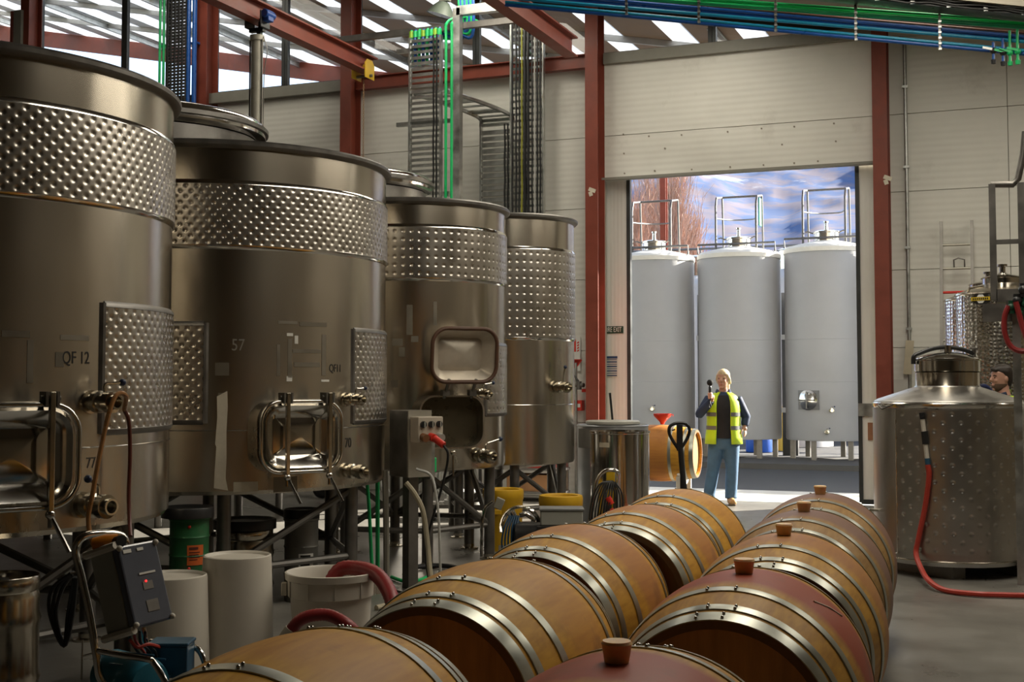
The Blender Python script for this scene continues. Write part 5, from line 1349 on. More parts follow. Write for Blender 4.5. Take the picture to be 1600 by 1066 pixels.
crate('deep red crate right of the orange one on the shelf', c[0] + 0.3, c[1], 0.436, (0.42, 0.3, 0.3), mat('deep_red_plastic', (0.40, 0.03, 0.02), 0.4))
crate('wooden crate on the lower shelf board', c[0] + 0.2, c[1], 0.136, (0.6, 0.3, 0.2), mat('crate_wood', (0.35, 0.18, 0.08), 0.7))
t = thing('dolly', 'flat grey dolly with white discs under the third tank', 'trolley', gp(730, 14.6), YAW)
m = MB(); m.box((0, 0, 0.16), (0.9, 0.5, 0.04)); m.build('deck', STEEL_K, t, smooth=0)
for k in range(3):
    m = MB(); m.lathe([(0.001, 0.18 + 0.05 * k), (0.26 - 0.03 * k, 0.18 + 0.05 * k), (0.26 - 0.03 * k, 0.22 + 0.05 * k), (0.001, 0.225 + 0.05 * k)], 32); m.build('disc', WHITEPAINT, t)
for sx in (-0.38, 0.38):
    for sy in (-0.18, 0.18):
        m = MB(); m.cyl((sx - 0.02, sy, 0.07), (sx + 0.02, sy, 0.07), 0.07, seg=14); m.build('wheel', BLACK, t)

# signs and wall fittings left of the doorway
def board(name, label, cat, px0, px1, py0, py1, Y, mt, parent=None):
    a = at(px0, (py0 + py1) / 2, Y=Y); b = at(px1, (py0 + py1) / 2, Y=Y)
    zt_ = at((px0 + px1) / 2, py0, Y=Y).z; zb_ = at((px0 + px1) / 2, py1, Y=Y).z
    t = thing(name, label, cat, ((a.x + b.x) / 2, Y, zb_))
    m = MB(); m.box((0, 0, (zt_ - zb_) / 2), (b.x - a.x, 0.008, zt_ - zb_)); m.build('plate', mt, t, smooth=0)
    return t, b.x - a.x, zt_ - zb_
YD = WY + 0.195
t, w, h = board('exit_sign', 'dark green FIRE EXIT sign on the left door leaf', 'sign', 943, 974, 510, 521, YD, mat('exit_green', (0.012, 0.05, 0.03), 0.5))
text('lettering', 'FIRE EXIT', h * 1.0, WHITEPAINT, t, (0, -0.006, h / 2), sx=w * .94 / (h * 4.65))
t, w, h = board('door_notice', 'blue and white striped notice on the left door leaf', 'sign', 942, 965, 556, 589, YD, PAPER)
for k in range(9):
    m = MB(); hh = (0.10, 0.03, 0.055, 0.03, 0.06, 0.03, 0.05, 0.03, 0.05)[k] * h * 1.1
    m.box((0, -0.006, h * (0.92 - 0.107 * k)), (w * (1.0 if k == 0 else .92), 0.004, hh)); m.build('blue_line', mat('notice_blue', (0.03, 0.07, 0.16), 0.6), t, smooth=0)
t, w, h = board('fire_sign', 'red and white fire hose sign beside the slimmest tank', 'sign', 891, 907, 527, 580, WY - 0.02, WHITEPAINT)
m = MB(); m.box((-w * .18, -0.006, h * .76), (w * .5, 0.004, h * .38)); m.build('red_field', REDPL, t, smooth=0)
for k in range(9):
    m = MB(); m.box((w * .28 if k > 4 else w * (-.3 + .15 * k), -0.006, h * (.60 + .08 * (k - 5)) if k > 4 else h * .22), (w * .2, 0.004, h * .035 if k > 4 else h * .30), ry=R(-35) if k > 4 else R(38)); m.build('red_stripe', REDPL, t, smooth=0)
m = MB()
t = thing('hose_reel_valve', 'grey tap with lever on a pipe beside the slimmest tank', 'valve', (at(900, 600, Y=16.25).x, 16.25, 0))
zv = at(900, 602, Y=16.25).z
m = MB(); m.cyl((0, 0, 0.0), (0, 0, zv + 0.3), 0.018, seg=10); m.build('pipe', GALV, t)
m = MB(); m.cyl((0, 0, zv), (0.12, -0.03, zv), 0.03, seg=12); m.build('outlet', STEEL_K, t)
m = MB(); m.cyl((0.05, -0.02, zv - 0.06), (0.05, -0.02, zv + 0.05), 0.035, seg=12); m.build('valve_body', STEEL_K, t)
m = MB(); m.tube([(0.05, -0.03, zv + 0.05), (-0.02, -0.05, zv + 0.14), (-0.07, -0.05, zv + 0.26)], 0.012, 8); m.build('lever', BLACKP, t)
t, w, h = board('red_valve_tag', 'small red tag on the wall beside the red column', 'sign', 909, 921, 608, 613, WY - 0.01, REDPL)
t = thing('alarm_box', 'small bright red box on the wall below the grey tap', 'box', (at(903, 633, Y=16.3).x, 16.33, at(903, 642, Y=16.3).z))
m = MB(); m.box((0, 0, 0.07), (0.13, 0.12, 0.14)); m.build('case', REDPL, t, bevel=0.008)
m = MB(); m.box((0.01, -0.062, 0.07), (0.07, 0.006, 0.05)); m.build('window', WHITEPAINT, t, smooth=0)
# ================================================================== right side
SX, SY, _ = gp(1480, 10.65)
rS = 0.60
ST = thing('portable_tank', 'squat dimpled steel tank with clamped lid and red hose on the right', 'tank', (SX, SY, 0))
ca = math.atan2(-SY, -SX)
zS1 = at(1480, 629, d=10.05).z; zC0 = at(1470, 607, d=10.4).z; zC1 = at(1470, 580, d=10.4).z
m = MB(); m.lathe([(0.02, 0.10), (rS * .97, 0.10), (rS, 0.13), (rS, zS1 - 0.03), (rS * .985, zS1), (rS * .93, zS1 + 0.02), (0.265, zC0 + 0.01), (0.258, zC0 + 0.02)], 112); m.build('shell', mat('satin_steel', (0.50, 0.48, 0.45), 0.33, 1.0, 0.08, 3, (3, 3, .4), rvar=0.06), ST, smooth=30)
m = MB(); m.lathe([(rS * .985, zS1 - 0.005), (rS + 0.006, zS1 - 0.015), (rS + 0.003, zS1 - 0.045), (rS, zS1 - 0.05)], 96); m.build('shoulder_weld', STEEL_P, ST)
aS0 = surf(1402, 760, SX, SY, rS)[0]; zj1 = surf(1480, 641, SX, SY, rS)[1]; zj0 = surf(1480, 868, SX, SY, rS)[1]
me = dimple_mesh(rS + 0.010, aS0, aS0 + R(175), zj0, zj1, 0.135, 0.067, True, 0.0055, 0.014, 22, 12)
link_mesh('dimple_jacket', me, mat('satin_jacket', (0.50, 0.48, 0.45), 0.34, 1.0, 0.08, 3, rvar=0.05), ST, smooth=0).data.polygons.foreach_set('use_smooth', [True] * len(me.polygons))
m = MB(); m.tube([on_wall(rS + 0.006, aS0, zz) for zz in (zj0 - 0.02, zj1)], 0.006, 6); m.tube([on_wall(rS + 0.008, aS0 + a, zj0 - 0.02) for a in np.linspace(-0.42, 0, 8)], 0.005, 6); m.build('jacket_edge', STEEL_P, ST)
m = MB(); m.lathe([(rS, zj0 - 0.05), (rS + 0.006, zj0 - 0.055), (rS + 0.006, 0.14), (rS, 0.13)], 96); m.build('skirt', STEEL, ST)
m = MB(); m.lathe([(0.25, zC0 - 0.02), (0.262, zC0 + 0.01), (0.255, zC0 + 0.02), (0.255, zC1 - 0.01), (0.245, zC1)], 64); m.build('collar', STEEL, ST)
zc = zC1
m = MB(); m.lathe([(0.258, zc - 0.002), (0.262, zc), (0.262, zc + 0.085), (0.272, zc + 0.09), (0.272, zc + 0.10), (0.255, zc + 0.102)], 64); m.build('clamp_ring', STEEL_P, ST)
m = MB(); m.lathe([(0.26, zc + 0.10), (0.24, zc + 0.112), (0.15, zc + 0.145), (0.04, zc + 0.165), (0.001, zc + 0.167)], 56); lid = m.build('lid', STEEL_P, ST)
uR = Vector((math.cos(YAW), math.sin(YAW), 0))
def lp_(s, z, f=-0.02): 
    v = uR * s + Vector((-math.sin(YAW), math.cos(YAW), 0)) * f; return (v.x, v.y, z)
m = MB(); m.tube(spline([lp_(-0.285, zc + 0.06), lp_(-0.28, zc + 0.12), lp_(-0.24, zc + 0.145), lp_(-0.13, zc + 0.185), lp_(0, zc + 0.20), lp_(0.13, zc + 0.18), lp_(0.22, zc + 0.145)], 6), 0.019, 10, flat=0.8); m.build('clamp_lever', BLACKP, lid)
m = MB(); m.cyl(lp_(0.22, zc + 0.10), lp_(0.22, zc + 0.19), 0.016, seg=12); m.lathe([(0.001, 0.0), (0.035, 0.0), (0.035, 0.014), (0.001, 0.02)], 12, Matrix.Translation(lp_(0.22, zc + 0.18))); m.build('clamp_knob', STEEL_K, lid)
m = MB(); m.cyl(lp_(0, zc + 0.15), lp_(0, zc + 0.215), 0.03, seg=14); m.build('vent_fitting', STEEL_F, lid)
for s in (-1, 1):
    m = MB(); m.beam((s * 0.36 * uR.x - 0.55 * -math.sin(YAW + .5), s * 0.36 * uR.y - 0.55 * math.cos(YAW + .5), 0.055), (s * 0.36 * uR.x + 0.6 * -math.sin(YAW + .5), s * 0.36 * uR.y + 0.6 * math.cos(YAW + .5), 0.055), 0.14, 0.11); m.build('fork_channel', STEEL_K, ST, smooth=0)
m = MB(); m.tube([Vector(on_wall(rS + 0.02, surf(1376, 640, SX, SY, rS)[0], zS1 - 0.03)), Vector(on_wall(rS + 0.04, surf(1385, 640, SX, SY, rS)[0], zS1 - 0.06)), Vector(on_wall(rS + 0.02, surf(1394, 640, SX, SY, rS)[0], zS1 - 0.03))], 0.008, 6); m.build('lifting_eye', STEEL_K, ST)
a_, z_ = surf(1372, 797, SX, SY, rS)
m = MB(); m.tube([on_wall(rS, a_, z_), on_wall(rS + 0.08, a_, z_)], 0.012, 8); m.tube([on_wall(rS + 0.08, a_ - 0.04, z_), on_wall(rS + 0.08, a_ + 0.04, z_)], 0.01, 8); m.build('drain_tap', STEEL_F, ST)
def sp_(px, py, out):
    a_, z_ = surf(px, py, SX, SY, rS); p = on_wall(rS + out, a_, z_); return Vector((SX + p[0], SY + p[1], z_))
# sight valve stack and hose on that tank
vst = []
for py0, py1, r_, mt in ((645, 655, .022, BLACKP), (655, 674, .018, WHITEP), (674, 694, .024, BLACKP), (694, 716, .018, WHITEP), (716, 728, .020, BLUEPL)):
    px0 = 1443 + (py0 - 645) * 0.11; px1 = 1443 + (py1 - 645) * 0.11
    m = MB(); a0_, a1_ = sp_(px0, py0, .04), sp_(px1, py1, .04)
    o_ = Vector((SX, SY, 0)); m.cyl(a0_ - o_, a1_ - o_, r_, seg=12); m.build('valve_stack', mt, ST)
hose('bright red hose running from the squat tank down and along the floor', [sp_(1452, 726, .045), sp_(1454, 745, .05), sp_(1449, 790, .055), sp_(1440, 840, .06), sp_(1438, 865, .08), at(1441, 892, d=9.95), at(1452, 908, Z=0.06), at(1475, 922, Z=0.024), at(1520, 928, Z=0.024), at(1570, 930, Z=0.024), at(1640, 931, Z=0.024), at(1720, 928, Z=0.024)], 0.021, REDH2)

# tall swirl-finished tanks behind
SW = mat('swirl_steel', (0.72, 0.71, 0.67), 0.16, 1.0, 0.05, 3, rvar=0.04)
_N = SW.node_tree.nodes; _L = SW.node_tree.links
_tc = _N.new('ShaderNodeTexCoord'); _vo = _N.new('ShaderNodeTexVoronoi'); _vo.inputs['Scale'].default_value = 26; _vo.inputs['Randomness'].default_value = 0.4
_L.new(_tc.outputs['Object'], _vo.inputs['Vector'])
_bp = _N.new('ShaderNodeBump'); _bp.inputs['Strength'].default_value = 0.6; _bp.inputs['Distance'].default_value = 0.012
_L.new(_vo.outputs['Distance'], _bp.inputs['Height']); _L.new(_bp.outputs[0], _N['Principled BSDF'].inputs['Normal'])
def swirl(label, px, d, r_, pytop, knob=True):
    x, y, _ = gp(px, d); z1_ = at(px, pytop, d=d - r_).z
    t = thing('storage_tank', label, 'tank', (x, y, 0), 0, 'swirl-finished storage tanks')
    m = MB(); m.lathe([(0.02, 0.28), (r_ * .98, 0.30), (r_, 0.32), (r_, z1_)], 80); m.build('shell', SW, t)
    m = MB(); m.lathe([(r_, z1_ - 0.01), (r_ + 0.015, z1_), (r_ + 0.01, z1_ + 0.015), (r_ * .95, z1_ + 0.03), (0.2, z1_ + 0.12), (0.19, z1_ + 0.12)], 72); m.build('top_cone', STEEL, t)
    m = MB(); m.lathe([(0.2, z1_ + 0.10), (0.2, z1_ + 0.17), (0.215, z1_ + 0.175), (0.2, z1_ + 0.19), (0.05, z1_ + 0.22), (0.03, z1_ + 0.24), (0.03, z1_ + 0.29), (0.05, z1_ + 0.30), (0.05, z1_ + 0.32), (0.001, z1_ + 0.325)], 40); m.build('manway', STEEL_P, t)
    for k in range(3):
        a = k * 2 * PI / 3 + 0.4
        m = MB(); m.cyl((r_ * .8 * math.cos(a), r_ * .8 * math.sin(a), 0), (r_ * .8 * math.cos(a), r_ * .8 * math.sin(a), 0.32), 0.035, seg=12); m.build('leg', STEEL_K, t)
    m = MB(); a0_ = math.atan2(-y, -x) - 0.9
    m.tube([(r_ * .95 * math.cos(a0_), r_ * .95 * math.sin(a0_), z1_ + 0.02), (r_ * 1.05 * math.cos(a0_ + .2), r_ * 1.05 * math.sin(a0_ + .2), z1_ + 0.06), (r_ * 1.0 * math.cos(a0_ + .5), r_ * 1.0 * math.sin(a0_ + .5), z1_ + 0.07)], 0.014, 8); m.build('clamp_arm', STEEL_F, t)
    return t, x, y, r_
tE, ex, ey, er = swirl('nearer swirl-finished tank with a yellow and black badge', 1570, 13.1, 0.46, 457)
swirl('rear swirl-finished tank half hidden beside the wall ladder', 1547, 14.1, 0.46, 466)
a_, z_ = surf(1533, 467, ex, ey, er)
hx = [(0.105 * c_, 0.055 * s_) for c_, s_ in ((1, 0.25), (.45, 1), (-.45, 1), (-1, .25), (-1, -.25), (-.45, -1), (.45, -1), (1, -.25))]
m = MB(); m.poly(hx, 0.006); bd = m.build('badge', BLACKP, tE, on_wall(er, a_, z_, 0.008), frame_at(a_), smooth=0)
m = MB(); m.poly([(x * .45, z * .78) for x, z in hx], 0.004, Matrix.Translation((0, -0.003, 0))); m.build('badge_centre', WHITEPAINT, bd, smooth=0)
m = MB(); m.box((0, -0.005, 0), (0.20, 0.004, 0.036)); m.build('badge_band', mat('badge_yellow', (0.65, 0.45, 0.02), 0.5), bd, smooth=0)
for k in range(8):
    m = MB(); m.box((-0.075 + 0.0215 * k, -0.008, 0), (0.013, 0.003, 0.020)); m.build('badge_letter', BLACKPAINT, bd, smooth=0)

# ladder leaning on the wall
zt_ = at(1495, 346, Y=16.3).z
xa, xb = at(1471, 380, Y=16.3).x, at(1519, 380, Y=16.3).x
LD = thing('ladder', 'aluminium ladder with one red rung leaning on the white wall', 'ladder', ((xa + xb) / 2, 15.95, 0))
w = xb - xa
def lean(z): return -0.28 + 0.62 * z / zt_
for s in (-1, 1):
    m = MB(); m.beam((s * w / 2, lean(0), 0), (s * w / 2, lean(zt_), zt_), 0.036, 0.05, up=(0, 1, 0)); m.build('rail', STEEL_K, LD, smooth=0)
zr_ = zt_ - 0.29; k = 0
while zr_ > 0.15:
    m = MB(); m.cyl((-w / 2, lean(zr_), zr_), (w / 2, lean(zr_), zr_), 0.016, seg=10); m.build('rung', REDPL if k == 2 else mat('pale_alu', (0.55, 0.53, 0.46), 0.4, 0.7), LD)
    zr_ -= 0.29; k += 1
z2 = zt_ - 0.58
m = MB(); m.tube([(-0.03, lean(z2), z2), (-0.03, lean(z2) - 0.03, z2 + 0.10), (0.02, lean(z2) - 0.03, z2 + 0.12), (0.09, lean(z2) - 0.03, z2 + 0.10), (0.09, lean(z2), z2)], 0.009, 8); m.build('hook', STEEL_K, LD)
# conduit and papers on the wall
p = at(1417, 300, Y=WY - 0.02)
t = thing('wall_conduit', 'grey conduit running up the white wall right of the doorway column', 'pipe', (p.x, WY - 0.03, 0))
m = MB(); m.cyl((0, 0, 0.02), (0, 0, roof_z(p.x) - 0.1), 0.022, seg=10); m.build('tube', GALV, t)
for zz in (1.2, 2.2, 3.2, 4.2, 5.2):
    m = MB(); m.box((0, -0.01, zz), (0.07, 0.04, 0.03)); m.build('saddle', GALV, t, smooth=0)
board('wall_notice', 'printed paper notice on the wall behind the squat tank', 'sign', 1394, 1419, 593, 625, WY - 0.012, PAPER)
pl = board('wall_plank', 'pale timber strip leaning on the wall above the notice', 'plank', 1411, 1424, 532, 585, WY - 0.08, mat('pale_timber', (0.5, 0.44, 0.32), 0.6))[0]
pl.rotation_euler = (0, R(5), 0)

# access platform at the right edge
YF = at(1552, 300, d=10.0).y
PF = thing('access_platform', 'dark steel access platform with guard rail at the right edge', 'platform', (at(1552, 300, d=10.0).x, YF, 0))
fx = PF.location.x
def fz(px, py): return at(px, py, Y=YF).z
def fxx(px): return at(px, 400, Y=YF).x - fx
zr1, zr0 = fz(1552, 288), fz(1552, 470)
for px in (1552, 1597):
    m = MB(); m.box((fxx(px), 0, (zr1 + zr0) / 2), (0.05, 0.05, zr1 - zr0)); m.build('rail_post', STEEL_K, PF, smooth=0)
m = MB(); m.tube([(fxx(1550), 0, zr1), (fxx(1585), 0, zr1 - 0.01), (fxx(1593), 0, zr1 + 0.03), (fxx(1602), 0, zr1 + 0.22), (fxx(1606), 0, zr1 + 0.4)], 0.026, 10); m.build('top_rail', STEEL_K, PF)
m = MB(); m.box(((fxx(1548) + fxx(1640)) / 2, 0, fz(1570, 378)), (fxx(1640) - fxx(1548), 0.03, 0.035)); m.build('mid_rail', STEEL_K, PF, smooth=0)
m = MB(); m.box(((fxx(1556) + fxx(1690)) / 2, 0.35, fz(1580, 462)), (fxx(1690) - fxx(1556), 0.75, 0.10)); m.build('deck', STEEL_K, PF, smooth=0)
m = MB(); m.box(((fxx(1534) + fxx(1650)) / 2, -0.05, fz(1570, 489)), (fxx(1650) - fxx(1534), 0.03, 0.14)); m.build('edge_plate', STEEL_K, PF, smooth=0)
for px, dy in ((1586, -0.06), (1680, -0.06), (1680, 0.68)):
    m = MB(); m.box((fxx(px), dy, fz(1580, 470) / 2), (0.06, 0.06, fz(1580, 470))); m.build('leg', GALV, PF, smooth=0)
# valves and red hoses hung on it
t = thing('hose_manifold', 'dark green valve cluster hanging on the platform edge', 'valve', (fx + fxx(1588), YF - 0.16, fz(1588, 482)))
for dx, dz_, r_, mt in ((0, 0.05, .035, BLACKP), (0.05, 0.13, .04, BLACKP), (-0.04, 0.0, .03, mat('dark_green', (0.01, 0.06, 0.03), 0.4)), (0.06, 0.02, .03, mat('dark_green', (0, 0, 0))), (0.02, -0.05, .028, mat('dark_green', (0, 0, 0)))):
    m = MB(); m.cyl((dx, -0.02, dz_ - 0.05), (dx, -0.02, dz_ + 0.05), r_ * .8, seg=12); m.ball((dx, -0.03, dz_), r_, 12, 8); m.build('valve_body', mt, t)
m = MB(); m.box((0.0, 0.05, 0.03), (0.16, 0.10, 0.05)); m.build('mount', STEEL_K, t, smooth=0)
hose('dark red hose loop hanging from the platform valves', [at(1576, 478, Y=YF - .2), at(1570, 495, Y=YF - .2), at(1570, 520, Y=YF - .2), at(1580, 542, Y=YF - .2), at(1600, 549, Y=YF - .2), at(1625, 540, Y=YF - .2), at(1640, 500, Y=YF - .2), at(1640, 478, Y=YF - .2)], 0.021, REDH)
hose('second dark red hose crossing the hanging loop', [at(1587, 472, Y=YF - .24), at(1592, 490, Y=YF - .24), at(1599, 515, Y=YF - .24), at(1612, 545, Y=YF - .24), at(1635, 560, Y=YF - .24)], 0.021, REDH)

# ================================================================== outdoors
m = MB(); m.box((-6, 63.1, -0.11), (160, 93.0, 0.2)); struct(m.build('ground_outside', ASPHALT, smooth=0))
m = MB(); m.box((-3.5, 17.5, -0.012), (9, 1.75, 0.03)); struct(m.build('apron_outside', mat('pale_concrete', (0.50, 0.49, 0.46), 0.7, 0, 0.06, 2), smooth=0))
m = MB(); m.box((-3, 24.6, 0.04), (26, 3.2, 0.1)); struct(m.build('tank_plinth', mat('plinth_concrete', (0.075, 0.072, 0.068), 0.8, 0, 0.1, 2), smooth=0))
WRAP = mat('grey_tank_wrap', (0.40, 0.40, 0.405), 0.5, 0, 0.05, 1.5, rvar=0.05, bump=0.25, bscale=3.5)
FOIL = mat('white_top_sheet', (0.78, 0.76, 0.70), 0.5, 0, 0.05, 6, bump=0.5, bscale=14)
RAIL = mat('rail_steel', (0.15, 0.15, 0.15), 0.5, 0.5)
OUT = [(-7.02, 'wrapped outdoor tank at the left of the doorway view'), (-5.30, 'wrapped outdoor tank in the middle, behind the woman'), (-3.60, 'wrapped outdoor tank at the right with a round manway'),
       (-1.9, 'wrapped outdoor tank added out of view right of the doorway, first beyond'), (-0.2, 'wrapped outdoor tank added out of view right of the doorway, second beyond'), (1.5, 'wrapped outdoor tank added out of view right of the doorway, third beyond'), (3.2, 'wrapped outdoor tank added out of view right of the doorway, fourth beyond'), (4.9, 'wrapped outdoor tank added out of view right of the doorway, fifth beyond')]  # these five are unseen, added so the row's shadow covers the yard
OY = 25.0
for i, (x, lab) in enumerate(OUT):
    t = thing('outdoor_tank', lab, 'tank', (x, OY, 0), 0, 'wrapped outdoor tanks')
    r_ = 0.80; z0_, z1_ = 0.45, 4.05 + 0.05 * (i == 2)
    m = MB(); m.lathe([(0.02, z0_), (r_ * .98, z0_), (r_, z0_ + 0.03), (r_, z1_ - 0.04), (r_ - 0.02, z1_)], 72); m.build('wrapped_shell', WRAP, t)
    vs_m = MB(); vs_m.lathe([(r_ + 0.012, z1_ - 0.10), (r_ + 0.016, z1_ - 0.02), (r_ - 0.03, z1_ + 0.03), (r_ * .6, z1_ + 0.10), (0.25, z1_ + 0.15)], 72); vs_m.build('top_sheet', FOIL, t)
    for zz in (1.55, 2.35):
        m = MB(); m.lathe([(r_ - 0.002, zz - 0.006), (r_ + 0.005, zz), (r_ - 0.002, zz + 0.006)], 72); m.build('wrap_seam', WRAP, t)
    m = MB(); m.lathe([(0.24, z1_ + 0.10), (0.24, z1_ + 0.30), (0.26, z1_ + 0.31), (0.26, z1_ + 0.33), (0.2, z1_ + 0.35), (0.04, z1_ + 0.37), (0.035, z1_ + 0.50), (0.05, z1_ + 0.51), (0.05, z1_ + 0.54), (0.001, z1_ + 0.545)], 36); m.build('manway', STEEL_P, t)
    for s in (-1, 1):
        m = MB(); m.tube([(0.24 * s, -0.08, z1_ + 0.30), (0.33 * s, -0.1, z1_ + 0.34), (0.38 * s, -0.1, z1_ + 0.33)], 0.014, 8); m.build('clamp_arm', STEEL_K, t)
    # hooped guard rail
    gx0, gx1, gy0, gy1, zt_ = -0.42, 0.38, -0.15, 0.55, z1_ + 1.22
    m = MB(); m.tube([(gx0, gy0, z1_ + 0.05), (gx0, gy0, zt_ - 0.25), (gx0, gy0 + .08, zt_ - 0.08), (gx0, gy1 - 0.1, zt_), (gx1, gy1 - 0.1, zt_), (gx1, gy0 + .08, zt_ - 0.08), (gx1, gy0, zt_ - 0.25), (gx1, gy0, z1_ + 0.05)], 0.022, 8); gr = m.build('guard_rail', RAIL, t)
    for gx in (gx0, gx1):
        m = MB(); m.cyl((gx, gy1, z1_ + 0.02), (gx, gy1 - 0.1, zt_), 0.02, seg=8); m.build('guard_post', RAIL, gr)
    m = MB(); m.tube(spline([(gx0, gy0, z1_ + 0.72), (gx0 + .2, gy1 - .05, z1_ + 0.76), (gx1 - .2, gy1 - .05, z1_ + 0.76), (gx1, gy0, z1_ + 0.72)], 5), 0.014, 8); m.build('mid_hoop', RAIL, gr)
    if i == 1:
        m = MB(); m.box((gx1 + 0.02, 0.15, z1_ + 0.85), (0.02, 0.22, 0.55)); m.build('green_net', mat('green_net', (0.01, 0.25, 0.14), 0.7), gr, smooth=0)
    m = MB(); m.tube([(-r_ * .95, -0.25, z1_ + 0.02), (-r_ * .95, -0.25, z1_ + 0.2), (r_ * .95, -0.25, z1_ + 0.2), (r_ * .95, -0.25, z1_ + 0.02)], 0.022, 8); m.build('edge_rail', RAIL, t)
    for k in range(6):
        a = k * PI / 3 + 0.25
        m = MB(); m.box((r_ * .84 * math.cos(a), r_ * .84 * math.sin(a), 0.27), (0.09, 0.09, 0.38)); m.build('leg', STEEL_K, t, smooth=0)
    a = R(-90) - 0.05
    if i in (0, 2):
        zz = 1.21 if i == 2 else 1.25
        aa = R(-108) if i == 2 else R(-128)
        m = MB(); m.box((0, -0.005, 0), (0.42, 0.02, 0.36)); m.build('manway_plate', mat('dull_plate', (0.22, 0.22, 0.22), 0.5, 0.6), t, on_wall(r_, aa, zz), frame_at(aa), smooth=0)
        m = MB(); m.lathe([(0.19, 0.0), (0.19, 0.05), (0.17, 0.06), (0.1, 0.085), (0.001, 0.095)], 32, Matrix.Rotation(R(90), 4, 'X')); mw = m.build('side_manway', STEEL_P, t, on_wall(r_, aa, zz), frame_at(aa))
        m = MB(); m.cyl((0, -0.10, -0.16), (0, -0.10, 0.16), 0.014, seg=8); m.cyl((-0.17, -0.09, 0), (0.17, -0.09, 0), 0.012, seg=8); m.build('clamp', STEEL_K, mw)
    for aa, zz in ((R(-78), 1.02), (R(-84), 0.62)):
        bolt_valve(t, r_, aa, zz, 0.8, (0.05, 0.0), 'drain_valve')
for k, x in enumerate((-6.16, -4.45)):  # dark strips added to blacken the bright gaps between the tanks
    t = thing('gap_infill', 'dark upright added duct between the %s wrapped tanks' % ('left and middle', 'middle and right')[k], 'infill', (x, OY + 0.75, 0.09), 0, 'dark strips added between the outdoor tanks')
    m = MB(); m.box((0, 0, 1.62), (0.30, 0.12, 3.24)); m.build('infill_panel', mat('gap_infill_dark', (0.045, 0.047, 0.05), 0.6), t, smooth=0)
    for zz in (0.9, 2.35):
        m = MB(); m.box((0, -0.07, zz), (0.34, 0.05, 0.10)); m.build('clip_band', mat('pale_band', (0.4, 0.4, 0.4), 0.5), t, smooth=0)
# rear row of outdoor tanks, rails and post
for x, zz, lab in ((-7.75, 3.9, 'rear outdoor tank with bright collar showing beyond the left wrapped tank'), (-5.35, 4.0, 'rear outdoor tank with bright collar showing beyond the right wrapped tank')):
    t = thing('rear_outdoor_tank', lab, 'tank', (x, 31.6, 0), 0, 'rear outdoor tanks')
    m = MB(); m.lathe([(0.9, 0.0), (0.9, zz), (0.85, zz + 0.1), (0.4, zz + 0.3)], 56); m.build('shell', WRAP, t)
    m = MB(); m.lathe([(0.4, zz + 0.22), (0.4, zz + 0.75), (0.43, zz + 0.77), (0.3, zz + 0.82), (0.001, zz + 0.85)], 40); m.build('collar', STEEL_P, t)
for k, z_ in enumerate((4.72, 5.05)):
    m = MB(); m.cyl((-14, 33, z_), (4, 33, z_), 0.03, seg=8)
    o = tag(m.build('walkway_rail', RAIL), ('lower' if k == 0 else 'upper') + ' horizontal rail of the walkway behind the outdoor tanks', 'rail', 'walkway rails')
    for x in np.arange(-14, 4.1, 3.0):
        m = MB(); m.cyl((x, 33, 0.0 if k == 0 else 4.72), (x, 33, z_), 0.025, seg=8); m.build('post', RAIL, o)
xp = at(1037, 300, Y=27.2).x
t = thing('canopy_post', 'red steel post rising behind the left outdoor tank', 'column', (xp, 27.2, 0))
m = MB(); m.ibeam((0, 0, 0), (0, 0, 7.6), 0.13, 0.16, up=(0, 1, 0)); m.build('shaft', REDSTEEL, t, smooth=0)
m = MB(); m.box((0, 0, 0.01), (0.3, 0.3, 0.02)); m.build('base_plate', REDSTEEL, t, smooth=0)
# yard things glimpsed under the tanks
x, y, _ = gp(1185, 28.5)
t = thing('blue_drum', 'blue plastic drum standing under the outdoor tanks', 'drum', (x, y, 0))
m = MB(); m.lathe([(0.001, 0.02), (0.28, 0.0), (0.29, 0.02), (0.29, 0.3), (0.30, 0.31), (0.29, 0.32), (0.29, 0.85), (0.27, 0.9), (0.001, 0.88)], 36); m.build('body', mat('blue_drum_plastic', (0.01, 0.07, 0.35), 0.4), t)
m = MB(); m.lathe([(0.295, 0.58), (0.305, 0.59), (0.305, 0.62), (0.295, 0.63)], 36); m.build('hoop', STEEL_F, t)
x, y, _ = gp(1226, 29.0)
t = thing('yellow_bollard', 'sunlit yellow bollard seen under the outdoor tanks', 'bollard', (x, y, 0))
m = MB(); m.lathe([(0.13, 0.0), (0.13, 0.9), (0.11, 0.97), (0.001, 1.0)], 28); m.build('post', YELLOW, t)
m = MB(); m.box((-0.18, 0, 0.3), (0.2, 0.16, 0.6)); m.box((0.2, -0.02, 0.28), (0.16, 0.14, 0.2)); m.build('bracket', YELLOW, t, bevel=0.01)
hose('red hose looping on the sunlit yard beyond the outdoor tanks', [(x + 0.2, y + 0.4, 0.45), (x + 0.8, y + 0.3, 0.42), (x + 1.3, y + 0.2, 0.48), (x + 1.55, y + 0.1, 0.75), (x + 1.75, y, 0.8), (x + 2.0, y, 0.5), (x + 2.8, y + 0.1, 0.15), (x + 4.5, y + 0.2, 0.06)], 0.05, REDH2)
x, y, _ = gp(1317, 33)
t = thing('yard_trailer', 'small trailer with white wheel on the sunlit yard', 'trailer', (x, y, 0), 0.3)
m = MB(); m.box((-0.7, 0, 0.75), (1.7, 0.9, 0.25)); m.build('bed', mat('trailer_grey', (0.4, 0.42, 0.45), 0.5), t, bevel=0.02)
for dx in (-1.3, -0.9):
    m = MB(); m.lathe([(0.05, -0.08), (0.2, -0.09), (0.22, 0.0), (0.2, 0.09), (0.05, 0.08)], 20, Matrix.Translation((dx, -0.45, 0.22)) @ Matrix.Rotation(R(90), 4, 'X')); m.build('tyre', BLACK, t)
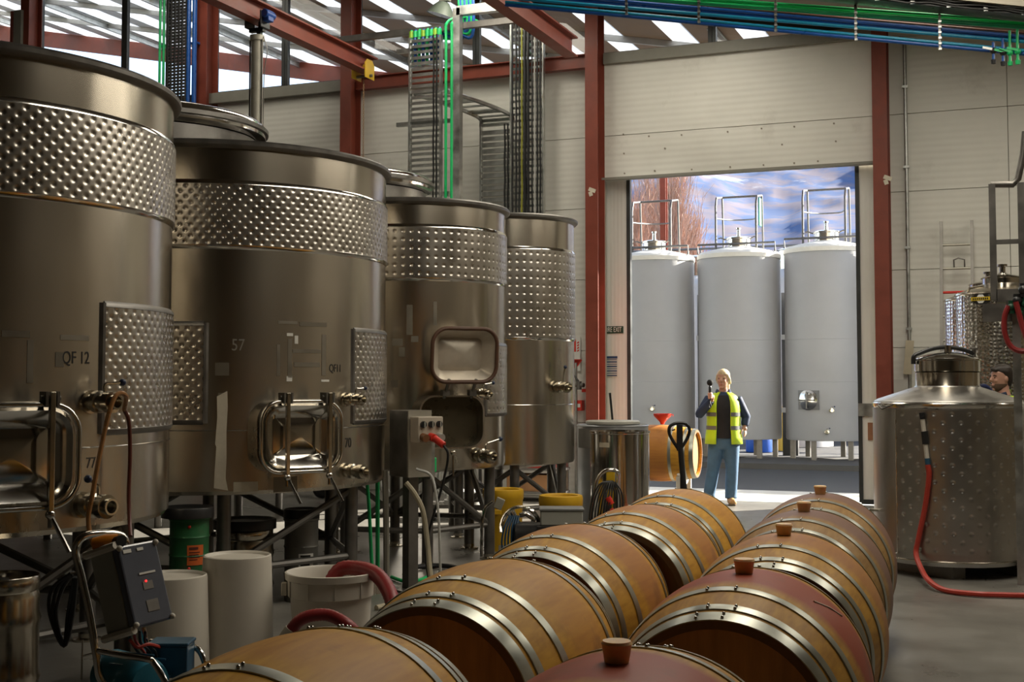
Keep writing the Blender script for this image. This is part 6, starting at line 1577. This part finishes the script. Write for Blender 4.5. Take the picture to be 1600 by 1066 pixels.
m = MB(); m.lathe([(0.03, -0.06), (0.2, -0.06), (0.22, 0), (0.2, 0.06), (0.03, 0.06)], 24, Matrix.Translation((0.2, -0.3, 0.45)) @ Matrix.Rotation(R(90), 4, 'X')); m.build('spare_wheel', WHITEPAINT, t)
# dark shed beyond on the right, pale wall beyond the yard
t = thing('far_shed', 'low dark shed roof beyond the right outdoor tank', 'building', (-2.2, 40, 0))
m = MB(); m.box((0, 0, 2.5), (7, 5, 5.0)); m.build('walls', mat('shed_wall', (0.16, 0.10, 0.09), 0.7), t, smooth=0)
m = MB(); m.add([(-3.7, -2.8, 5.0), (3.7, -2.8, 5.0), (3.7, 2.8, 5.0), (-3.7, 2.8, 5.0), (-3.7, 0, 6.1), (3.7, 0, 6.1)], [(0, 1, 5, 4), (2, 3, 4, 5), (0, 4, 3), (1, 2, 5), (0, 3, 2, 1)]); m.build('roof', mat('shed_roof', (0.07, 0.06, 0.07), 0.5), t, smooth=0)

# bare winter trees
BARK = mat('bare_twigs', (0.44, 0.29, 0.23), 0.9, 0, 0.2)
def tree(label, x, y, h, spread, seed, n=240):
    rd = random.Random(seed)
    t = thing('bare_tree', label, 'tree', (x, y, 0), 0, 'bare winter trees')
    m = MB(); m.tube([(0, 0, 0), (0.1, 0, h * .25), (0.0, 0.1, h * .5), (0.05, 0, h * .8)], [0.22, 0.16, 0.10, 0.03], 8); m.build('trunk', BARK, t)
    m = MB()
    for k in range(n):
        z0_ = h * rd.uniform(.12, .8); a = rd.uniform(0, 2 * PI); l = h * rd.uniform(.18, .45) * (1.1 - z0_ / h * .6)
        d_ = Vector((math.cos(a) * spread, math.sin(a) * spread, rd.uniform(.9, 1.6))).normalized()
        p0 = Vector((0.05, 0, z0_)); p1 = p0 + d_ * l * .6 + Vector((rd.uniform(-.2, .2), rd.uniform(-.2, .2), 0)); p2 = p1 + (d_ + Vector((0, 0, .5))).normalized() * l * .5
        m.tube([p0, p1, p2], [0.035, 0.022, 0.008], 3, caps=False)
        for j in range(7):
            q0 = p0.lerp(p1, rd.uniform(.3, 1)) if j < 4 else p1.lerp(p2, rd.uniform(.1, .9))
            dd = (d_ * .5 + Vector((rd.uniform(-.7, .7), rd.uniform(-.7, .7), rd.uniform(.5, 1.2)))).normalized()
            m.tube([q0, q0 + dd * rd.uniform(.5, 1.3)], [0.014, 0.005], 3, caps=False)
    tw = m.build('twigs', BARK, t, smooth=0); tw['kind'] = 'stuff'
for k, (px, d, h, lab) in enumerate(((990, 62, 11.0, 'bare reddish tree at the left edge of the doorway view'), (1018, 66, 12.6, 'bare reddish tree left of the red outdoor post'), (1052, 60, 12.0, 'bare reddish tree right of the red outdoor post'),
                                     (1076, 64, 10.4, 'shorter bare tree sloping down towards the middle tank'), (1098, 70, 8.2, 'lowest bare tree above the middle wrapped tank'))):
    x, y, _ = gp(px, d); tree(lab, x, y, h, 0.30, 40 + k)

# snowy mountain range
def mountain():
    nx, ny = 320, 160
    D0, D1 = 700.0, 3000.0
    rd = np.random.RandomState(4)
    def fbm(u, v, octs, seed):
        out = np.zeros_like(u); amp = 1.0
        rs = np.random.RandomState(seed)
        f = 1.0
        for o in range(octs):
            g = rs.rand(64, 64)
            uu = (u * f) % 63; vv = (v * f) % 63
            i = np.floor(uu).astype(int); j = np.floor(vv).astype(int); a = uu - i; b = vv - j
            a = a * a * (3 - 2 * a); b = b * b * (3 - 2 * b)
            val = g[i, j] * (1 - a) * (1 - b) + g[(i + 1) % 64, j] * a * (1 - b) + g[i, (j + 1) % 64] * (1 - a) * b + g[(i + 1) % 64, (j + 1) % 64] * a * b
            out += amp * (1 - abs(2 * val - 1)); amp *= .5; f *= 2.03
        return out / 2
    U, V = np.meshgrid(np.linspace(0, 1, nx + 1), np.linspace(0, 1, ny + 1))
    ang = R(-75) + R(110) * U                      # bearing from +Y
    D = D0 + (D1 - D0) * V
    X = D * np.sin(ang); Y = D * np.cos(ang)
    H = (380 + 470 * np.clip((ang - R(-30)) / R(6), 0, 1)) * np.clip(V, 0, 1) ** 1.05 * (0.62 + 0.38 * fbm(U * 5 + 1, V * 2.2, 3, 1)) + 110 * V * fbm(U * 16, V * 7, 5, 2) - 20
    verts = np.stack([X, Y, H], -1).reshape(-1, 3)
    i = np.arange(ny)[:, None] * (nx + 1) + np.arange(nx)[None, :]
    faces = np.stack([i, i + 1, i + nx + 2, i + nx + 1], -1).reshape(-1, 4)
    me = bpy.data.meshes.new('mountain'); me.from_pydata(verts.tolist(), [], faces.tolist())
    m = bpy.data.materials.new('mountain_snow_tussock_and_haze'); m.use_nodes = True
    N = m.node_tree.nodes; L = m.node_tree.links; b = N['Principled BSDF']; b.inputs['Roughness'].default_value = 0.9
    g = N.new('ShaderNodeNewGeometry'); sp = N.new('ShaderNodeSeparateXYZ'); L.new(g.outputs['Position'], sp.inputs[0])
    n1 = N.new('ShaderNodeTexNoise'); n1.inputs['Scale'].default_value = 0.012; n1.inputs['Detail'].default_value = 9; n1.inputs['Roughness'].default_value = .62; L.new(g.outputs['Position'], n1.inputs['Vector'])
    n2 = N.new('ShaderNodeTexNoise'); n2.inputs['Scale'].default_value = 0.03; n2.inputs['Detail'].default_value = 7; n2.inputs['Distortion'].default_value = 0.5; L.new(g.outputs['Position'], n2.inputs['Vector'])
    cr = N.new('ShaderNodeValToRGB'); cr.color_ramp.elements[0].position = .42; cr.color_ramp.elements[0].color = (0.030, 0.072, 0.19, 1); cr.color_ramp.elements[1].position = .60; cr.color_ramp.elements[1].color = (0.125, 0.105, 0.14, 1); L.new(n2.outputs['Fac'], cr.inputs[0])  # blue rock tone carries distance haze in the base colour
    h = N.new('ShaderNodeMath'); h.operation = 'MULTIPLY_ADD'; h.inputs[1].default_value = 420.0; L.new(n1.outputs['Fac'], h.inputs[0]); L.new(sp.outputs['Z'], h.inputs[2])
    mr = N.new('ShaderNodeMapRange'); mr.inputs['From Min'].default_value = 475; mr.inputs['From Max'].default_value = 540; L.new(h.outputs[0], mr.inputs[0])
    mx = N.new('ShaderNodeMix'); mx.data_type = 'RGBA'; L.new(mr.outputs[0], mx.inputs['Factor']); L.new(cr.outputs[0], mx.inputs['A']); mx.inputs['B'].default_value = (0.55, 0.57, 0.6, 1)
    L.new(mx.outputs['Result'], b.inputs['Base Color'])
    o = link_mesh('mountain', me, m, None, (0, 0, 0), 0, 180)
    tag(o, 'snow-streaked haze-blue mountain range filling the sky behind the outdoor tanks', 'mountain')
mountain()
# ================================================================== people
def loft(m, secs, seg=22, a0=None, a1=None, cap=True):
    """stack of level ellipses (cx, cy, z, rx, ry)"""
    full = a0 is None
    n = seg if full else seg + 1
    vs_ = []; fs_ = []
    for cx, cy, z, rx, ry in secs:
        for k in range(n):
            a = 2 * PI * k / seg if full else a0 + (a1 - a0) * k / seg
            vs_.append((cx + rx * math.cos(a), cy + ry * math.sin(a), z))
    for i in range(len(secs) - 1):
        for k in range(seg):
            k2 = (k + 1) % n
            fs_.append((i * n + k, i * n + k2, (i + 1) * n + k2, (i + 1) * n + k))
    if full and cap:
        fs_.append(tuple(range(n - 1, -1, -1))); fs_.append(tuple((len(secs) - 1) * n + k for k in range(n)))
    m.add(vs_, fs_)

def skinned(m, name, mt, parent, voxel=0.012, it=4):
    o = m.build(name, mt, parent, smooth=0)
    r = o.modifiers.new('one_surface', 'REMESH'); r.mode = 'VOXEL'; r.voxel_size = voxel; r.use_smooth_shade = True
    s = o.modifiers.new('soften', 'SMOOTH'); s.factor = 0.5; s.iterations = it
    return o

SKIN = mat('skin', (0.50, 0.27, 0.19), 0.5, 0, 0.06, 8)
DENIM = mat('blue_denim', (0.055, 0.12, 0.21), 0.8, 0, 0.25, 5, bump=0.3, bscale=25)
NAVY = mat('navy_fabric', (0.012, 0.02, 0.05), 0.75, 0, 0.2, 6, bump=0.3, bscale=18)
BLACKT = mat('black_shirt', (0.008, 0.008, 0.011), 0.8)
HIVIS = mat('hi_vis_yellow', (0.50, 0.72, 0.015), 0.6, 0, 0.06, 5)
REFL = mat('reflective_tape', (0.14, 0.145, 0.145), 0.45, 0.1)
BOOT = mat('tan_boot', (0.36, 0.20, 0.07), 0.65, 0, 0.15)
SOLE = mat('boot_sole', (0.10, 0.07, 0.04), 0.8)
BLOND = mat('blond_hair', (0.55, 0.42, 0.25), 0.45, 0, 0.25, 20, (1, 1, .2))
BROWNHAIR = mat('dark_brown_hair', (0.025, 0.017, 0.012), 0.5, 0, 0.3, 20)
EYE = mat('eye_dark', (0.02, 0.015, 0.012), 0.2)
LIP = mat('lips', (0.36, 0.12, 0.10), 0.5)

def person(label, loc, rz, armR, armL, legs, head_turn, hair, jacket, trousers, shirt, female=True, S=1.0, hold=None):
    t = thing('person', label, 'person', loc, rz)
    # --- one continuous body under the clothes
    b = MB()
    (hrx, hrz), (hlx, hlz) = legs
    loft(b, [(0, 0, .80, .155, .10), (0, 0, .90, .165, .115), (0, 0, 1.02, .135, .095), (0, 0, 1.18, .155, .11), (0, 0, 1.30, .165, .10), (0, 0, 1.385, .13, .075), (0, -.005, 1.42, .06, .06), (0, -.015, 1.47, .052, .055), (0, -.02, 1.52, .05, .055)])
    for (ax, kx) in legs:
        s = -1 if ax < 0 else 1
        b.tube([(s * .085, 0, .86), (s * .09, 0, .72), (kx, -.02, .46), (kx, -.01, .42), ((kx + ax) / 2, .015, .30), (ax, .01, .10), (ax, .0, .05)], [.09, .088, .058, .056, .056, .038, .04], 14)
    for arm in (armR, armL):
        sh, el, wr = [Vector(p) for p in arm[:3]]
        b.tube([sh, sh.lerp(el, .5), el, el.lerp(wr, .35), wr], [.055, .047, .040, .040, .026], 12)
    # head
    H = Matrix.Translation((0, -.03, 1.585)) @ Matrix.Rotation(head_turn, 4, 'Z')
    hd = MB()
    loft(hd, [(0, -.022, -.125, .02, .028), (0, -.018, -.115, .036, .045), (0, -.01, -.09, .054, .07), (0, -.004, -.05, .065, .085), (0, 0, 0.0, .072, .095), (0, .004, .05, .072, .098), (0, .008, .09, .058, .082), (0, .01, .112, .032, .05), (0, .01, .12, .01, .015)], 24)
    hd.tube([(0, -.088, .018), (0, -.108, -.02), (0, -.096, -.034)], [.010, .015, .012], 8)
    for s in (-1, 1):
        hd.ball((s * .074, .012, -.01), .024, 10, 8, (.4, .7, 1.2))
        hd.ball((s * .032, -.075, -.025), .022, 8, 6, (1, .6, .8))
    hd.ball((0, -.088, -.066), .018, 10, 6, (1.3, .5, .6))
    hd.ball((0, -.078, -.105), .02, 10, 6, (1, .7, .7))
    b.add(hd.v, hd.f, H)
    # hands with five fingers
    for arm in (armR, armL):
        wr = Vector(arm[2]); palm = Vector(arm[3])
        b.tube([wr, wr.lerp(palm, .5), palm], [.024, .036, .032], 10, flat=.65)
        for fpts in arm[4]:
            b.tube(spline(fpts, 3), [.0095] * (3 * (len(fpts) - 1)) + [.008], 7)
    skinned(b, 'body', SKIN, t, 0.0075, 3)
    for s in (-1, 1):
        m = MB(); m.ball(tuple(H @ Vector((s * .031, -.083, .004))), .0085, 8, 6, (1.3, .7, .7)); m.build('eye', EYE, t)
        m = MB(); m.tube([H @ Vector((s * .016, -.090, .022)), H @ Vector((s * .034, -.088, .027)), H @ Vector((s * .05, -.075, .02))], .004, 5); m.build('eyebrow', hair, t)
    m = MB(); m.ball(tuple(H @ Vector((0, -.0955, -.066))), .021, 10, 6, (1, .32, .3)); m.build('mouth', LIP, t)
    # --- hair
    m = MB()
    if female:
        loft(m, [(0, .035, -.07, .060, .07), (0, .03, -.03, .078, .085), (0, .022, .02, .083, .096), (0, .013, .06, .083, .104), (0, .010, .095, .070, .093), (0, .012, .12, .045, .062), (0, .012, .131, .012, .02)], 24)
        m.tube([(0.0, .09, .02), (.01, .125, -.04), (.015, .12, -.12), (.03, .105, -.20)], [.05, .045, .035, .015], 12)
        m.tube([(.06, -.04, .06), (.078, .0, .0), (.072, .05, -.06)], [.018, .022, .02], 8); m.tube([(-.06, -.04, .06), (-.078, .0, .0), (-.072, .05, -.06)], [.018, .022, .02], 8)
    else:
        loft(m, [(0, .05, -.075, .05, .045), (0, .042, -.03, .070, .066), (0, .030, .02, .078, .078), (0, .016, .06, .080, .096), (0, .010, .10, .068, .092), (0, .012, .125, .035, .055), (0, .012, .133, .01, .015)], 24)
        m.tube([(.05, -.068, .07), (0, -.092, .085), (-.05, -.068, .07)], .02, 8)
    m2 = MB(); m2.add(m.v, m.f, H); skinned(m2, 'hair', hair, t, 0.009, 2)
    if not female:
        m = MB(); loft(m, [(0, -.02, -.128, .02, .03), (0, -.018, -.112, .043, .058), (0, -.012, -.085, .060, .078), (0, -.004, -.055, .066, .083)], 20, R(160), R(380), False); m2 = MB(); m2.add(m.v, m.f, H); m2.build('beard', mat('trimmed_beard', (0.13, 0.075, 0.05), 0.8), t, smooth=60)
    # --- trousers
    m = MB()
    loft(m, [(0, 0, .70, .165, .115), (0, 0, .80, .19, .135), (0, 0, .88, .185, .135), (0, 0, .98, .16, .115)])
    for (ax, kx) in legs:
        s = -1 if ax < 0 else 1
        m.tube([(s * .085, 0, .84), (s * .092, 0, .72), ((s * .092 + kx) / 2, -.01, .58), (kx, -.02, .45), ((kx + ax) / 2, .0, .30), (ax, .01, .14), (ax, .005, .075)], [.105, .108, .094, .080, .079, .075, .078], 16)
    skinned(m, 'trousers', trousers, t, 0.012, 3)
    # --- jacket with sleeves
    m = MB()
    loft(m, [(0, 0, .86, .19, .135), (0, 0, .96, .178, .13), (0, 0, 1.06, .175, .13), (0, 0, 1.20, .19, .14), (0, 0, 1.31, .19, .125), (0, .005, 1.385, .15, .095), (0, .005, 1.425, .085, .08)])
    for arm in (armR, armL):
        sh, el, wr = [Vector(p) for p in arm[:3]]
        m.tube([sh + Vector((0, 0, .01)), sh.lerp(el, .5), el, el.lerp(wr, .5), el.lerp(wr, .93)], [.066, .066, .060, .054, .044], 14)
    jk = skinned(m, 'jacket', jacket, t, 0.011, 3)
    m = MB(); m.tube([(-.075, .03, 1.44), (-.08, -.03, 1.42), (-.045, -.095, 1.36)], [.02, .022, .012], 8); m.tube([(.075, .03, 1.44), (.08, -.03, 1.42), (.045, -.095, 1.36)], [.02, .022, .012], 8); m.build('collar', jacket, jk)
    m = MB(); loft(m, [(0, -.006, .84, .195, .142), (0, -.006, .96, .183, .137), (0, -.006, 1.06, .18, .137), (0, -.006, 1.20, .195, .147), (0, -.006, 1.31, .19, .132), (0, -.006, 1.38, .12, .11)], 8, R(244), R(296), False); m.build('shirt_front', shirt, jk, smooth=60)
    # --- hi-vis vest, open in front
    gap = R(24)
    secs = [(0, 0, .765, .238, .172), (0, 0, .85, .232, .17), (0, 0, .97, .215, .162), (0, 0, 1.08, .212, .16), (0, 0, 1.20, .218, .165), (0, 0, 1.30, .210, .15), (0, .004, 1.37, .170, .115), (0, .006, 1.42, .098, .09)]
    for s, nm in ((1, 'left'), (-1, 'right')):
        m = MB()
        a0_, a1_ = (R(270) + gap, R(450)) if s > 0 else (R(90), R(270) - gap)
        loft(m, secs, 18, a0_, a1_, False)
        v = m.build('vest_panel', HIVIS, t, smooth=70)
        sd = v.modifiers.new('cloth', 'SOLIDIFY'); sd.thickness = 0.006
        for z0_, z1_, k in ((.945, .995, 0), (1.115, 1.165, 1)):
            m = MB(); rx, ry = (.221, .168) if k == 0 else (.219, .168)
            loft(m, [(0, 0, z0_, rx, ry), (0, 0, z1_, rx, ry)], 18, a0_, a1_, False); m.build('reflective_band', REFL, v, smooth=70)
    # --- boots
    for (ax, kx) in legs:
        s = -1 if ax < 0 else 1
        m = MB(); m.tube([(ax, .03, .12), (ax, .02, .06), (ax, -.02, .05), (ax + s * .02, -.10, .042), (ax + s * .028, -.155, .036), (ax + s * .03, -.175, .032)], [.05, .052, .05, .046, .042, .02], 14)
        bt = skinned(m, 'boot', BOOT, t, 0.009, 2)
        m2 = MB(); m2.box((ax + s * .012, -.06, .012), (.088, .25, .024)); m2.build('sole', SOLE, bt, bevel=0.01)
    return t

# woman in the doorway, holding a small recorder
hx, hy, hz = -.165, -.275, 1.375
fing = []
for k in range(4):
    z_ = hz + .032 - .021 * k; e = .002 * k
    fing.append([(hx + .03, hy + .012, z_), (hx + .012, hy - .022, z_ + .002), (hx - .015, hy - .024, z_), (hx - .026 + e, hy - .004, z_ - .003)])
fing.append([(hx + .02, hy + .02, hz + .01), (hx - .008, hy + .022, hz + .04), (hx - .022, hy + .006, hz + .062)])
armR = ((-.168, .0, 1.335), (-.30, -.06, 1.14), (hx + .03, hy + .055, hz - .045), (hx + .034, hy + .022, hz + .005), fing)
lf = [[(.262 + .006 * k, -.02 + .018 * k, .93), (.262 + .006 * k, -.03 + .018 * k, .89), (.25, -.03 + .018 * k, .855)] for k in range(4)] + [[(.24, -.03, .95), (.222, -.055, .92), (.215, -.06, .89)]]
armL = ((.168, .0, 1.335), (.285, .06, 1.10), (.262, .01, .985), (.258, -.005, .94), lf)
WL = at(1130, 597, d=16.3)
woman = person('woman in yellow hi-vis vest and blue jeans holding up a black recorder', (WL.x, WL.y, 0), R(13), armR, armL, ((-.185, -.135), (.085, .10)), R(-16), BLOND, mat('navy_jacket', (0.018, 0.035, 0.085), 0.75, 0, 0.2, 6), DENIM, BLACKT)
woman.scale = (1.0, 1.0, 1.0)
wm = Matrix.Translation(woman.location) @ Matrix.Rotation(R(13), 4, 'Z')
rl = wm @ Vector((hx, hy, hz))
RC = thing('recorder', 'black handheld recorder with a round foam windscreen in the woman\'s hand', 'recorder', (rl.x, rl.y, rl.z), R(13))
m = MB(); m.lathe([(0.001, -.06), (.011, -.058), (.014, -.04), (.014, .05), (.019, .07), (.019, .11), (.010, .128), (.001, .13)], 16); m.build('body', BLACKP, RC)
m = MB(); m.ball((0, 0, .165), .040, 16, 12); m.build('windscreen', mat('black_foam', (0.01, 0.01, 0.01), 0.95, bump=0.5, bscale=120), RC)
m = MB(); m.tube(spline([(0, 0, -.055), (.004, -.012, -.085), (.012, -.016, -.125), (.0, -.016, -.155), (-.012, -.016, -.125), (0, -.01, -.08)], 4), .0045, 6); m.build('wrist_strap', BLACK, RC)

# man behind the squat tank, turned to the left
MLoc = at(1570, 597, d=12.0)
fM = [[(-.22 + .018 * k, -.40, 1.0), (-.22 + .018 * k, -.44, .995), (-.22 + .018 * k, -.45, .965)] for k in range(4)] + [[(-.15, -.37, 1.01), (-.14, -.40, 1.03), (-.145, -.43, 1.03)]]
fM2 = [[(.24 + .006 * k, -.06 + .018 * k, .80), (.24 + .006 * k, -.065 + .018 * k, .755), (.235, -.06 + .018 * k, .72)] for k in range(4)] + [[(.225, -.07, .82), (.21, -.09, .79), (.205, -.095, .76)]]
man = person('man with dark hair and beard in hi-vis vest behind the squat tank, looking left', (MLoc.x, MLoc.y, 0), YAW - R(122), ((-.19, 0, 1.35), (-.27, -.10, 1.12), (-.20, -.32, 1.02), (-.195, -.37, 1.01), fM), ((.19, 0, 1.35), (.27, .02, 1.08), (.255, -.03, .86), (.25, -.035, .82), fM2),
             ((-.10, -.10), (.10, .10)), R(40), BROWNHAIR, NAVY, NAVY, BLACKT, False)
# gauge and blue hose on the squat tank's shoulder
gpos = at(1522, 606, d=10.5)
t = thing('pressure_gauge', 'small round pressure gauge on the shoulder of the squat tank', 'gauge', (gpos.x, gpos.y, gpos.z - 0.06), YAW)
m = MB(); m.lathe([(0.001, 0.0), (.028, 0.0), (.030, .02), (.030, .03), (.026, .03), (.001, .028)], 24, Matrix.Translation((0, 0, .06)) @ Matrix.Rotation(R(90), 4, 'X')); m.build('case', STEEL_K, t)
m = MB(); m.lathe([(0.001, .031), (.025, .031)], 20, Matrix.Translation((0, 0, .06)) @ Matrix.Rotation(R(90), 4, 'X')); m.build('dial', PAPER, t)
m = MB(); m.cyl((0, 0, -0.03), (0, 0, .035), .008, seg=8); m.build('stem', STEEL_F, t)
hose('blue hose arching over the shoulder of the squat tank', [at(1527, 607, d=10.6), at(1533, 604, d=10.65), at(1541, 605, d=10.7), at(1548, 612, d=10.75), at(1556, 622, d=10.8)], 0.022, mat('blue_hose', (0.012, 0.03, 0.15), 0.4))
